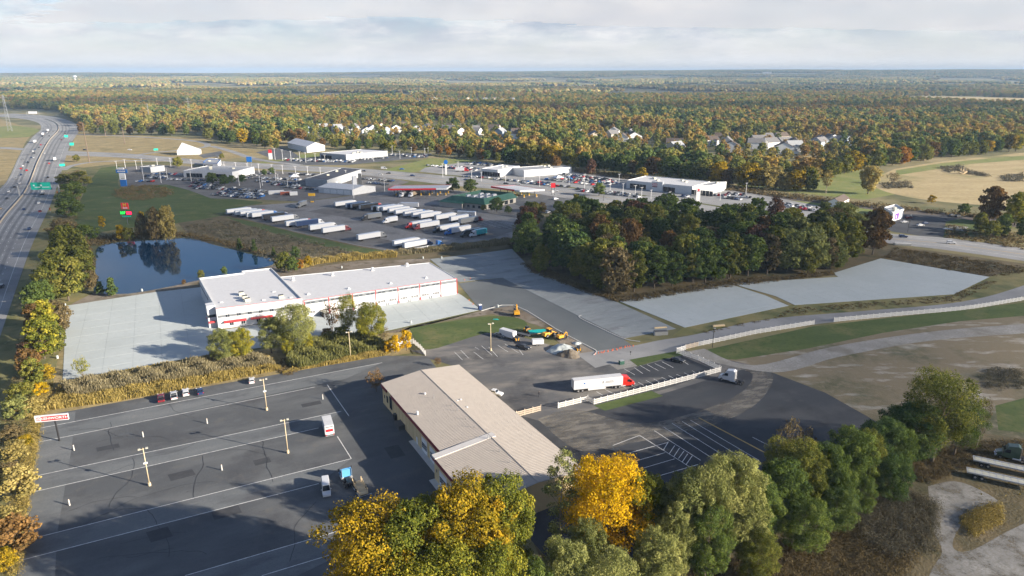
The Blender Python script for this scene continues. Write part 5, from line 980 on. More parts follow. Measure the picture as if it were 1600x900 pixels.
def gable_house(root, P, h, rise, wall, roof, along=True, windows=2, door=False, garage=False):
    MB().prism(P, 0, h).obj('wall', [wall], root)
    if not along: P = P[1:] + P[:1]
    e = .4; u = (P[1] - P[0]).normalized() * e; v = (P[3] - P[0]).normalized() * e; m0 = (P[0] + P[3]) / 2; m1 = (P[1] + P[2]) / 2
    for m_, s, q in ((m0, P[0], P[3]), (m1, P[2], P[1])): MB().add([(s.x, s.y, h), (q.x, q.y, h), (m_.x, m_.y, h + rise)], [(0, 1, 2)]).obj('gable', [wall], root)
    mb = MB()
    for s, t, sg in ((P[0], P[1], -1), (P[3], P[2], 1)):
        a, b = s - u + v * sg, t + u + v * sg; c, d = m1 + u, m0 - u; dz = rise * e / max(.1, (P[3] - P[0]).length / 2)
        vs = [(a.x, a.y, h - dz + .02), (b.x, b.y, h - dz + .02), (c.x, c.y, h + rise + .02), (d.x, d.y, h + rise + .02)]; vs += [(x, y, z + .16) for x, y, z in vs]
        mb.add(vs, [(4, 5, 6, 7), (3, 2, 1, 0), (0, 1, 5, 4), (1, 2, 6, 5), (2, 3, 7, 6), (3, 0, 4, 7)])
    mb.obj('roof', [roof], root)
    if windows:
        for i in range(4):
            a, b = P[i], P[(i + 1) % 4]; L_ = (b - a).length
            for k in range(windows):
                for z in ((1.0, 2.3),) + (((3.6, 4.8),) if h > 4.8 else ()): wall_quad(MB(), a, b, L_ * (k + .5) / windows - .6, L_ * (k + .5) / windows + .6, z[0], z[1], .06).obj('window', ['glass'], root)
R_, P_ = hall('dealership', 'low grey building with a white front at the left of the lot', (220, 269), (236, 270), (258, 267), 5, 'grey_wall', 'grey_roof', None, 0, 1)
hall('dealership', 'long white dealership hall behind the small round trees', (287.5, 277), (364, 279.5), (398, 271), 6, 'light_grey_wall', 'grey_roof', [(3, 20), (28, 44)], 2, 4)
hall('dealership', 'small white and blue showroom at the roadside', (318, 262), (341, 263), (346, 257), 5, 'white_wall', 'grey_roof', [(1, 12)], 0, 1, fascia='blue_sign')
hall('workshop', 'grey block building with a dark flat roof', (478, 291), (512, 294), (565, 276), 6.5, 'grey_wall', 'dark_roof', None, 2, 2)
R_, P_ = gabled('workshop', 'white metal shed with a low gable beside the truck lot', (498, 301), (551, 305.5), (587, 299.5), 4.6, 2.2, 'light_grey_wall', 'light_grey_wall', True, 'building', 0)
for k in range(4): 
    L_ = (P_[1] - P_[0]).length; wall_quad(MB(), P_[0], P_[1], L_ * (.16 + .2 * k), L_ * (.16 + .2 * k) + L_ * .17, .05, 3.6, .06).obj('garage_door', ['white_sign'], R_)
p_ = (P_[0] * .35 + P_[1] * .65) + (P_[3] - P_[0]) * .62; MB().box((p_.x, p_.y, 6.5), (3.2, 3.2, 13), 0, SITE).obj('tower', ['light_grey_wall'], R_); MB().box((p_.x + 4, p_.y + 3, 7.5), (2.2, 2.2, 15), 0, SITE).obj('dark_stack', ['dark_grey'], R_)
hall('dealership', 'glass fronted white showroom of the middle dealership', (752, 274.5), (778, 277), (812, 270), 6.5, 'white_wall', 'white_roof', [(1, 22)], 0, 2)
hall('dealership', 'big white hall with grey roof beyond the packed car lot', (800, 272), (819, 276.5), (893, 271), 6, 'white_wall', 'grey_roof', None, 2, 3)
R_, P_ = hall('dealership', 'long white dealership with red emblem over the entrance', (979, 294), (1081, 304.5), (1108, 296), 6.5, 'light_grey_wall', 'white_roof', [(3, 18), (30, 44), (58, 76)], 0, 5, fascia='white_wall')
L_ = (P_[1] - P_[0]).length; wall_quad(MB(), P_[0], P_[1], L_ * .40, L_ * .57, 0, 8.2, 1.2, 0, 1.2).obj('entrance_block', ['white_wall'], R_)
p_, rz_ = on_wall(P_[0], P_[1], L_ * .45, 5.8, 1.3)
for r0, r1, sx in ((1.5, 1.2, 1.5), (.8, .55, 1.0)):
    mb = MB(); n = 20; vs = []
    for i in range(n):
        a_ = 2 * math.pi * i / n
        for r_ in (r0, r1): vs.append((r_ * sx * math.cos(a_), 0, r_ * .75 * math.sin(a_)))
    mb.add(vs, [(2 * i, 2 * ((i + 1) % n), 2 * ((i + 1) % n) + 1, 2 * i + 1) for i in range(n)]); mb.obj('emblem', ['red_sign'], R_, p_, (0, 0, rz_))
p_, rz_ = on_wall(P_[0], P_[1], L_ * .45, 3.9, 1.3); MB().box((0, 0, 0), (4.6, .04, .7)).obj('dark_text_row', ['maroon'], R_, p_, (0, 0, rz_))
hall('dealership', 'white end block with dark flat roof beside the long white dealership', (1084, 303.5), (1111, 302.8), (1134, 297), 6.8, 'white_wall', 'grey_roof', None, 1, 1)
hall('dealership', 'grey dealership with light roof beyond the main road', (500, 247.5), (541, 250.5), (606, 244), 6, 'grey_wall', 'white_roof', [(2, 18)], 3, 5)
gabled('barn', 'large white gabled barn by the dark lot', (450, 231), (480, 238.5), (508, 235.5), 7, 4.5, 'white_wall', 'light_grey_wall', True, 'building', 0)
def wedge():
    a, b = G(277, 242.5), G(312, 241.5); d = (b - a); L_ = d.length; u = d / L_; v = Vector((-u.y, u.x, 0)) * 16; root = empty('chapel', a, 0, 'white wedge shaped building rising to a point', 'building')
    z = [5, 5, 5, 5]; P = [Vector((0, 0, 0)), d.copy(), d + v, v.copy()]; MB().prism(P, 0, 4.8).obj('wall', ['white_wall'], root)
    t = u * (L_ * .22) + v * .6; MB().add([(*p.xy, 4.8) for p in P] + [(t.x, t.y, 14.0)], [(0, 1, 4), (1, 2, 4), (2, 3, 4), (3, 0, 4)]).obj('roof', ['white_roof'], root)
wedge()
for k, (A, B, C, h) in enumerate([((342, 200), (372, 201), (392, 196), 8), ((376, 197), (412, 199), (440, 194), 8), ((400, 202), (428, 204), (442, 200), 6)]):
    hall('school', ['pale low building left in the cluster among far trees', 'longest pale low building in the cluster among far trees', 'front pale low building in the cluster among far trees'][k], A, B, C, h, 'house_tan', 'white_roof', None, 0, 4, windows=8)
# the small restaurant with the purple panel
R_, P_ = hall('restaurant', 'small white flat roofed restaurant with a purple panel', (1379, 338.5), (1392, 347), (1410.5, 341), 6, 'white_wall', 'white_roof', None, 0, 3, par=.7)
L_ = (P_[1] - P_[0]).length; D_ = (P_[2] - P_[1]).length
wall_quad(MB(), P_[0], P_[1], .3, L_ - .3, .2, 5.2, .07).obj('dark_front', ['dark_grey'], R_); wall_quad(MB(), P_[1], P_[2], .1, 1.6, .1, 6.2, .12).obj('dark_pier', ['dark_grey'], R_)
wall_quad(MB(), P_[1], P_[2], D_ * .28, D_ * .60, .8, 4.8, .09).obj('purple_panel', ['purple'], R_)
for q, sx_, nm in ((.39, 1.6, 'white_wall'), (.47, .9, 'purple')):
    p_, rz_ = on_wall(P_[1], P_[2], D_ * q, 2.7, .16); MB().add([(-.5 * sx_, 0, -1.2), (.5 * sx_, 0, -1.2), (.42 * sx_, 0, .5), (0, 0, 1.3), (-.42 * sx_, 0, .5)], [(0, 1, 2, 3, 4)]).obj('bell_emblem', [nm], R_, p_, (0, 0, rz_))
gabled('house', 'pale house with brown roof by the rail line', (1293, 322), (1312, 324.5), (1326, 317), 3.6, 2.6, 'house_white', 'brown_shingle', False, 'house', 2)
# truck stop
def truck_stop():
    R1, P = hall('truck_stop_store', 'truck stop store with green mansard roof and roof fans', (700, 322.5), (757, 328), (806, 316.5), 5.2, 'stone_wall', 'grey_roof', None, 0, 0, par=.1)
    Q = inset(P, -1.0); I = inset(P, 2.2); mb = MB()
    for i in range(4):
        j = (i + 1) % 4; mb.add([(*Q[i].xy, 4.2), (*Q[j].xy, 4.2), (*I[j].xy, 8.0), (*I[i].xy, 8.0), (*I[j].xy, 5.4), (*I[i].xy, 5.4), (*Q[i].xy, 3.9), (*Q[j].xy, 3.9)], [(0, 1, 2, 3), (3, 2, 4, 5), (6, 7, 1, 0)])
    mb.obj('green_roof', ['green_roof'], R1); L_ = (P[1] - P[0]).length; D = (P[2] - P[1]).length
    for k in range(7):
        p = P[0].lerp(P[1], .25 + .09 * k) + (P[3] - P[0]) * (.35 + .3 * (k % 2)); u = MB().box((p.x, p.y, 6.6), (3.0, 2.6, 2.2), 0, SITE).obj('rooftop_unit', ['white_wall'], R1); MB().tube((p.x, p.y, 7.7), (p.x, p.y, 7.95), 1.0, 1.0, 10).obj('fan_cover', ['grey_wall'], u)
    for k in range(5): wall_quad(MB(), P[1], P[2], D * (.12 + .17 * k), D * (.12 + .17 * k) + 4, .4, 3.2, .07).obj('window', ['glass'], R1)
    for k in range(6): wall_quad(MB(), P[0], P[1], L_ * (.08 + .15 * k), L_ * (.08 + .15 * k) + 2, .8, 2.6, .07).obj('window', ['glass'], R1)
    a, b, c = G(687, 322.5), G(722, 326), G(738, 318); d = a + c - b; P2 = [Vector((p.x - a.x, p.y - a.y, 0)) for p in (a, b, c, d)]; R2 = empty('truck_stop_annex', a, 0, 'stone annex with green hipped roof beside the truck stop store', 'building')
    MB().prism(P2, 0, 4).obj('wall', ['stone_wall'], R2); Q2 = inset(P2, -1); m0 = P2[0].lerp(P2[1], .35).lerp(P2[3].lerp(P2[2], .35), .5); m1 = P2[0].lerp(P2[1], .65).lerp(P2[3].lerp(P2[2], .65), .5)
    MB().add([(*q.xy, 3.8) for q in Q2] + [(*m0.xy, 7), (*m1.xy, 7)], [(0, 1, 5, 4), (1, 2, 5), (2, 3, 4, 5), (3, 0, 4)]).obj('roof', ['green_roof'], R2)
    def canopy(label, A, B, C, h, ncol, white_end):
        a, b, c = G(*A), G(*B), G(*C); d = a + c - b; P = [Vector((p.x - a.x, p.y - a.y, 0)) for p in (a, b, c, d)]; r = empty('fuel_canopy', a, 0, label, 'canopy'); MB().prism(inset(P, .1), h, h + 1.0).obj('deck', ['grey_roof'], r)
        MB().prism(inset(P, .6), h + 1.001, h + 1.05).obj('deck_top', ['light_grey_wall'], r)
        for i in range(4):
            L_ = (P[(i + 1) % 4] - P[i]).length; split = L_ * (.82 if i == 0 else (0 if i == 1 else 1)) if white_end else L_
            if split > .1: wall_quad(MB(), P[i], P[(i + 1) % 4], 0, split, h - .15, h + 1.15, .08, 0, .16).obj('fascia', ['red_sign'], r)
            if split < L_ - .1: wall_quad(MB(), P[i], P[(i + 1) % 4], split + .01, L_, h - .15, h + 1.15, .08, 0, .16).obj('white_fascia', ['white_sign'], r)
        for k in range(ncol):
            t = (k + .5) / ncol
            for s in (.25, .75):
                p = P[0].lerp(P[1], t) + (P[3] - P[0]) * s; MB().box((p.x, p.y, h / 2), (.5, .5, h)).obj('column', ['dark_grey'], r); q = MB().box((p.x + 1.6, p.y, 1.0), (.7, 1.3, 2.0)).box((p.x + 1.6, p.y, .12), (1.4, 3, .24), 1).obj('fuel_pump', ['yellow_sign', 'kerb'], r)
    canopy('long truck fuelling canopy with red fascia', (607, 307.5), (698, 306.5), (706, 301), 5.4, 7, True); canopy('car fuelling canopy with red fascia behind the green roof', (767, 303), (812, 310), (851, 308), 5.2, 4, True)
truck_stop()
# houses
def houses(px_list, group, where, seed):
    rs = random.Random(seed); walls = ['house_white', 'house_white', 'house_tan', 'house_blue', 'white_wall']; names = {'house_white': 'white', 'white_wall': 'bright white', 'house_tan': 'tan', 'house_blue': 'grey blue'}
    for i, (px, py, s) in enumerate(px_list):
        p = G(px, py); w = rs.choice(walls); rf = rs.choice(['grey_shingle', 'brown_shingle', 'grey_roof']); a = rs.choice([R(10), R(25), R(-15), R(70), R(40)]); L_, D = rs.uniform(11, 15) * s, rs.uniform(8.5, 11) * s
        root = empty('house', p, a, '%s two storey house with %s gable roof %s' % (names[w], 'brown' if 'brown' in rf else 'grey', where), 'house', group); P = [Vector((0, 0, 0)), Vector((L_, 0, 0)), Vector((L_, D, 0)), Vector((0, D, 0))]
        gable_house(root, P, 5.6 * s, 3.6 * s, w, rf, rs.random() < .6, 2)
        MB().box((L_ + 2.6, D * .35, 1.7), (5.2, 6.5, 3.4)).obj('garage', [w], root); MB().box((L_ + 2.6, D * .35, 3.55), (5.6, 6.9, .25), 0, 0, (.9, .5)).obj('garage_roof', [rf], root)
houses([(524, 206, 1.3), (541, 209, 1.2), (553, 205, 1.3), (566, 210, 1.2), (577, 207, 1.3), (590, 203, 1.2), (598, 210, 1.3), (612, 207, 1.3), (625, 201, 1.2), (476, 208, 1.2), (498, 204, 1.2), (643, 207, 1.2), (660, 203, 1.2), (690, 208, 1.4), (704, 205, 1.3), (715, 212, 1.3), (735, 208, 1.3), (748, 212, 1.3), (762, 206, 1.3), (785, 214, 1.4)], 'houses of the middle estate', 'in the middle estate', 3)
houses([(800, 214, 1.4), (808, 218, 1.4), (902, 215, 1.3), (922, 219, 1.4), (948, 213, 1.5), (955, 219, 1.5), (962, 224, 1.5), (980, 222, 1.5), (990, 217, 1.5), (1040, 233, 1.5), (1055, 240, 1.5)], 'houses among the trees', 'between the trees of the far forest', 4)
houses([(1128, 238, 1.5), (1143, 231, 1.5), (1168, 233, 1.5), (1178, 228, 1.5), (1192, 224, 1.5), (1200, 233, 1.5), (1210, 240, 1.5), (1222, 232, 1.5), (1216, 222, 1.4), (1233, 238, 1.5), (1250, 233, 1.5), (1268, 229, 1.6), (1282, 232, 1.5), (1292, 226, 1.5), (1308, 229, 1.5), (1320, 228, 1.4), (1105, 228, 1.4), (1116, 222, 1.4)], 'houses of the right hand estate', 'in the estate before the field', 5)
houses([(655, 160, 1.25), (668, 159, 1.25), (680, 157, 1.25), (692, 160, 1.25), (703, 158, 1.25), (714, 160, 1.25), (728, 157, 1.25), (742, 160, 1.25), (756, 158, 1.25), (770, 157, 1.25), (784, 160, 1.25), (796, 158, 1.25)], 'houses of the far estate', 'in the far estate under the horizon', 6)
gabled('shed', 'white shed at the left among trees beside the school cluster', (406, 214), (414, 215), (420, 213), 5, 3, 'house_white', 'grey_shingle', True, 'building', 1)

# ------------------------------------------------------------------ vehicles (front along +X, wheels on z = 0)
def wheel_mesh(r, w, rimr):
    t = MB().tube((0, -w / 2, 0), (0, w / 2, 0), r, r, 14); k = MB().tube((0, -w / 2 - .015, 0), (0, w / 2 + .015, 0), rimr, rimr, 10); return t.mesh('tyre', ['tyre']), k.mesh('rim', ['rim'])
WH = {'car': wheel_mesh(.33, .22, .21), 'truck': wheel_mesh(.52, .32, .28), 'dual': wheel_mesh(.52, .62, .28), 'big': wheel_mesh(.8, .5, .4), 'small': wheel_mesh(.4, .3, .2)}
WR = {'car': .33, 'truck': .52, 'dual': .52, 'big': .8, 'small': .4}
def wheels(root, kind, spots):
    for x, y in spots:
        t = link('wheel', WH[kind][0], root, (x, y, WR[kind])); link('rim', WH[kind][1], t)
def car_shapes(kind):
    """returns body and window builders for one body style"""
    b, g = MB(), MB()
    S = {'sedan': (4.7, 1.82, [(-2.35, .38), (-2.33, .82), (-2.2, .95), (-1.5, .98), (1.0, .95), (1.9, .84), (2.28, .70), (2.35, .5), (2.32, .3), (-2.3, .28)], [(-1.75, .97), (-1.05, 1.42), (.15, 1.44), (1.05, .95)]),
         'hatch': (4.2, 1.8, [(-2.1, .38), (-2.1, .85), (-1.95, .98), (.9, .97), (1.7, .86), (2.05, .7), (2.1, .45), (2.05, .3), (-2.05, .28)], [(-2.0, .97), (-1.65, 1.48), (.1, 1.5), (.95, .97)]),
         'suv': (4.8, 1.95, [(-2.4, .45), (-2.4, 1.0), (-2.3, 1.1), (1.0, 1.08), (1.95, .98), (2.35, .85), (2.4, .5), (2.35, .36), (-2.35, .36)], [(-2.3, 1.09), (-2.05, 1.72), (.1, 1.75), (1.0, 1.08)]),
         'van': (5.9, 2.05, [(-2.95, .5), (-2.95, 1.2), (1.9, 1.2), (2.5, 1.1), (2.9, .95), (2.95, .5), (2.9, .38), (-2.9, .38)], [(-2.95, 1.2), (-2.9, 2.6), (1.3, 2.65), (2.0, 1.2)]),
         'pickup': (5.7, 2.0, [(-2.85, .55), (-2.85, 1.12), (-.75, 1.12), (1.1, 1.1), (2.3, 1.02), (2.75, .9), (2.85, .6), (2.8, .42), (-2.8, .45)], [(-.85, 1.1), (-.7, 1.78), (.55, 1.8), (1.25, 1.1)])}[kind]
    L_, w, prof, cab = S; prof = prof[::-1]; cab = cab[::-1]
    b.side(prof, w, 0, 0, lambda x, z: .90 if abs(x) > L_ * .45 else (.97 if z > .9 else 1.0))
    zt = max(z for x, z in cab); z0 = min(z for x, z in cab)
    b.side(cab, w * .93, 0, 0, lambda x, z: .82 if z > z0 + .2 else 1.0)
    if kind == 'pickup': b.box((-1.8, 0, 1.14), (1.95, 1.55, .04), 1)
    xs = sorted(cab, key=lambda p: p[0]); (x0, za), (x1, zb), (x2, zc), (x3, zd) = sorted(cab, key=lambda p: p[0])
    def lerp(p, q, t): return (p[0] + (q[0] - p[0]) * t, p[1] + (q[1] - p[1]) * t)
    def wy(z): return w * .93 / 2 * (1.0 + (.82 - 1.0) * (z - z0) / (zt - z0))
    for s in (-1, 1):          # side windows
        lo = z0 + (zt - z0) * .22 if kind != 'van' else z0 + .25; hi = zt - (zt - z0) * .16
        def px(edge0, edge1, z): return edge0[0] + (edge1[0] - edge0[0]) * (z - edge0[1]) / (edge1[1] - edge0[1])
        back = lambda z: px((x0, za), (x1, zb), z); front = lambda z: px((x3, zd), (x2, zc), z); k = .12
        splits = [(0, .47), (.53, 1)] if kind not in ('van', 'hatch') else [(0, 1)]
        if kind == 'van': splits = [(.72, 1)]
        for a, c in splits:
            pts = []
            for z, t in ((lo, a), (lo, c), (hi, c), (hi, a)):
                xa, xb = back(z) + k, front(z) - k; pts.append((xa + (xb - xa) * t, s * (wy(z) + .012), z))
            g.quad(pts if s < 0 else pts[::-1])
    for e0, e1, sgn in (((x3, zd), (x2, zc), 1), ((x0, za), (x1, zb), -1)):
        if kind == 'van' and sgn < 0: continue
        a, c = lerp(e0, e1, .12), lerp(e0, e1, .88); o = .015 * sgn
        pts = [(a[0] + o, -wy(a[1]) * .9, a[1] + .012), (a[0] + o, wy(a[1]) * .9, a[1] + .012), (c[0] + o, wy(c[1]) * .9, c[1] + .012), (c[0] + o, -wy(c[1]) * .9, c[1] + .012)]
        g.quad(pts if sgn > 0 else pts[::-1])
    return b, g, L_, w
CARK = {k: car_shapes(k) for k in ('sedan', 'hatch', 'suv', 'van', 'pickup')}
def near_car(kind, colour, pos, rz, label, group=None, name=None, cat=None):
    b, g, L_, w = CARK[kind]; root = empty(name or {'van': 'van', 'pickup': 'pickup_truck'}.get(kind, 'parked_car'), pos, rz, label, cat or {'van': 'van', 'pickup': 'pickup'}.get(kind, 'car'), group)
    b.obj('body', ['paint_' + colour, 'black'], root, bevel=.05); g.obj('windows', ['glass'], root); ax = L_ * .31
    wheels(root, 'car', [(ax, w / 2 - .1), (ax, -w / 2 + .1), (-ax, w / 2 - .1), (-ax, -w / 2 + .1)])
    zl = .72 if kind in ('sedan', 'hatch') else .88
    for s in (-1, 1):
        MB().box((L_ / 2 - .08, s * w * .34, zl), (.12, .38, .14)).obj('headlight', ['lamp_glass'], root); MB().box((-L_ / 2 + .03, s * w * .38, zl + .1), (.1, .28, .2)).obj('tail_light', ['tail_red'], root)
        MB().box((L_ * .17, s * (w / 2 + .08), 1.02 if kind in ('sedan', 'hatch') else 1.25), (.14, .2, .13)).obj('mirror', ['paint_' + colour], root)
    return root
FAR = {}
def far_mesh(kind):
    if kind not in FAR:
        b, g, L_, w = CARK[kind]; m_ = MB(); m_.add(b.v, b.f, 0); m_.add(g.v, g.f, 1); ax = L_ * .31
        for x in (-ax, ax): m_.tube((x, -w / 2 + .01, .33), (x, w / 2 - .01, .33), .33, .33, 8, 2)
        FAR[kind] = m_.mesh('car', ['paint_white', 'glass', 'tyre'])
    return FAR[kind]
def far_car(kind, colour, pos, rz, label, group, name='parked_car'):
    o = link(name if kind != 'pickup' else 'pickup_truck', far_mesh(kind), None, pos, (0, 0, rz)); props(o, label, 'pickup' if kind == 'pickup' else 'car', group)
    o.material_slots[0].link = 'OBJECT'; o.material_slots[0].material = M['paint_' + colour]
    return o
LOTCOL = (['white', 'silver', 'grey', 'black', 'dark blue', 'blue', 'red', 'maroon'], [5, 4, 4, 5, 3, 1.2, 1.3, .6]); rc_ = random.Random(21)
def car_row(a, b, n, rel, where, group, z=.062, dark=0.0, jitter=.15):
    A, B = G(*a), G(*b); d = B - A; base = math.atan2(d.y, d.x)
    for i in range(n):
        t = (i + .5) / n + rc_.uniform(-jitter, jitter) / n; p = A + d * t; k = rc_.choices(['sedan', 'suv', 'pickup', 'hatch'], [3, 5, 3, 2])[0]; c = rc_.choices(*LOTCOL)[0]
        if rc_.random() < dark: c = rc_.choice(['black', 'dark blue', 'grey'])
        if rc_.random() < .05: continue
        far_car(k, c, (p.x, p.y, z), base + rel + rc_.choice([0, math.pi]) + rc_.uniform(-.04, .04), '%s %s %s' % (c, {'suv': 'tall car', 'sedan': 'sedan', 'pickup': 'pickup', 'hatch': 'hatchback'}[k], where), group)
GA = 'cars for sale on the lot by the blue pylon'; wa = 'on the blue pylon lot'
for a, b, n, wx in [((228, 275.5), (259, 277), 9, 'in the front corner'), ((230, 278.5), (258, 279), 6, 'in the front corner'), ((212, 284), (242, 284), 5, 'scattered'), ((262, 281), (326, 283), 14, 'below the long white hall'), ((300, 286), (330, 288), 5, 'below the long white hall'), ((310, 289.5), (342, 291), 7, 'in the row under the round trees'), ((302, 295), (372, 297), 14, 'in the third row from the grass'), ((346, 300), (411, 305), 14, 'in the second row from the grass'),
                    ((331, 305), (406, 311), 15, 'in the row at the grass edge'), ((360, 296), (416, 300), 9, 'in the fourth row from the grass'), ((400, 284), (467, 287.5), 15, 'in the row across the open middle'), ((445, 293), (497, 297), 11, 'in the row beside the containers'), ((378, 280), (395, 278), 4, 'beside the hall end'), ((388, 275.5), (432, 271), 6, 'under the dark roadside trees'), ((452, 272.5), (493, 274.5), 8, 'along the roadside'), ((564, 280), (616, 284), 9, 'behind the white shed'), ((574, 286), (606, 290), 7, 'behind the white shed')]:
    car_row(a, b, n, R(90), wx + ' ' + wa, GA, dark=.35)
GB = 'cars for sale on the middle dealership lot'
for a, b, n, wx in [((667, 259), (726, 264.5), 10, 'in the row at the meadow edge'), ((705, 260.5), (750, 265), 8, 'in the second row from the meadow'), ((728, 256.5), (775, 260), 9, 'behind the glass showroom'), ((722, 276.5), (766, 279), 9, 'before the glass showroom'), ((770, 280.5), (812, 284), 8, 'right of the glass showroom'), ((812, 286), (890, 293), 15, 'in the roadside row'), ((882, 274), (955, 283), 13, 'in the top row of the packed lot'), ((885, 277.5), (965, 287), 13, 'in the second row of the packed lot'),
                    ((868, 279), (955, 289.5), 13, 'in the third row of the packed lot'), ((850, 280.5), (940, 291), 10, 'in the lowest row of the packed lot'), ((900, 296), (998, 306), 17, 'in the kerbside row')]:
    car_row(a, b, n, R(90), wx + ' of the middle dealership', GB)
GC = 'cars at the right hand dealership'
for a, b, n, wx in [((1108, 305), (1131, 306.5), 4, 'at the end block'), ((1136, 303), (1164, 306), 6, 'right of the end block'), ((1128, 309), (1160, 313), 5, 'in the lower row right of the end block'), ((1228, 320), (1268, 325), 9, 'in the row by the bright grass'), ((1238, 326), (1300, 333), 8, 'in the lower row by the bright grass'), ((1040, 304), (1078, 309), 5, 'before the red emblem')]:
    car_row(a, b, n, R(90), wx, GC)
GD = 'cars at the grey dealership'
for a, b, n, wx in [((442, 249), (556, 252.5), 17, 'in the roadside row'), ((560, 250), (607, 247), 8, 'beside the wall'), ((608, 242), (670, 243), 10, 'in the back row'), ((615, 245), (665, 246), 7, 'in the second row')]:
    car_row(a, b, n, R(90), wx + ' of the grey dealership', GD)
def packed(rows, name, label, seed, rel=R(90), sp=2.75):
    rs = random.Random(seed); cols = LOTCOL[0]; mb = MB()
    for a, b in rows:
        A, B = G(*a), G(*b); d = B - A; n = int(d.length / sp); an = math.atan2(d.y, d.x) + rel
        for i in range(n):
            if rs.random() < .12: continue
            p = A + d * ((i + .5) / n); k = rs.choice(['sedan', 'suv', 'suv', 'hatch']); bb, g, L_, w = CARK[k]; ci = cols.index(rs.choices(*LOTCOL)[0]); t = an + rs.choice([0, math.pi]); c, s = math.cos(t), math.sin(t)
            for m_, src in ((ci, bb), (len(cols), g)): mb.add([(p.x + x * c - y * s, p.y + x * s + y * c, z + .07) for x, y, z in src.v], src.f, m_)
    props(mb.obj(name, ['paint_' + c for c in cols] + ['glass']), label, 'cars', None, 'stuff')
packed([((296, 292), (368, 294.5)), ((340, 302.5), (412, 308)), ((420, 289), (470, 291)), ((402, 279), (470, 282)), ((240, 272), (284, 273.5))], 'packed_cars', 'more cars packed between the rows of the blue pylon lot', 41)
packed([((690, 262), (745, 267)), ((735, 254.5), (790, 258.5)), ((880, 272.5), (950, 281)), ((875, 276), (962, 285)), ((866, 277.5), (960, 288)), ((905, 299), (1000, 309)), ((815, 283.5), (862, 287.5))], 'packed_cars', 'more cars packed between the rows of the middle dealership', 42)
packed([((445, 250.8), (552, 254)), ((612, 243.5), (668, 244.5))], 'packed_cars', 'more cars packed between the rows of the grey dealership', 43)
packed([((1228, 322.5), (1266, 327.5)), ((1130, 306), (1175, 310))], 'packed_cars', 'more cars packed at the right hand dealership', 44)
for px, py, k, c, rz, lb in [(252, 625, 'pickup', 'maroon', 119, 'dark red pickup first in the row of four by the reeds'), (272, 621, 'pickup', 'silver', 119, 'silver pickup second in the row of four by the reeds'), (290.5, 616, 'suv', 'white', 118, 'white sport utility car third in the row of four by the reeds'), (312.5, 614, 'sedan', 'dark blue', 122, 'dark blue sedan last in the row of four by the reeds'), (393.5, 597, 'hatch', 'white', 112, 'white hatchback parked alone by the reeds'),
                             (1059, 565, 'sedan', 'black', -38, 'dark sedan in the stalls below the green island'), (772, 617, 'pickup', 'white', -25, 'white pickup beside the tan roof'), (817.5, 545, 'pickup', 'black', -35, 'black pickup before the gravel heaps'), (781, 526, 'sedan', 'grey', -35, 'dark grey car beside the white box trailer')]:
    near_car(k, c, G(px, py) + Vector((0, 0, .05)), R(rz), lb)
near_car('van', 'white', G(510, 768) + Vector((0, 0, .05)), R(-72), 'white panel van beside the blue tractor')
for px, py, k, c, rz, lb in [(1413, 348, 'sedan', 'silver', 10, 'silver car beside the white restaurant'), (1438, 353, 'sedan', 'white', 10, 'white car parked left of a dark one at the restaurant'), (1446, 350, 'sedan', 'dark blue', 10, 'dark car parked right of a white one at the restaurant'), (1420, 341.5, 'suv', 'maroon', 20, 'dark red car behind the restaurant'), (1488, 338.5, 'suv', 'black', 10, 'black car at the far side of the restaurant lot'), (1498, 340, 'suv', 'black', 10, 'second black car at the far side of the restaurant lot'), (1411, 371, 'suv', 'dark blue', -12, 'dark blue car driving on the main road left of a white one'), (1486, 381, 'suv', 'white', -12, 'white car driving on the main road'), (1330, 355, 'sedan', 'blue', -12, 'bright blue car behind the rust brown tree'), (1323, 343, 'pickup', 'black', 0, 'dark pickup on the forecourt before the restaurant'),
                             (958, 322, 'pickup', 'black', 25, 'dark pickup leaving the side road'), (967, 319, 'pickup', 'maroon', 25, 'dark red pickup leading on the side road'), (868, 299.5, 'sedan', 'white', -8, 'white car in the roadside lane by the red sign'), (868, 312, 'suv', 'white', 40, 'white car on the fuel station lot'), (818, 328, 'sedan', 'white', 0, 'white car by the hedge of the fuel station'), (842, 328, 'sedan', 'grey', 60, 'grey car by the hedge of the fuel station'), (856, 333, 'suv', 'silver', 60, 'silver car by the hedge of the fuel station'), (728, 281.5, 'sedan', 'dark blue', -6, 'dark blue car on the main road below the middle dealership'), (791, 288, 'suv', 'black', -6, 'black car on the main road below the packed lot'), (809, 288.5, 'suv', 'silver', -6, 'silver car on the main road below the packed lot'), (594, 273.5, 'suv', 'silver', -6, 'silver car on the main road left of the meadow'), (607, 271.5, 'sedan', 'black', 174, 'black car on the main road left of the meadow'), (645, 275.5, 'suv', 'dark blue', -6, 'dark blue car on the main road below the meadow'), (568, 268, 'sedan', 'black', 174, 'black car far along the main road'),
                             (600, 264.5, 'van', 'silver', -4, 'silver van on the main road'), (628, 265, 'sedan', 'blue', -4, 'blue car at the meadow kerb'), (203, 235, 'suv', 'white', -2, 'white car on the looping ramp'), (133, 235, 'suv', 'black', -2, 'black car under the overpass'), (340, 246, 'sedan', 'grey', -50, 'grey car on the narrow side road')]:
    far_car(k, c, G(px, py) + Vector((0, 0, .075)), R(rz), lb, None, 'car')
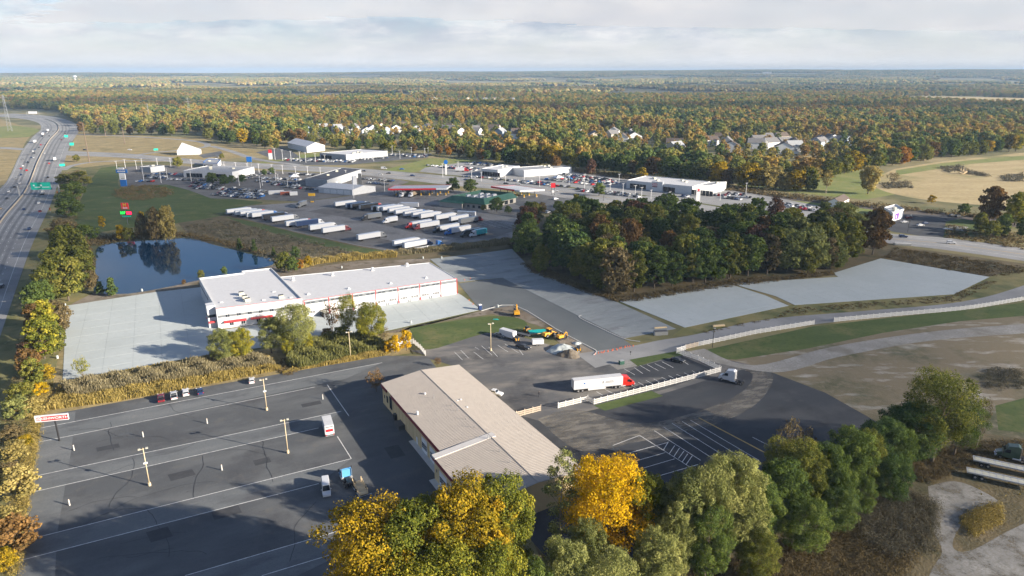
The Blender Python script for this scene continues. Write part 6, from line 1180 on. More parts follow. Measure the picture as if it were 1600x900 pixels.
hw = [(46, 359, 'pickup', 'dark blue', 'dark blue pickup nearest on the highway'), (3, 449, 'suv', 'black', 'black car at the left edge of the picture on the highway'), (61, 318, 'sedan', 'white', 'white car on the highway behind the gantry'), (38, 328, 'sedan', 'dark blue', 'dark blue car on the highway left lane'), (63, 331, 'sedan', 'maroon', 'dark red car on the highway'), (11, 311, 'sedan', 'black', 'black car on the far carriageway below the gantry'), (1, 327, 'sedan', 'tan', 'tan car at the frame edge on the far carriageway'), (75, 278, 'suv', 'black', 'black car above the gantry signs'), (80, 296, 'sedan', 'dark blue', 'dark car under the right gantry sign'), (33, 264, 'sedan', 'red', 'red car on the far carriageway'), (44, 255, 'sedan', 'black', 'black car on the far carriageway, lower of a pair'), (49, 247, 'sedan', 'dark blue', 'dark blue car on the far carriageway, upper of a pair'), (36, 250, 'sedan', 'grey', 'grey car on the far carriageway near the verge'), (54, 240, 'sedan', 'black', 'black car in the bunch on the far carriageway'), (56, 236, 'suv', 'grey', 'grey car leading the bunch on the far carriageway'), (52, 237, 'suv', 'white', 'white car in the bunch on the far carriageway'), (61, 231, 'sedan', 'black', 'black car alone on the far carriageway'), (70, 240, 'sedan', 'silver', 'silver car beside the median'), (77, 256, 'sedan', 'red', 'red car behind the white box truck'), (96, 219, 'sedan', 'maroon', 'dark red car climbing towards the bend'), (102, 209, 'sedan', 'black', 'black car at the bend'), (77, 213, 'sedan', 'black', 'black car on the far carriageway at the bend'), (83, 206, 'suv', 'grey', 'grey car on the far carriageway past the bend')]
for k_ in range(16):
    hw.append((round(14 + k_ * 3.6 + (k_ % 3) * 5), round(300 - k_ * 6.6), ['sedan', 'suv'][k_ % 2], ['white', 'black', 'silver', 'grey', 'dark blue', 'red'][k_ % 6], '%s %s on the highway %s' % (['white', 'black', 'silver', 'grey', 'dark blue', 'red'][k_ % 6], ['sedan', 'tall car'][k_ % 2], 'before the bend' if k_ > 9 else 'behind the gantry' if k_ < 4 else 'beside the dry grass')))
hd = lambda px, py: min(((abs(G(px, py).y - (a + b).y / 2), math.atan2((b - a).y, (b - a).x)) for a, b in zip(smooth_line([G(*p) for p in HR], 4), smooth_line([G(*p) for p in HR], 4)[1:])), key=lambda t: t[0])[1]
for px, py, k, c, lb in hw: far_car(k, c, G(px, py) + Vector((0, 0, .1)), hd(px, py), lb, 'traffic on the highway', 'car')
# ---------------------------------------------------------------- trucks
def tractor_parts(root, colour, x0, style='conv', sleeper=True):
    """tractor unit: rear of frame at x0, front at x0 + 7.2"""
    MB().box((x0 + 3.2, 0, .85), (6.4, .9, .25)).box((x0 + 1.2, 0, 1.05), (1.6, 1.1, .15)).obj('chassis', ['black'], root)
    b = MB(); s = 1.9 if sleeper else 0; c0 = x0 + 2.6 if sleeper else x0 + 3.4
    if style == 'conv':
        cab = [(c0, .9), (c0, 3.55 if sleeper else 2.7), (c0 + .5, 3.85 if sleeper else 2.85), (c0 + s + .5, 3.5 if sleeper else 2.8), (c0 + s + 1.3, 2.35), (c0 + s + 1.5, 1.9), (c0 + s + 1.5, .7), (c0 + .2, .7)]
        b.side(cab[::-1], 2.4, 0, 0, lambda x, z: .84 if z > 2.9 else 1.0); f = c0 + s + 1.5
        b.side([(f - .05, .65), (f + 1.0, .55), (f + 1.15, .9), (f + 1.05, 1.5), (f + .5, 1.78), (f - .05, 1.92)], 2.2, 0, 0, lambda x, z: .80 if x > f + .8 or z > 1.6 else .98)
    else:
        f = c0 + 2.5; b.side([(c0, .6), (f, .6), (f + .1, 1.6), (f - .15, 2.9), (f - 1.0, 3.5), (c0, 3.7)], 2.4, 0, 0, lambda x, z: .88 if z > 2.8 else 1.0)
    cabo = b.obj('cab', ['paint_' + colour], root, bevel=.08); g = MB()
    if style == 'conv':
        xa, xb = f - .2 + .0, f - .02; 
        g.quad([(f - .155, -.95, 2.36), (f - .155, .95, 2.36), (f - .88, .9, 3.28 if sleeper else 2.75), (f - .88, -.9, 3.28 if sleeper else 2.75)])
        for s_ in (-1, 1):
            pts = [(f - 1.5, s_ * 1.215, 2.0), (f - .35, s_ * 1.215, 2.0), (f - .45, s_ * 1.215, 2.45), (f - .75, s_ * 1.18, 2.85), (f - 1.5, s_ * 1.18, 2.85)]; g.quad(pts if s_ < 0 else pts[::-1])
        MB().box((f + 1.12, 0, 1.0), (.12, 1.25, .75)).obj('grille', ['chrome'], root); fx = f + 1.15
    else:
        g.quad([(f + .115, -1.05, 1.75), (f + .115, 1.05, 1.75), (f - .12, .98, 2.75), (f - .12, -.98, 2.75)]); fx = f + .1
        for s_ in (-1, 1):
            pts = [(f - 1.3, s_ * 1.22, 1.8), (f - .15, s_ * 1.22, 1.8), (f - .3, s_ * 1.2, 2.6), (f - 1.3, s_ * 1.2, 2.6)]; g.quad(pts if s_ < 0 else pts[::-1])
    g.obj('windows', ['glass'], cabo)
    MB().box((fx + .02, 0, .5), (.3, 2.35, .35)).obj('bumper', ['chrome'], root)
    for s_ in (-1, 1):
        MB().tube((c0 - .3, s_ * .95, .75), (c0 + 1.3, s_ * .95, .75), .33, .33, 10).obj('fuel_tank', ['aluminium'], root); MB().tube((c0 - .12, s_ * 1.05, 1.0), (c0 - .12, s_ * 1.05, 3.9 if sleeper else 3.2), .08, .08, 8).obj('exhaust', ['chrome'], root)
        MB().box((fx - .1, s_ * .95, 1.05), (.2, .3, .25)).obj('headlight', ['lamp_glass'], root); MB().box((fx - 1.3, s_ * 1.42, 2.2), (.15, .3, .7)).obj('mirror', ['black'], root)
    wheels(root, 'truck', [(fx - .95, 1.0), (fx - .95, -1.0)]); wheels(root, 'dual', [(x0 + .7, .9), (x0 + .7, -.9), (x0 + 2.0, .9), (x0 + 2.0, -.9)])
    return fx
def trailer_parts(root, L_, colour='white', flat=False, h=4.05):
    """trailer with its rear at x = 0"""
    if flat:
        MB().box((L_ / 2, 0, 1.35), (L_, 2.5, .22)).box((L_ / 2, .5, 1.1), (L_ - 1, .18, .35)).box((L_ / 2, -.5, 1.1), (L_ - 1, .18, .35)).obj('deck', ['paint_' + colour], root); 
        for s_ in (-1, 1): MB().box((L_ / 2, s_ * 1.27, 1.36), (L_, .06, .14)).obj('side_rail', ['aluminium'], root)
        for k in range(int(L_ / 1.2)): MB().box((.6 + k * 1.2, 0, 1.475), (.9, 2.35, .03)).obj('plank', ['wood'], root)
    else:
        MB().box((L_ / 2, 0, (h + 1.15) / 2), (L_, 2.6, h - 1.15)).obj('box', ['paint_' + colour], root); MB().box((L_ / 2, 0, h + .02), (L_ - .1, 2.5, .04)).obj('roof', ['white_roof' if colour == 'white' else 'dark_grey'], root)
        for s_ in (-1, 1):
            MB().box((L_ / 2, s_ * 1.31, 1.2), (L_, .04, .18)).obj('side_rail', ['aluminium'], root)
            d = MB().box((-.03, s_ * .65, (h + 1.2) / 2), (.06, 1.24, h - 1.3)).obj('rear_door', ['paint_' + colour], root); MB().box((-.075, s_ * .35, (h + 1.2) / 2), (.04, .05, h - 1.5)).obj('lock_bar', ['steel'], d)
            MB().box((L_ * .47, s_ * 1.22, .78), (L_ * .36, .05, .62)).obj('side_skirt', ['paint_' + colour], root)
    MB().box((2.2, 0, .85), (3.6, 1.1, .3)).box((.05, 0, .6), (.12, 2.3, .14)).obj('bogie', ['black'], root); wheels(root, 'dual', [(1.5, .93), (1.5, -.93), (2.85, .93), (2.85, -.93)])
    for s_ in (-1, 1): MB().box((L_ - 3.2, s_ * .75, .65), (.15, .15, .9)).obj('landing_leg', ['steel'], root)
def semi(pos, rz, label, group, cab='white', body='white', L_=16.1, flat=False, style='conv', name='semi_truck', sleeper=True, proto_key=None):
    root = empty(name, pos, rz, label, 'truck', group); trailer_parts(root, L_, body, flat)
    if cab: tractor_parts(root, cab, L_ - 2.9, style, sleeper)
    return root
_SEMI = {}
def far_semi(pos, rz, label, group, cab, body, L_=14.8, flat=False):
    key = (L_, flat)
    if key not in _SEMI:
        st = empty('semi_truck', (0, 0, 0), 0, label, 'truck', group); m_ = MB()
        if flat: m_.box((L_ / 2, 0, 1.35), (L_, 2.5, .3), 0)
        else: m_.box((L_ / 2, 0, 2.6), (L_, 2.6, 2.9), 0)
        link('trailer', m_.mesh('trailer', ['paint_white']), st)
        if not flat: link('rear_door', MB().box((-.03, 0, 2.6), (.06, 2.4, 2.6)).mesh('rear_door', ['light_grey_wall']), st)
        c = MB(); x = L_ - .3
        c.side([(x, .7), (x + 3.4, .7), (x + 3.4, 1.9), (x + 3.2, 2.4), (x + 2.4, 3.5), (x + .4, 3.8), (x, 3.5)], 2.4, 0, 0, lambda a, z: .85 if z > 2.9 else 1.0); c.side([(x + 3.35, .6), (x + 4.6, .6), (x + 4.6, 1.4), (x + 4.0, 1.75), (x + 3.35, 1.9)], 2.15, 0, 0, lambda a, z: .85 if a > x + 4 else 1.0)
        cb = link('cab', c.mesh('cab', ['paint_blue']), st); g = MB(); g.quad([(x + 3.28, -1, 2.4), (x + 3.28, 1, 2.4), (x + 2.6, .95, 3.3), (x + 2.6, -.95, 3.3)]); 
        for s_ in (-1, 1): 
            pts = [(x + 2.0, s_ * 1.215, 2.0), (x + 3.1, s_ * 1.215, 2.0), (x + 2.7, s_ * 1.215, 2.8), (x + 2.0, s_ * 1.215, 2.8)]; g.quad(pts if s_ < 0 else pts[::-1])
        link('windows', g.mesh('windows', ['glass']), cb)
        for xx in (1.5, 2.8, L_ - 2.2, L_ - .9, x + 3.9): link('wheel', MB().tube((xx, -1.2, .52), (xx, 1.2, .52), .52, .52, 10).mesh('wheel', ['tyre']), st)
        link('chassis', MB().box((2, 0, .95), (4, 1.2, .4)).box((L_ + .5, 0, .9), (6, 1.0, .3)).mesh('chassis', ['black']), st)
        _SEMI[key] = st; o = st
    else: o = copy_tree(_SEMI[key])
    o.location = pos; o.rotation_euler = (0, 0, rz); props(o, label, 'truck', group)
    for ch in o.children:
        n_ = ch.name.split('.')[0]
        if n_ in ('trailer', 'cab'): ch.material_slots[0].link = 'OBJECT'; ch.material_slots[0].material = M['paint_' + (body if n_ == 'trailer' else cab)]
    return o
TS = 'semi trucks parked at the truck stop'
rowA = [(352, 337, 'white', 'white'), (365, 339, 'dark green', 'white'), (373, 340, 'red', 'white'), (383, 342, 'white', 'white'), (391, 342.5, 'blue', 'white'), (408, 345, 'dark blue', 'black'), (422, 349, 'grey', 'white'), (444, 356, 'red', 'white'), (460, 356.5, 'white', 'dark blue'), (481, 362.5, 'white', 'white'), (501, 367, 'maroon', 'white'), (556, 378, 'grey', 'white'), (612, 388, 'white', 'white'), (628, 391, 'dark blue', 'white'), (646, 393, 'blue', None)]
ordn = ['first', 'second', 'third', 'fourth', 'fifth', 'sixth', 'seventh', 'eighth', 'ninth', 'tenth', 'eleventh', 'twelfth', 'thirteenth', 'fourteenth', 'fifteenth', 'sixteenth']
for i, (px, py, cb, bd) in enumerate(rowA):
    p = G(px, py) + Vector((0.9, .9, .052)); lb = '%s cab with %s, %s from the left in the grass edge row' % (cb, '%s trailer' % bd if bd else 'bare flatbed', ordn[i]); far_semi(p, R(40), lb, TS, cb, bd or 'grey', flat=bd is None)
rowB = [(521, 325, 'white', 'white'), (539, 327, 'white', 'dark blue'), (547, 328, 'black', 'black'), (560, 329.5, 'red', 'black'), (579, 331.5, 'black', 'black'), (587, 332, 'white', 'white'), (595, 332.5, 'white', 'white'), (605, 335.5, 'white', 'white'), (615, 338, 'white', 'white'), (629, 340.5, 'blue', 'white'), (642, 342, 'white', 'white'), (654, 344, 'white', 'white'), (678, 346, 'white', 'white'), (701, 348.5, 'dark blue', 'white'), (716, 352, 'maroon', 'grey')]
for i, (px, py, cb, bd) in enumerate(rowB):
    p = G(px, py) + Vector((0.9, .9, .058)); far_semi(p, R(42), '%s cab with %s trailer, %s from the left in the back row' % (cb, bd, ordn[i]), TS, cb, bd)
for i, (px, py, cb, bd, L_, lb) in enumerate([(565, 345, 'black', 'grey', 10.5, 'dark dump truck before the back row'), (598, 350, 'white', 'white', 6.5, 'small white box truck before the back row'), (634, 358, 'bright red', 'white', 14.8, 'bright red cab nosing towards the camera'), (646, 360, 'maroon', 'white', 14.8, 'maroon cab nosing towards the camera beside the bright red one'), (677, 364.5, 'black', 'white', 14.8, 'black cab nosing towards the camera'), (695, 368, 'blue', 'white', 14.8, 'blue cab nosing towards the camera'), (720, 371, 'black', 'black', 10.5, 'dark truck right of the blue cab'), (734, 371, 'white', 'teal', 8.0, 'white cab tanker with teal tank at the row end')]):
    p = G(px, py); a = R(40); far_semi((p.x + (L_ + 4.3) * math.cos(a), p.y + (L_ + 4.3) * math.sin(a), .058), a + math.pi, lb, TS, cb, bd, L_)
for px, py, rz, cb, bd, L_, lb in [(478, 321, -105, 'grey', 'grey', 8.0, 'grey truck driving across the open truck lot'), (641, 303.5, 250, 'white', 'grey', 13, 'left one of two trailers under the long canopy'), (655, 303.5, 250, 'white', 'tan', 13, 'right one of two trailers under the long canopy'), (654, 325.5, 172, 'white', 'white', 13, 'white truck crossing behind the back row'), (743, 340, 165, 'black', 'silver', 13, 'silver trailer behind a black cab by the store')]:
    far_semi(G(px, py) + Vector((0, 0, .058)), R(rz), lb, TS, cb, bd, L_)
for px, py, cb, bd, L_, lb in [(54, 224, 'white', 'white', 13, 'white semi truck on the far carriageway'), (67, 212, 'red', 'white', 13, 'red cab truck on the far carriageway'), (75, 206, 'white', 'white', 13, 'white truck farthest on the far carriageway'), (86, 252, 'white', 'white', 6.5, 'white box truck on the near carriageway'), (66, 305, 'white', 'silver', 8, 'silver tank truck under the gantry signs')]:
    far_semi(G(px, py) + Vector((0, 0, .1)), hd(px, py), lb, 'trucks on the highway', cb, bd, L_)
for px, py, cb, bd, lb in [(326, 253, 'white', 'silver', 'grey trailer truck on the main road behind the showroom'), (712, 268, 'red', 'white', 'red and white truck by the tall white pylon')]: far_semi(G(px, py) + Vector((0, 0, .08)), R(-5), lb, 'trucks on the main road', cb, bd, 9)
red = semi(G(891, 614) + Vector((.8, .9, .05)), R(13), 'bright red cab with long white trailer in the middle yard', None, 'bright red', 'white')
for z, x0, x1 in ((2.95, 10.4, 12.9), (2.55, 10.2, 13.2)):
    for k in range(9): u = x0 + (x1 - x0) * (k + .5) / 9; MB().box((u, -1.325, z), ((x1 - x0) / 9 * .62, .02, .2)).obj('faint_letter', ['unit_dark'], red)
MB().box((9.5, -1.325, 2.9), (.35, .02, .4)).box((9.5, -1.325, 2.5), (.8, .02, .15)).obj('black_mark', ['dark_grey'], red)
MB().box((3.4, -1.33, 3.0), (.5, .03, .5)).obj('blue_square', ['blue_sign'], red); MB().box((2.9, -1.33, 2.35), (.3, .03, .7), 0, 0, (.3, 1)).obj('grey_mark', ['unit_beige'], red)
def bare_tractor(pos, rz, colour, label, sleeper=True):
    root = empty('tractor_unit', pos, rz, label, 'truck'); tractor_parts(root, colour, 0, 'conv', sleeper); root.scale = (1.1, 1.1, 1.1); return root
bare_tractor(G(1160, 601) + Vector((.5, 0, .05)), R(148), 'white', 'white tractor unit at the fence corner')
bare_tractor(G(548, 765) + Vector((0, .5, .05)), R(118), 'light blue', 'blue day cab tractor facing away beside the white van', False)
bare_tractor(G(1612, 725) + Vector((0, 0, .05)), R(150), 'dark green', 'dark tractor unit at the right edge by the flatbeds')
def box_truck():
    root = empty('box_truck', G(516, 684) + Vector((0, 0, .05)), R(112), 'white box truck with red rear panel in the left lot', 'truck'); MB().box((3.2, 0, 2.25), (6.2, 2.45, 2.7)).obj('cargo_box', ['paint_white'], root); MB().box((3.2, 0, 3.62), (6.1, 2.35, .04)).obj('roof', ['white_roof'], root)
    MB().box((.07, 0, 2.15), (.08, 2.0, 2.0)).obj('rear_door', ['white_sign'], root); MB().box((.02, 0, 2.2), (.06, 1.9, .8)).obj('red_panel', ['red_sign'], root); MB().box((.02, 0, 3.2), (.06, 1.9, .3)).obj('rear_stripe', ['grey_band'], root); MB().box((-.1, 0, .7), (.3, 2.3, .15)).obj('bumper', ['steel'], root)
    c = MB(); c.side([(6.4, .6), (8.6, .6), (8.6, 1.3), (7.9, 1.5), (7.5, 2.4), (6.4, 2.45)], 2.2, 0, 0, lambda x, z: .88 if z > 1.9 else 1); cb = c.obj('cab', ['paint_white'], root, bevel=.06); MB().quad([(7.88, -.9, 1.56), (7.88, .9, 1.56), (7.56, .82, 2.32), (7.56, -.82, 2.32)]).obj('windscreen', ['glass'], cb)
    MB().box((4, 0, .75), (8, .9, .25)).obj('chassis', ['black'], root); wheels(root, 'small', [(7.6, .95), (7.6, -.95), (1.8, .95), (1.8, -.95)])
    for s_ in (-1, 1): MB().box((-.0, s_ * 1.0, .95), (.06, .25, .3)).obj('tail_light', ['tail_red'], root)
box_truck()
def timber_rack():
    root = empty('timber_rack', G(563, 765) + Vector((0, 0, .05)), R(118), 'wooden frame trailer with upright stakes beside the blue tractor', 'trailer'); MB().box((0, 0, .45), (6.0, 2.2, .25)).obj('deck', ['wood'], root)
    for x in (-2.7, -1.6, -.5, .6, 1.7, 2.7):
        for s_ in (-1, 1): MB().box((x, s_ * 1.05, 1.05), (.16, .16, 1.4)).obj('stake', ['wood'], root)
    for k in range(5): MB().box((-2.4 + k * 1.2, 0, .62), (.25, 2.2, .12)).obj('crossbeam', ['wood'], root)
    wheels(root, 'small', [(-.5, 1.2), (-.5, -1.2)])
timber_rack()
for k, (px, py, lb) in enumerate([(1625, 768, 'pale flatbed trailer nearest in the gravel yard'), (1632, 748, 'pale flatbed trailer behind the nearest one in the gravel yard')]):
    r = empty('flatbed_trailer', G(px, py) + Vector((0, 0, .05)), R(152), lb, 'trailer'); 
    L_ = 15; MB().box((L_ / 2, 0, 1.35), (L_, 2.4, .22)).obj('deck', ['paint_silver'], r)
    for s_ in (-1, 1): MB().box((L_ / 2, s_ * 1.1, 1.52), (L_, .3, .14)).obj('side_rail', ['aluminium'], r)
    for j in range(10): MB().box((1 + j * 1.45, 0, 1.475), (1.2, 1.8, .03)).obj('plank', ['unit_beige'], r)
    wheels(r, 'dual', [(13.2, .95), (13.2, -.95), (11.8, .95), (11.8, -.95)])
    for s_ in (-1, 1): MB().box((3, s_ * .75, .62), (.15, .15, 1.2)).obj('landing_leg', ['steel'], r)
def enclosed_trailer(px, py, rz, label, L_=6.5, h=2.9, w=2.4, col='white'):
    root = empty('box_trailer', G(px, py) + Vector((0, 0, .06)), rz, label, 'trailer'); MB().box((0, 0, (h + .5) / 2), (L_, w, h - .5)).obj('box', ['paint_' + col], root, bevel=.08); MB().box((0, 0, h + .02), (L_ - .2, w - .2, .06)).obj('roof', ['light_grey_wall'], root); MB().box((L_ / 2 + .03, 0, (h + .6) / 2), (.06, w - .3, h - .8)).obj('rear_door', ['white_sign'], root)
    wheels(root, 'car', [(-.4, w / 2), (-.4, -w / 2), (.5, w / 2), (.5, -w / 2)]); MB().box((-L_ / 2 - .7, 0, .55), (1.4, .15, .12)).obj('tow_bar', ['black'], root)
enclosed_trailer(793.5, 527, R(-38), 'white box trailer at the lawn corner')
enclosed_trailer(840, 539, R(8), 'white compressor trailer behind the black pickup', 4.2, 2.2, 2.0); 
def low_trailer():
    r = empty('equipment_trailer', G(815, 524) + Vector((0, 0, .06)), R(-32), 'low dark equipment trailer between lawn and loader', 'trailer'); MB().box((0, 0, .6), (7, 2.2, .18)).obj('deck', ['dark_grey'], r); wheels(r, 'small', [(.6, 1.2), (.6, -1.2), (1.6, 1.2), (1.6, -1.2)])
    for s_ in (-1, 1): MB().box((0, s_ * 1.15, .75), (7, .1, .14)).obj('side_rail', ['black'], r)
low_trailer()
# ---------------------------------------------------------------- machines
def wheel_loader(pos, rz, label, s=1.0):
    r = empty('wheel_loader', pos, rz, label, 'loader'); r.scale = (s, s, s); MB().box((-1.6, 0, 1.5), (2.8, 2.0, 1.2), 0, 0, (.85, .9)).box((1.1, 0, 1.1), (2.2, 1.2, .7)).obj('body', ['yellow_machine'], r, bevel=.08)
    c = MB().box((-.1, 0, 2.5), (1.4, 1.6, 1.5), 0, 0, (.85, .9)).obj('cab', ['glass'], r); MB().box((-.1, 0, 3.3), (1.6, 1.8, .15)).obj('cab_roof', ['yellow_machine'], c)
    for s_ in (-1, 1): MB().tube((.8, s_ * .6, 1.9), (3.4, s_ * .6, 1.0), .16, .14, 6).obj('lift_arm', ['yellow_machine'], r)
    MB().side([(3.3, .2), (4.4, .15), (4.5, .3), (3.6, .5), (3.5, 1.3), (3.3, 1.3)], 2.7).obj('bucket', ['dark_grey'], r); wheels(r, 'big', [(1.6, 1.0), (1.6, -1.0), (-1.6, 1.0), (-1.6, -1.0)])
def excavator(pos, rz, label, arm=1.0, s=1.0, fold=False):
    r = empty('excavator', pos, rz, label, 'excavator'); r.scale = (s, s, s)
    for s_ in (-1, 1): MB().side([(-1.9, .15), (-1.6, 0), (1.6, 0), (1.9, .15), (1.9, .65), (1.6, .8), (-1.6, .8), (-1.9, .65)][::-1], .55, 0, s_ * 1.05).obj('track', ['tyre'], r)
    MB().tube((0, 0, .6), (0, 0, 1.0), .7, .7, 12).obj('turntable', ['dark_grey'], r); MB().box((-.7, 0, 1.65), (2.9, 2.5, 1.25), 0, 0, (.95, .95)).obj('body', ['yellow_machine'], r, bevel=.1); MB().box((.6, .75, 2.1), (1.5, .95, 1.7), 0, 0, (.85, .9)).obj('cab', ['glass'], r)
    p = [(.9, 1.4), (2.6, 3.9), (4.0, 3.6), (4.9, 1.3)] if not fold else [(.9, 1.4), (2.0, 3.2), (2.8, 2.8), (3.1, 1.1)]
    MB().tube((p[0][0], -.3, p[0][1]), (p[1][0], -.3, p[1][1]), .28, .3, 6).tube((p[1][0], -.3, p[1][1]), (p[2][0], -.3, p[2][1]), .3, .24, 6).obj('boom', ['yellow_machine'], r); MB().tube((p[2][0], -.3, p[2][1]), (p[3][0], -.3, p[3][1]), .24, .17, 6).obj('stick', ['yellow_machine'], r)
    x, z = p[3]; MB().side([(x, z), (x + .5, z - .2), (x + .4, z - .9), (x - .2, z - 1.1), (x - .5, z - .8)][::-1], .9, 0, -.3).obj('bucket', ['dark_grey'], r)
def skid_steer(pos, rz, label):
    r = empty('skid_steer', pos, rz, label, 'loader'); MB().box((0, 0, .85), (2.4, 1.2, .9)).obj('body', ['dark_grey'], r, bevel=.05); MB().box((.1, 0, 1.6), (1.2, 1.1, 1.0), 0, 0, (.9, .95)).obj('cab', ['glass'], r)
    for s_ in (-1, 1):
        MB().tube((-1.1, s_ * .75, 1.5), (1.7, s_ * .75, .6), .1, .1, 6).obj('lift_arm', ['yellow_machine'], r); MB().box((-1.15, s_ * .45, 1.0), (.25, .35, .8)).obj('rear_panel', ['yellow_machine'], r)
    MB().side([(1.7, .1), (2.5, .1), (2.5, .2), (1.9, .35), (1.8, .8), (1.7, .8)], 1.8).obj('bucket', ['dark_grey'], r); wheels(r, 'small', [(.7, .8), (.7, -.8), (-.6, .8), (-.6, -.8)])
Z5 = Vector((0, 0, .06))
wheel_loader(G(858, 526) + Z5, R(38), 'yellow wheel loader beside the teal sheet', 1.0); excavator(G(877, 530) + Z5, R(30), 'small yellow excavator by the kerb', 1, .8, True); excavator(G(807, 493) + Z5, R(95), 'yellow excavator working at the kerb corner', 1, .95)
skid_steer(G(807, 533) + Z5, R(105), 'dark skid loader with yellow trim behind the white box trailer'); skid_steer(G(903, 549) + Z5, R(100), 'dark skid loader beside the gravel heap'); skid_steer(G(823, 518) + Z5, R(60), 'small tan skid loader at the lawn corner')
# ------------------------------------------------------------------ smaller things
def post_h(px, py, top):
    p = G(px, py); lo, hi = 0.0, 90.0
    for _ in range(40):
        m_ = (lo + hi) / 2
        if proj_np(p.x, p.y, m_)[1] > top: lo = m_
        else: hi = m_
    return p, lo
def yard_pole(px, py, top, label, box=False):
    p, h = post_h(px, py, top); r = empty('light_pole', p, SITE, label, 'light pole', 'tan light poles'); MB().tube((0, 0, .8), (0, 0, h), .14, .10, 10).obj('pole', ['pole_tan'], r, smooth=True); MB().tube((0, 0, 0), (0, 0, .9), .34, .34, 12).obj('footing', ['pole_tan'], r)
    MB().box((0, 0, h - .3), (1.9, .12, .12)).obj('cross_arm', ['pole_tan'], r)
    for s_ in (-1, 1): MB().box((s_ * .8, -.15, h - .1), (.55, .5, .28)).obj('floodlight', ['unit_beige'], r)
    if box: MB().box((0, -.25, h * .62), (.9, .3, .35)).obj('meter_box', ['white_sign'], r)
yard_pole(234, 759, 700, 'tan light pole nearest the reed corner of the left lot', True); yard_pole(450, 708, 655, 'tan light pole left of the white box truck'); yard_pole(417, 641, 592, 'tan light pole beyond the drive aisle, farthest in the left lot', True); yard_pole(548, 560, 518, 'tan utility pole in the reeds before the full tree'); yard_pole(767, 548, 505, 'tan light pole in the construction yard')
for px, py, lb in [(116, 704, 'nearest the sign post'), (224, 683, 'second along the upper stall row'), (324, 662, 'third along the upper stall row'), (109, 790, 'by the left lot edge'), (347, 735, 'in the middle of the lower stall row'), (504.5, 624, 'by the closing line near the tan building')]:
    r = empty('marker_post', G(px, py) + Vector((0, 0, .05)), 0, 'short pale concrete post ' + lb, 'post', 'short posts of the left lot'); MB().tube((0, 0, 0), (0, 0, 1.5), .16, .14, 10).obj('shaft', ['kerb'], r); MB().tube((0, 0, 1.5), (0, 0, 1.62), .15, .08, 10).obj('cap', ['beige_fence'], r)
def dealer_sign():
    p = G(93, 689); r = empty('pole_sign', p, R(12), 'red and white sign board on a dark post at the lot corner', 'sign'); MB().tube((0, 0, 0), (0, 0, 6.3), .22, .2, 10).obj('post', ['black'], r)
    b = MB().box((-.6, 0, 7.1), (8.0, .5, 1.75)).obj('board', ['white_sign'], r); MB().box((.15, -.27, 7.1), (6.5, .04, 1.3)).obj('red_face', ['red_sign'], b)
    text('KENWORTH', .98, r, (.15, -.33, 7.1), (R(90), 0, 0), 'white_sign', bold=.025, sx=1.22)
    MB().tube((-3.75, -.27, 7.1), (-3.75, -.30, 7.1), .55, .55, 16).obj('round_badge', ['red_sign'], r); MB().tube((-3.75, -.29, 7.1), (-3.75, -.32, 7.1), .40, .40, 16).obj('badge_ring', ['white_sign'], r); MB().box((-3.75, -.33, 7.1), (.18, .02, .6)).obj('badge_bar', ['red_sign'], r)
dealer_sign()
# fences
def fence_meshes(mat):
    pan = MB(); n = 11
    for z, h in ((.25, .16), (1.6, .16), (.95, .10)): pan.box((.5, 0, z), (1, .05, h))
    for k in range(n): pan.box(((k + .5) / n, 0, .92), (.032, .03, 1.35))
    return pan.mesh('panel', [mat]), MB().box((0, 0, 1.0), (.16, .16, 2.0)).box((0, 0, 2.04), (.22, .22, .08), 0, 0, (.3, .3)).mesh('post', [mat])
FM = {m_: fence_meshes(m_) for m_ in ('cream_fence', 'beige_fence')}
def fence(pts, label, mat='cream_fence', sp=2.45, hs=1.0, curved=0, group='white slatted fences'):
    P = [G(*p) for p in pts]
    if curved: P = smooth_line(P, curved)
    r = empty('fence', P[0], 0, label, 'fence', group); pan, post = FM[mat]
    for a, b in zip(P, P[1:]):
        d = b - a; n = max(1, round(d.length / sp)); an = math.atan2(d.y, d.x)
        for k in range(n):
            q = a + d * (k / n) - P[0]; link('post', post, r, q, (0, 0, an), (1, 1, hs)); link('panel', pan, r, q, (0, 0, an), (d.length / n, 1, hs))
    link('post', post, r, P[-1] - P[0], (0, 0, 0), (1, 1, hs))
fence([(872, 638), (918, 627)], 'short white fence left of the step before the red truck'); fence([(918, 627), (928, 632)], 'white fence return at the step'); fence([(928, 632), (1019, 609), (1126, 581)], 'long white fence along the stalls of the red truck'); fence([(1057, 552), (1090, 563), (1124, 579)], 'white fence running from the gate to the white tractor')
fence([(1057, 551), (1071, 546.5)], 'short white fence piece left of the beige gate'); fence([(1071, 546), (1091, 541)], 'beige gate panel in the white fence', 'beige_fence'); fence([(1091, 541), (1180, 522), (1272, 507)], 'white fence along the drive right of the gate'); fence([(1303, 503), (1400, 494), (1500, 485), (1560, 476), (1640, 462)], 'longest white fence following the curving drive', curved=3)
fence([(807, 652), (845, 642)], 'beige fence stub at the side of the tan building', 'beige_fence'); fence([(590, 534), (600, 548), (618, 543), (646, 537), (665, 556)], 'curved white fence round the yellow bushes', curved=2)
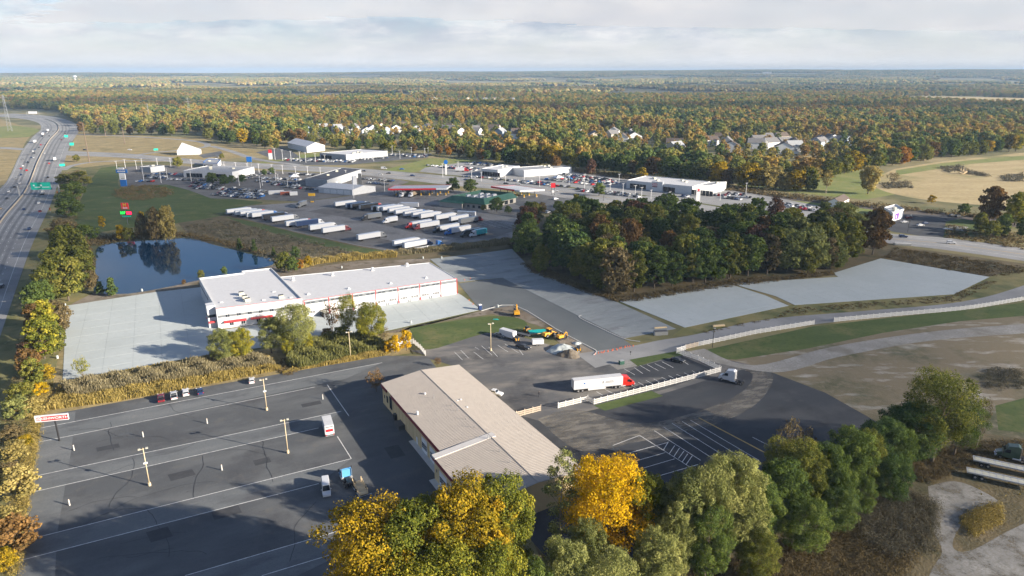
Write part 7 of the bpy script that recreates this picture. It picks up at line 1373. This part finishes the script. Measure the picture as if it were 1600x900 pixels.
# lamps
def lamp_meshes():
    m1 = MB().tube((0, 0, 0), (0, 0, 10), .13, .09, 6).mesh('post', ['white_sign']); m2 = MB().box((.7, 0, 9.95), (1.3, .3, .16)).box((-.7, 0, 9.95), (1.3, .3, .16)).mesh('lamp_head', ['light_grey_wall']); return m1, m2
LP1, LP2 = lamp_meshes()
def lamp(px, py, top, label, group):
    p, h = post_h(px, py, top); r = empty('lamp_post', p, SITE, label, 'lamp post', group); link('post', LP1, r, sc=(1.5, 1.5, h / 10)); link('lamp_head', LP2, r, (0, 0, h - 9.95 * 1.0), sc=(1, 1, 1))
LA = 'lamp posts of the dealership by the blue pylon'
for px, py, top in [(184, 270, 252), (196, 262, 249), (214, 267, 251), (222, 259, 248), (246, 258, 247), (267, 260, 247), (300, 264, 249), (351, 266, 253), (369, 267, 254), (387, 268, 255), (405, 270, 256), (425, 271, 257), (442, 272, 258), (462, 273, 260), (481, 274, 260), (501, 276, 262), (225, 283, 260), (252, 286, 264), (262, 281, 262), (299, 283, 263), (374, 290, 270), (407, 294, 274), (410, 290, 277), (431, 282, 266), (435, 285, 272), (450, 294, 278), (464, 287, 271), (541, 281, 266), (553, 310, 283), (601, 299, 278)]: lamp(px, py, top, 'thin white lamp post %s on the blue pylon lot' % ('in the roadside row' if top < 258 or py - top < 15 else 'in the lot middle'), LA)
LBm = 'lamp posts of the middle dealerships'
for px, py, top in [(692, 277, 256), (716, 268, 253), (737, 279, 266), (752, 284, 269), (790, 285, 272), (819, 284, 266), (843, 291, 272), (889, 291, 274), (913, 297, 272), (941, 303, 283), (953, 300, 279), (973, 306, 287), (992, 308, 290), (1002, 312, 293), (1017, 311, 297), (1046, 313, 300), (1125, 313, 300), (1165, 305, 286), (967, 289, 272), (884, 276, 262)]: lamp(px, py, top, 'thin white lamp post on the middle dealership lots', LBm)
LDm = 'lamp posts of the grey dealership'
for px, py, top in [(430, 250, 232), (442, 251, 234), (455, 252, 236), (469, 253, 237), (478, 254, 238), (493, 253, 240), (508, 254, 242), (584, 252, 237), (613, 240, 228), (625, 248, 236), (643, 241, 230), (664, 243, 232), (669, 241, 231), (714, 242, 233)]: lamp(px, py, top, 'thin lamp post at the grey dealership', LDm)
for px, py, top, lb in [(1113, 543, 513, 'black street lamp by the beige gate'), (943, 314, 296, 'dark lamp post on the side road'), (692, 385, 371, 'dark lamp post at the truck lot exit'), (1418, 363, 336, 'tan lamp post by the restaurant lot')]:
    p, h = post_h(px, py, top); r = empty('street_lamp', p, 0, lb, 'street lamp'); MB().tube((0, 0, 0), (0, 0, h), .12, .08, 8).obj('post', ['black'], r); MB().box((.25, 0, h), (.7, .35, .3)).obj('lamp_head', ['steel'], r)
# signs of the roadside
def pylon(px, py, top, label, parts, w, dep=.6, posts=1, pc='steel', rz=R(0)):
    p, h = post_h(px, py, top); r = empty('pylon_sign', p, rz, label, 'sign')
    for k in range(posts): x = (k - (posts - 1) / 2) * w * .7; MB().tube((x, 0, 0), (x, 0, h * .97), .22, .2, 8).obj('post', [pc], r)
    for z0, z1, ww, m_ in parts: MB().box((0, 0, (z0 + z1) / 2 * h), (ww * w, dep, (z1 - z0) * h)).obj('board', [m_], r)
    return r, h
r, h = pylon(194, 291, 262, 'tall blue and white pylon sign beside the dealer lot', [(.0, .36, 1.0, 'blue_sign'), (.362, .72, .95, 'white_sign'), (.722, .90, 1.8, 'blue_sign'), (.902, 1.0, .9, 'white_sign')], 5.2, 1.2); 
for k in range(8): MB().box((-3.1 + k * .88, -.63, h * .81), (.6, .04, 1.0 + .3 * (k % 2))).obj('white_letter', ['white_sign'], r)
for z in (.44, .53, .62): MB().box((.3, -.63, h * z), (3.2, .03, .5)).obj('grey_text_row', ['unit_dark' if z < .5 else 'light_grey_wall'], r)
r, h = pylon(200, 351, 317, 'price sign with red board over green and red digits', [(.72, 1.0, 1.0, 'red_sign'), (.46, .62, 1.7, 'black'), (.36, .41, 1.2, 'green_sign')], 4.6, .5, 1, 'dark_grey')
text('M', 3.0, r, (0, -.28, h * .90), (R(90), 0, 0), 'yellow_sign', bold=.05); MB().box((.2, -.27, h * .77), (3.0, .03, .55)).obj('pale_text_row', ['white_sign'], r)
text('337', 2.3, r, (-2.0, -.28, h * .54), (R(90), 0, 0), 'led_green', bold=.04); MB().box((2.0, -.28, h * .54), (3.4, .05, 1.8)).obj('red_digit_panel', ['led_red'], r)
pylon(391, 266, 245, 'blue square sign on two posts by the main road', [(.62, 1.0, 1.0, 'blue_sign')], 5.2, .6, 2)
pylon(423, 249, 234, 'white pylon with red top before the grey dealership', [(0, .66, 1.0, 'white_sign'), (.662, 1.0, .9, 'red_sign')], 4.0, .8)
r, h = pylon(697, 273, 251, 'tall white pylon with a blue oval at the corner lot', [(0, .78, .5, 'white_sign'), (.80, .96, .4, 'white_sign')], 3.2, .8); MB().tube((0, -.55, h * .9), (0, .55, h * .9), 2.0, 2.0, 20).obj('blue_oval', ['blue_sign'], r)
pylon(864, 305, 286, 'red sign on dark posts at the fuel station exit', [(.62, 1.0, 1.0, 'red_sign'), (.22, .4, .6, 'white_sign')], 3.6, .6, 2, 'dark_grey')
r, h = pylon(1090, 315, 294, 'white pylon with red emblem before the long dealership', [(0, 1.0, 1.0, 'white_sign')], 3.2, .8); MB().box((0, -.42, h * .78), (2.2, .04, .5)).obj('dark_text_row', ['maroon'], r); MB().tube((0, -.42, h * .88), (0, -.44, h * .88), .8, .8, 16).obj('emblem', ['red_sign'], r)
pylon(488, 316, 302, 'yellow sign on posts at the truck lot entrance', [(.7, 1.0, 1.0, 'yellow_sign'), (.0, .12, .5, 'yellow_sign')], 5, .8, 2, 'dark_grey')
pylon(1329, 352, 335, 'small blue and white sign by the forecourt', [(.75, 1.0, 1.0, 'blue_sign')], 2.2, .4)
pylon(52, 181, 174, 'white billboard far along the highway', [(.45, 1.0, 1.0, 'white_sign')], 20, .8, 3)
for px, py, top, lb in [(113, 230, 223, 'green road sign beside the overpass'), (244, 237, 232, 'green road sign at the loop ramp'), (98, 262, 256, 'green exit sign at the ramp nose'), (104, 217, 211, 'green sign over the bend of the highway')]:
    p, h = post_h(px, py, top); r = empty('road_sign', p, hd(60, 300) - R(90), lb, 'road sign', 'green road signs'); MB().tube((-1.2, 0, 0), (-1.2, 0, h), .1, .1, 6).tube((1.2, 0, 0), (1.2, 0, h), .1, .1, 6).obj('posts', ['steel'], r); MB().box((0, -.12, h * .7), (5, .12, h * .6)).obj('board', ['green_sign'], r)
def gantry():
    a, b = G(31, 307), G(94, 306); d = b - a; r = empty('sign_gantry', a, math.atan2(d.y, d.x), 'steel gantry over the highway with two green signs', 'gantry'); L_ = d.length; h = 8.2
    for x in (0, L_): MB().tube((x, -.5, 0), (x, -.5, h + .8), .34, .3, 8).tube((x, .5, 0), (x, .5, h + .8), .34, .3, 8).obj('leg', ['steel'], r)
    t = MB(); n = int(L_ / 2.4)
    for y in (-.6, .6):
        for z in (h - .7, h + .8): t.box((L_ / 2, y, z), (L_, .24, .24))
        for k in range(n): x0, x1 = L_ * k / n, L_ * (k + 1) / n; t.tube((x0, y, h - .7), (x1, y, h + .8), .11, .11, 4); t.tube((x1, y, h - .7), (x1, y, h + .8), .11, .11, 4)
    t.obj('truss', ['steel'], r)
    for x, w in ((L_ * .47, 8.0), (L_ * .665, 10.0)): 
        s = MB().box((x, -.9, h + .1), (w, .15, 5.8)).obj('green_sign', ['green_sign'], r); MB().box((x - w * .2, -.99, h + .6), (1.2, .03, 1.1)).obj('white_shield', ['white_sign'], s); MB().box((x + w * .12, -.99, h - .8), (w * .55, .03, .45)).obj('white_text_row', ['white_sign'], s)
gantry()
for px, py, top, lb in [(91, 308, 299, 'orange warning sign beside the gantry leg'), (79, 332, 325, 'small yellow marker at the highway edge')]:
    p, h = post_h(px, py, top); r = empty('warning_sign', p, R(-30), lb, 'road sign'); MB().tube((0, 0, 0), (0, 0, h), .08, .08, 6).obj('post', ['steel'], r); MB().box((0, -.08, h - .8), (1.6, .06, 1.6)).obj('board', ['orange_cone'], r)
# pylons, masts, poles far away
def mast(px, py, top, label, w0=3.0, w1=.6, mat='steel', lat=True, cat='mast'):
    p, h = post_h(px, py, top); r = empty('lattice_tower', p, .4, label, cat); m_ = MB(); n = max(4, int(h / 5))
    for k in range(n):
        t0, t1 = k / n, (k + 1) / n; a0, a1 = w0 + (w1 - w0) * t0, w0 + (w1 - w0) * t1; c0 = [(-a0, -a0), (a0, -a0), (a0, a0), (-a0, a0)]; c1 = [(-a1, -a1), (a1, -a1), (a1, a1), (-a1, a1)]
        for i in range(4): m_.tube((*c0[i], h * t0), (*c1[i], h * t1), .16, .16, 4); m_.tube((*c0[i], h * t0), (*c1[(i + 1) % 4], h * t1), .10, .10, 4)
    m_.obj('lattice', [mat], r); MB().box((0, 0, h * .8), (w0 * 5, .5, .4)).box((0, 0, h * .92), (w0 * 3.4, .5, .4)).obj('cross_arm', [mat], r)
mast(16, 205, 148, 'tall lattice power tower at the left edge', 3.0, .7); mast(297, 186, 152, 'lattice tower rising from the far forest left of centre', 3, .7); mast(234, 190, 161, 'thin white mast in the far forest', 1, .3)
for px, py, top, lb in [(140, 254, 192, 'tall brown steel pole by the overpass'), (195, 225, 199, 'brown pole in the dry grass loop'), (165, 212, 198, 'brown lamp pole at the highway bend')]:
    p, h = post_h(px, py, top); r = empty('utility_pole', p, 0, lb, 'pole'); MB().tube((0, 0, 0), (0, 0, h), .55, .3, 8).obj('pole', ['rail'], r); MB().box((0, 0, h - .6), (2.6, .3, .3)).obj('cross_arm', ['rail'], r)
def water_tower():
    p = Vector((-1, 0, 0)); x, y = -3550.0, 5800.0; z = float(hill_z(x, y)); r = empty('water_tower', (x, y, z), 0, 'white water tower far off at the left', 'water tower'); MB().tube((0, 0, 0), (0, 0, 45), 3.5, 3.5, 12).obj('stem', ['white_wall'], r); MB().tube((0, 0, 40), (0, 0, 48), 4, 15, 16).tube((0, 0, 48), (0, 0, 56), 15, 14, 16).tube((0, 0, 56), (0, 0, 61), 14, 4, 16).obj('tank', ['white_wall'], r)
water_tower()
def far_blocks():
    for k, (az, d, w, h, lb) in enumerate([(19.6, 9800, 110, 34, 'white block on the far hillside'), (18.9, 9800, 60, 20, 'low pale block left of the white one on the far hillside')]):
        x, y = d * math.sin(R(az)), d * math.cos(R(az)); r = empty('far_building', (x, y, float(hill_z(x, y)) + 6), R(-az), lb, 'building'); MB().box((0, 0, h / 2), (w, 40, h)).obj('wall', ['house_white'], r); MB().box((0, 0, h + .6), (w * .96, 38, 1.0)).obj('roof', ['white_roof'], r)
    x, y = 14500 * math.sin(R(24.2)), 14500 * math.cos(R(24.2)); r = empty('radio_mast', (x, y, float(hill_z(x, y))), 0, 'tiny radio mast on the horizon at the right', 'mast'); MB().box((0, 0, 16), (18, 18, 32), 0, 0, (.5, .5)).box((0, 0, 47), (8, 8, 30), 0, 0, (.4, .4)).obj('mast', ['grey_wall'], r)
far_blocks()
# construction yard
def toilet():
    r = empty('portable_toilet', G(750, 484) + Vector((0, 0, .11)), SITE, 'dark blue portable toilet on the apron corner', 'toilet'); MB().box((0, 0, 1.05), (1.25, 1.25, 2.1)).obj('cabin', ['blue_toilet'], r); MB().box((0, 0, 2.2), (1.35, 1.35, .25), 0, 0, (.8, .8)).obj('roof', ['white_sign'], r); MB().box((0, -.64, 1.05), (.85, .04, 1.8)).obj('door', ['blue_toilet'], r)
toilet()
def heap(px, py, rad, h, mat, label, seed):
    r = np.random.default_rng(seed); n, m_ = 26, 9; vs = [(0, 0, h)]; fs = []
    for j in range(1, m_ + 1):
        t = j / m_
        for i in range(n):
            a = 2 * math.pi * i / n; rr = rad * t * (1 + .16 * math.sin(a * 3 + seed) + .07 * r.normal()); vs.append((rr * math.cos(a) * 1.25, rr * math.sin(a), h * max(0, (1 - t ** 1.3)) + (.07 * r.normal() * h if j < m_ else -h * .02)))
    for i in range(n): fs.append((0, 1 + i, 1 + (i + 1) % n))
    for j in range(m_ - 1):
        for i in range(n): a = 1 + j * n; fs.append((a + i, a + n + i, a + n + (i + 1) % n, a + (i + 1) % n))
    props(MB().add(vs, fs).obj('gravel_heap', [mat], None, G(px, py) + Vector((0, 0, .06)), smooth=True), label, 'heap')
heap(880, 547, 4.6, 2.0, 'concrete', 'pale white gravel heap in the construction yard', 3); heap(890, 555, 3.2, 2.2, 'heap_brown', 'brown gravel heap in front of the white one', 5); heap(901, 537, 1.4, .7, 'concrete', 'small pale heap by the kerb', 7)
def tarp():
    a = G(840, 520); r = empty('teal_sheet', a + Vector((0, 0, .1)), R(12), 'bright teal sheet stack on the ground by the loader', 'sheet'); MB().box((0, 0, .25), (6.5, 3.4, .5)).obj('stack', ['wood'], r); MB().box((0, 0, .53), (6.7, 3.6, .06)).obj('cover', ['teal_tarp'], r)
tarp()
props(MB().add([(0, 0, .3), (1.8, -.4, .1), (1.2, .8, .2), (-.6, 1.2, .05), (-.9, .1, .1)], [(0, 1, 2), (0, 2, 3), (0, 3, 4), (0, 4, 1)]).obj('tarp', ['teal_tarp'], None, G(773, 500) + Z5), 'small crumpled teal tarp on the lawn', 'tarp')
cone_m = MB().tube((0, 0, .04), (0, 0, .62), .15, .05, 8).box((0, 0, .03), (.36, .36, .06)).mesh('cone', ['orange_cone'])
for k in range(18):
    t = k / 17; o = link('traffic_cone', cone_m, None, G(932, 553.5).lerp(G(988, 541), t) + Vector((random.uniform(-.5, .5), random.uniform(-.4, .4), .06))); props(o, 'orange cone in the line closing the fresh paving', 'cone', 'cones closing the fresh paving')
for px, py, lb in [(733, 470, 'orange cone at the corner of the white building'), (739, 476, 'orange cone near the portable toilet'), (726, 438, 'orange cone behind the white building, left one'), (735, 436, 'orange cone behind the white building, right one')]: props(link('traffic_cone', cone_m, None, G(px, py) + Vector((0, 0, .11))), lb, 'cone')
for px, py in [(222, 455), (102, 478), (96, 500), (94, 522), (91, 543), (90, 560), (392, 443), (642, 505), (778, 480), (534, 419), (690, 404), (661, 404)]:
    r = empty('concrete_block', G(px, py) + Vector((0, 0, .02)), SITE, 'white concrete light base at the edge of the yards', 'block', 'white light bases'); MB().tube((0, 0, 0), (0, 0, 1.1), .38, .36, 10).obj('drum', ['concrete'], r)
def crate(px, py, size, rz, label, mats, name='steel_box', cat='box'):
    r = empty(name, G(px, py) + Z5, rz, label, cat); w, d, h = size; MB().box((0, 0, h / 2), (w, d, h)).obj('body', [mats[0]], r); MB().box((0, 0, h + .06), (w * .96, d * .96, .12)).obj('lid', [mats[1]], r)
    for k in range(int(w / 1.0)): 
        for s_ in (-1, 1): MB().box((-w / 2 + .5 + k, s_ * (d / 2 + .03), h / 2), (.1, .06, h * .9)).obj('rib', [mats[0]], r)
crate(1032, 523, (5.2, 1.8, 1.4), R(8), 'grey ribbed steel box at the end of the concrete lane', ('steel', 'unit_dark')); crate(1032, 513, (5, .6, .4), R(10), 'low timber stack above the grey ribbed box', ('wood', 'wood'), 'timber_stack', 'timber'); crate(1123, 510, (5, .8, .5), R(12), 'timber stack on the grass bank by the drive', ('wood', 'wood'), 'timber_stack', 'timber')
crate(506, 493, (5.5, 2.3, 1.9), R(-50), 'dark open dumpster before the garage doors', ('dark_grey', 'unit_beige'), 'dumpster', 'dumpster'); crate(492, 490, (1.8, 1.4, 1.5), R(25), 'small grey bin beside the dumpster', ('grey_wall', 'dark_grey'), 'waste_bin', 'bin')
crate(432, 303, (12, 2.6, 2.8), R(20), 'white shipping container left of the rusty one', ('light_grey_wall', 'white_roof'), 'container', 'container'); crate(447, 304, (9, 2.6, 2.6), R(20), 'rusty container between the white ones', ('brick_red', 'light_grey_wall'), 'container', 'container'); crate(459, 305, (6, 2.6, 2.8), R(20), 'white shipping container at the right of the rusty one', ('white_wall', 'white_roof'), 'container', 'container')
crate(625, 668, (3.6, 2.0, 1.3), R(-60), 'dark machinery pallet by the tan building wall', ('dark_grey', 'unit_dark'), 'machinery_pallet', 'pallet'); crate(619, 655, (1.4, 1.2, 1.6), R(-60), 'dark drum rack against the tan wall', ('black', 'dark_grey'), 'drum_rack', 'rack'); crate(971, 569, (1.6, 1.2, 1.3), R(20), 'green utility box on the gravel corner', ('green_roof', 'grey_wall'), 'utility_box', 'box'); crate(1410, 383, (9, 2.6, 1.0), R(-12), 'pale concrete culvert block on the scrub below the road', ('kerb', 'kerb'), 'culvert', 'culvert')
for px, py, lb in [(460, 280, 'white peaked tent left in the open lot'), (872, 282, 'white peaked tent on the packed lot')]:
    r = empty('peaked_tent', G(px, py), SITE, lb, 'tent'); 
    for x in (-4, 4):
        for y in (-4, 4): MB().tube((x, y, 0), (x, y, 3), .1, .1, 6).obj('leg', ['steel'], r)
    MB().add([(-4.4, -4.4, 2.8), (4.4, -4.4, 2.8), (4.4, 4.4, 2.8), (-4.4, 4.4, 2.8), (0, 0, 5)], [(0, 1, 4), (1, 2, 4), (2, 3, 4), (3, 0, 4)]).obj('canopy', ['white_sign'], r)
fence([(748, 331), (790, 337), (815, 341)], 'long grey board fence behind the truck stop store', 'beige_fence', 4.0, .9, group='board fences')
# the man in the yard
def person():
    p = G(842, 620) + Vector((0, 0, .05)); r = empty('person', p, R(20), 'person in dark clothes walking across the yard by the red truck', 'person')
    bm = bmesh.new(); J = {}; 
    def v(n_, x, y, z): J[n_] = bm.verts.new((x, y, z))
    for n_, c in dict(pelvis=(0, 0, .95), waist=(0, 0, 1.1), chest=(0, 0, 1.35), neck=(0, 0, 1.52), head0=(0.01, 0, 1.6), head1=(0.02, 0, 1.74), hipL=(0, .1, .9), kneeL=(.12, .11, .5), ankL=(.02, .11, .08), toeL=(.2, .11, .05), hipR=(0, -.1, .9), kneeR=(-.02, -.11, .5), ankR=(-.22, -.11, .1), toeR=(-.06, -.11, .04), shL=(0, .19, 1.43), elL=(-.06, .25, 1.15), wrL=(.06, .26, .92), hdL=(.1, .26, .83), shR=(0, -.19, 1.43), elR=(-.02, -.25, 1.15), wrR=(.14, -.24, .95), hdR=(.19, -.23, .87)).items(): v(n_, *c)
    for a, b in [('pelvis', 'waist'), ('waist', 'chest'), ('chest', 'neck'), ('neck', 'head0'), ('head0', 'head1'), ('pelvis', 'hipL'), ('hipL', 'kneeL'), ('kneeL', 'ankL'), ('ankL', 'toeL'), ('pelvis', 'hipR'), ('hipR', 'kneeR'), ('kneeR', 'ankR'), ('ankR', 'toeR'), ('chest', 'shL'), ('shL', 'elL'), ('elL', 'wrL'), ('wrL', 'hdL'), ('chest', 'shR'), ('shR', 'elR'), ('elR', 'wrR'), ('wrR', 'hdR')]: bm.edges.new((J[a], J[b]))
    order = list(J.keys()); bm.verts.index_update(); me = bpy.data.meshes.new('body'); bm.to_mesh(me); bm.free(); me.materials.append(M['jacket']); o = link('body', me, r); o.modifiers.new('skin', 'SKIN'); 
    RD_ = dict(pelvis=.16, waist=.15, chest=.18, neck=.06, head0=.09, head1=.10, hipL=.11, hipR=.11, kneeL=.075, kneeR=.075, ankL=.05, ankR=.05, toeL=.045, toeR=.045, shL=.085, shR=.085, elL=.055, elR=.055, wrL=.04, wrR=.04, hdL=.045, hdR=.045)
    if not me.skin_vertices:
        bpy.context.view_layer.objects.active = o; bpy.ops.mesh.customdata_skin_add()
    for i, n_ in enumerate(order): me.skin_vertices[0].data[i].radius = (RD_[n_], RD_[n_] * .85); me.skin_vertices[0].data[i].use_root = (n_ == 'pelvis')
    s = o.modifiers.new('sub', 'SUBSURF'); s.levels = 1; s.render_levels = 2
    MB().tube((.03, 0, 1.58), (.04, 0, 1.70), .085, .10, 10).obj('face', ['skin'], r); MB().tube((.0, 0, 1.71), (0, 0, 1.82), .125, .07, 10).obj('hair', ['black'], r)
    bpy.context.view_layer.objects.active = None
person()
props(MB().tube((0, 0, 0), (0, 0, 1.1), .06, .06, 6).box((0, 0, 1.2), (.4, .25, .35)).obj('mailbox', ['black'], None, G(985, 555) + Z5), 'dark mailbox on a post by the small green island', 'mailbox')
# ------------------------------------------------------------------ reeds and brush
def blades(name, polys, n, h, w, mat, label, seed, lean=.18, cat='reeds', z0=0.0, tri=1):
    rs = np.random.default_rng(seed); P = [G(*p) for p in polys]; x0, x1 = min(p.x for p in P), max(p.x for p in P); y0, y1 = min(p.y for p in P), max(p.y for p in P); pts = np.zeros((0, 2))
    while len(pts) < n:
        q = np.stack([rs.uniform(x0, x1, n), rs.uniform(y0, y1, n)], 1); pts = np.concatenate([pts, q[in_poly(q[:, 0], q[:, 1], P)]])
    pts = pts[:n]; clump = .75 + .35 * np.sin(pts[:, 0] * .55 + 1) * np.sin(pts[:, 1] * .7) + rs.normal(0, .14, n); hh = np.clip(h * clump, h * .35, h * 1.5); a = rs.uniform(0, 6.28, n); ln = np.stack([np.cos(a), np.sin(a)], 1) * (hh * lean * rs.uniform(.3, 1.6, n))[:, None]
    b = rs.uniform(0, 6.28, n); wv = np.stack([np.cos(b), np.sin(b)], 1) * (w * rs.uniform(.6, 1.4, n))[:, None] / 2
    B = np.column_stack([pts, np.full(n, z0)]); W_ = np.column_stack([wv, np.zeros(n)]); Lh = np.column_stack([ln, hh])
    V = np.stack([B - W_, B + W_, B + Lh + W_ * 1.1, B + Lh * np.array([1, 1, 1.05]) - W_ * .6], 1).reshape(-1, 3); T = np.clip(rs.normal(.5, .22, n) + .2 * (clump - .75), 0.02, .98)
    o = link(name, quads_mesh(name, V, T, [M[mat]])); props(o, label, cat, None, 'stuff'); return o
def hummocks(name, polys, n, r0, h, mat, label, seed, per=46, size=.5, cat='brush'):
    """low brush: many small leafy mounds"""
    rs = np.random.default_rng(seed); C = np.array(scatter(polys, n, r0 * .55, seed)); PP = []; NN = []; TT = []
    for x, y in C:
        k = per; d = rs.normal(size=(k, 3)); d[:, 2] = np.abs(d[:, 2]); d /= np.linalg.norm(d, axis=1, keepdims=True); s = rs.uniform(.6, 1.35); p = d * np.array([r0, r0, h]) * s * rs.uniform(.5, 1.05, (k, 1)); PP.append(p + np.array([x, y, 0])); nn = d + rs.normal(size=d.shape) * .6; NN.append(nn / np.linalg.norm(nn, axis=1, keepdims=True)); TT.append(np.clip(rs.normal(.5 + rs.uniform(-.22, .22), .16, k), .02, .98))
    o = link(name, quads_mesh(name, quad_cloud(np.concatenate(PP), np.concatenate(NN), size, rs, (.25, .7)), np.concatenate(TT), [M[mat]])); props(o, label, cat, None, 'stuff'); return o
blades('reeds', [(72, 642), (98, 600), (215, 580), (330, 558), (420, 560), (440, 578), (300, 606), (180, 628)], 42000, 1.5, .13, 'reed', 'golden dry reeds along the upper edge of the left lot', 1)
blades('reeds', [(96, 606), (215, 584), (330, 562), (410, 560), (430, 572), (300, 592), (110, 622)], 42000, 2.5, .14, 'reed_plume', 'taller brown plumed reeds behind the golden ones', 2)
blades('reeds', [(448, 572), (460, 545), (520, 528), (585, 530), (610, 548), (560, 556), (470, 578)], 36000, 2.9, .14, 'reed_green', 'greenish reeds round the utility pole', 3)
blades('reeds', [(440, 585), (470, 578), (600, 556), (612, 551), (600, 548), (470, 570)], 12000, 1.1, .13, 'reed', 'short golden grass edge below the greenish reeds', 4)
blades('reeds', [(480, 414), (560, 404), (700, 392), (800, 382), (800, 376), (690, 388), (600, 398), (480, 408)], 20000, 2.2, .25, 'reed_plume', 'brown reeds along the far side of the white building', 5)
blades('reeds', [(470, 420), (500, 412), (560, 406), (620, 402), (620, 398), (540, 402), (470, 412)], 14000, 2.4, .25, 'reed', 'golden reeds behind the white roofs', 6)
blades('reeds', [(1515, 745), (1540, 740), (1600, 760), (1600, 775), (1530, 785)], 0 or 10, .5, .3, 'reed', 'thin grass in the gravel yard', 7)
hummocks('brush', [(1000, 905), (1100, 890), (1230, 850), (1330, 815), (1440, 780), (1450, 830), (1400, 920), (1300, 1000), (960, 1000)], 950, 1.5, 1.2, 'brush', 'reddish brown brush in front of the near tree belt', 11, 170, .24)
hummocks('brush', [(1330, 800), (1420, 770), (1465, 790), (1460, 860), (1400, 875), (1350, 850)], 300, 1.3, 1.9, 'brush_grey', 'pale seed headed brush beside the gravel yard', 12, 190, .22)
hummocks('brush', [(1420, 720), (1500, 695), (1600, 690), (1600, 715), (1520, 730), (1440, 760)], 220, 1.2, 1.0, 'brush', 'low brush at the foot of the spreading tree', 13, 140, .24)
hummocks('brush', [(1500, 815), (1530, 795), (1560, 790), (1565, 815), (1520, 840)], 90, 1.1, 1.6, 'reed', 'tuft of dry golden grass in the gravel yard', 14, 170, .22)
hummocks('brush', [(1525, 590), (1560, 575), (1600, 582), (1605, 605), (1550, 610)], 60, 1.6, 1.3, 'brush_grey', 'grey brushwood pile on the bare field', 15, 130, .3)
hummocks('brush', [(178, 306), (182, 296), (210, 290), (245, 290), (270, 297), (268, 306), (230, 313), (195, 313)], 240, 2.2, 2.0, 'brush', 'oval patch of brown scrub on the lawn', 16, 70, .5)
hummocks('brush', [(120, 376), (155, 370), (250, 362), (300, 366), (380, 384), (424, 400), (400, 396), (330, 378), (290, 370), (190, 376), (150, 384)], 300, 2.0, 1.8, 'brush', 'brown brush along the far bank of the pond', 17, 36, .7)
hummocks('brush', [(96, 270), (130, 266), (122, 330), (112, 372), (120, 420), (90, 470), (60, 560), (40, 640), (20, 760), (0, 880), (-40, 880), (20, 600), (70, 420), (90, 330)], 520, 2.0, 1.7, 'brush', 'brown undergrowth of the belt along the highway', 18, 110, .3)
hummocks('brush', [(66, 650), (84, 600), (64, 600), (48, 660), (30, 760), (14, 900), (30, 900), (46, 770)], 420, 1.4, 1.3, 'reed', 'golden brush at the left edge of the lot', 19, 120, .22)
hummocks('brush', [(290, 352), (360, 345), (450, 368), (540, 390), (560, 402), (440, 415), (380, 388), (300, 366)], 420, 2.0, .9, 'brush_grey', 'grey brown scrub between pond and trucks', 20, 30, .7)
hummocks('brush', [(815, 412), (850, 416), (905, 446), (968, 466), (1140, 438), (1240, 432), (1300, 424), (1300, 430), (1150, 447), (968, 474), (900, 452), (830, 426)], 420, 1.6, 1.2, 'brush', 'brushy margin along the front of the wood', 21, 36, .6)
hummocks('brush', [(1380, 402), (1400, 388), (1500, 402), (1600, 418), (1600, 428), (1545, 432), (1480, 422)], 340, 1.8, .8, 'brush', 'brown scrub below the main road', 22, 32, .6)
hummocks('brush', [(900, 270), (1000, 281), (1100, 293), (1200, 306), (1330, 322), (1480, 337), (1600, 347), (1600, 343), (1480, 332), (1330, 316), (1200, 300), (1100, 287), (1000, 276), (900, 266)], 420, 3.0, 2.6, 'brush', 'scrubby hedge along the rail line', 23, 30, 1.2)
hummocks('brush', [(1480, 352), (1540, 360), (1600, 366), (1600, 390), (1520, 378), (1480, 372)], 200, 2.0, 1.4, 'brush', 'scrub beyond the restaurant slab', 24, 30, .8)
for k, pl in enumerate([[(1466, 262), (1500, 259), (1512, 266), (1480, 270)], [(1560, 276), (1600, 272), (1600, 284), (1570, 283)], [(1500, 266), (1530, 270), (1545, 276), (1510, 272)], [(1375, 288), (1420, 284), (1425, 294), (1385, 295)]]): hummocks('brush', pl, 60, 3.0, 2.0, 'brush_grey', 'grey brushwood heap on the pale field, %s' % ['topmost', 'rightmost', 'middle long', 'left corner'][k] + ' one', 30 + k, 30, 1.2)
hummocks('brush', [(1100, 518), (1200, 498), (1240, 482), (1480, 464), (1540, 440), (1560, 440), (1500, 470), (1240, 492), (1100, 522)], 260, .9, .5, 'brush', 'weedy strip below the concrete pads', 34, 24, .4)
hummocks('brush', [(470, 578), (455, 560), (440, 560), (430, 572), (445, 590)], 40, 1.2, .6, 'brush', 'brown hollow between the reed beds', 35, 40, .4)
def tree_pile():
    r = empty('uprooted_stump', G(1503, 272), 0, 'orange brown uprooted stump on the pale field', 'stump'); m_ = MB(); rs = random.Random(3)
    for k in range(16): m_.tube((rs.uniform(-1, 1), rs.uniform(-1, 1), .5), (rs.uniform(-6, 6), rs.uniform(-4, 4), rs.uniform(1, 7)), .5, .12, 6)
    m_.tube((0, 0, .3), (5, 1, 2.2), 1.3, .9, 10); m_.obj('roots', ['wood'], r)
tree_pile()
# ------------------------------------------------------------------ haze
def haze():
    m, nt, N, L, out = _new('haze'); v = N.new('ShaderNodeVolumePrincipled'); v.inputs['Color'].default_value = (.50, .72, 1.0, 1); v.inputs['Density'].default_value = 6.0e-5
    v.inputs['Anisotropy'].default_value = 0.0; L.new(v.outputs[0], out.inputs['Volume'])
    o = MB().box((0, 11500, 107), (50000, 25500, 216)).obj('haze', [m]); props(o, 'thin pale blue haze over the whole landscape', 'haze', None, 'stuff')
haze()
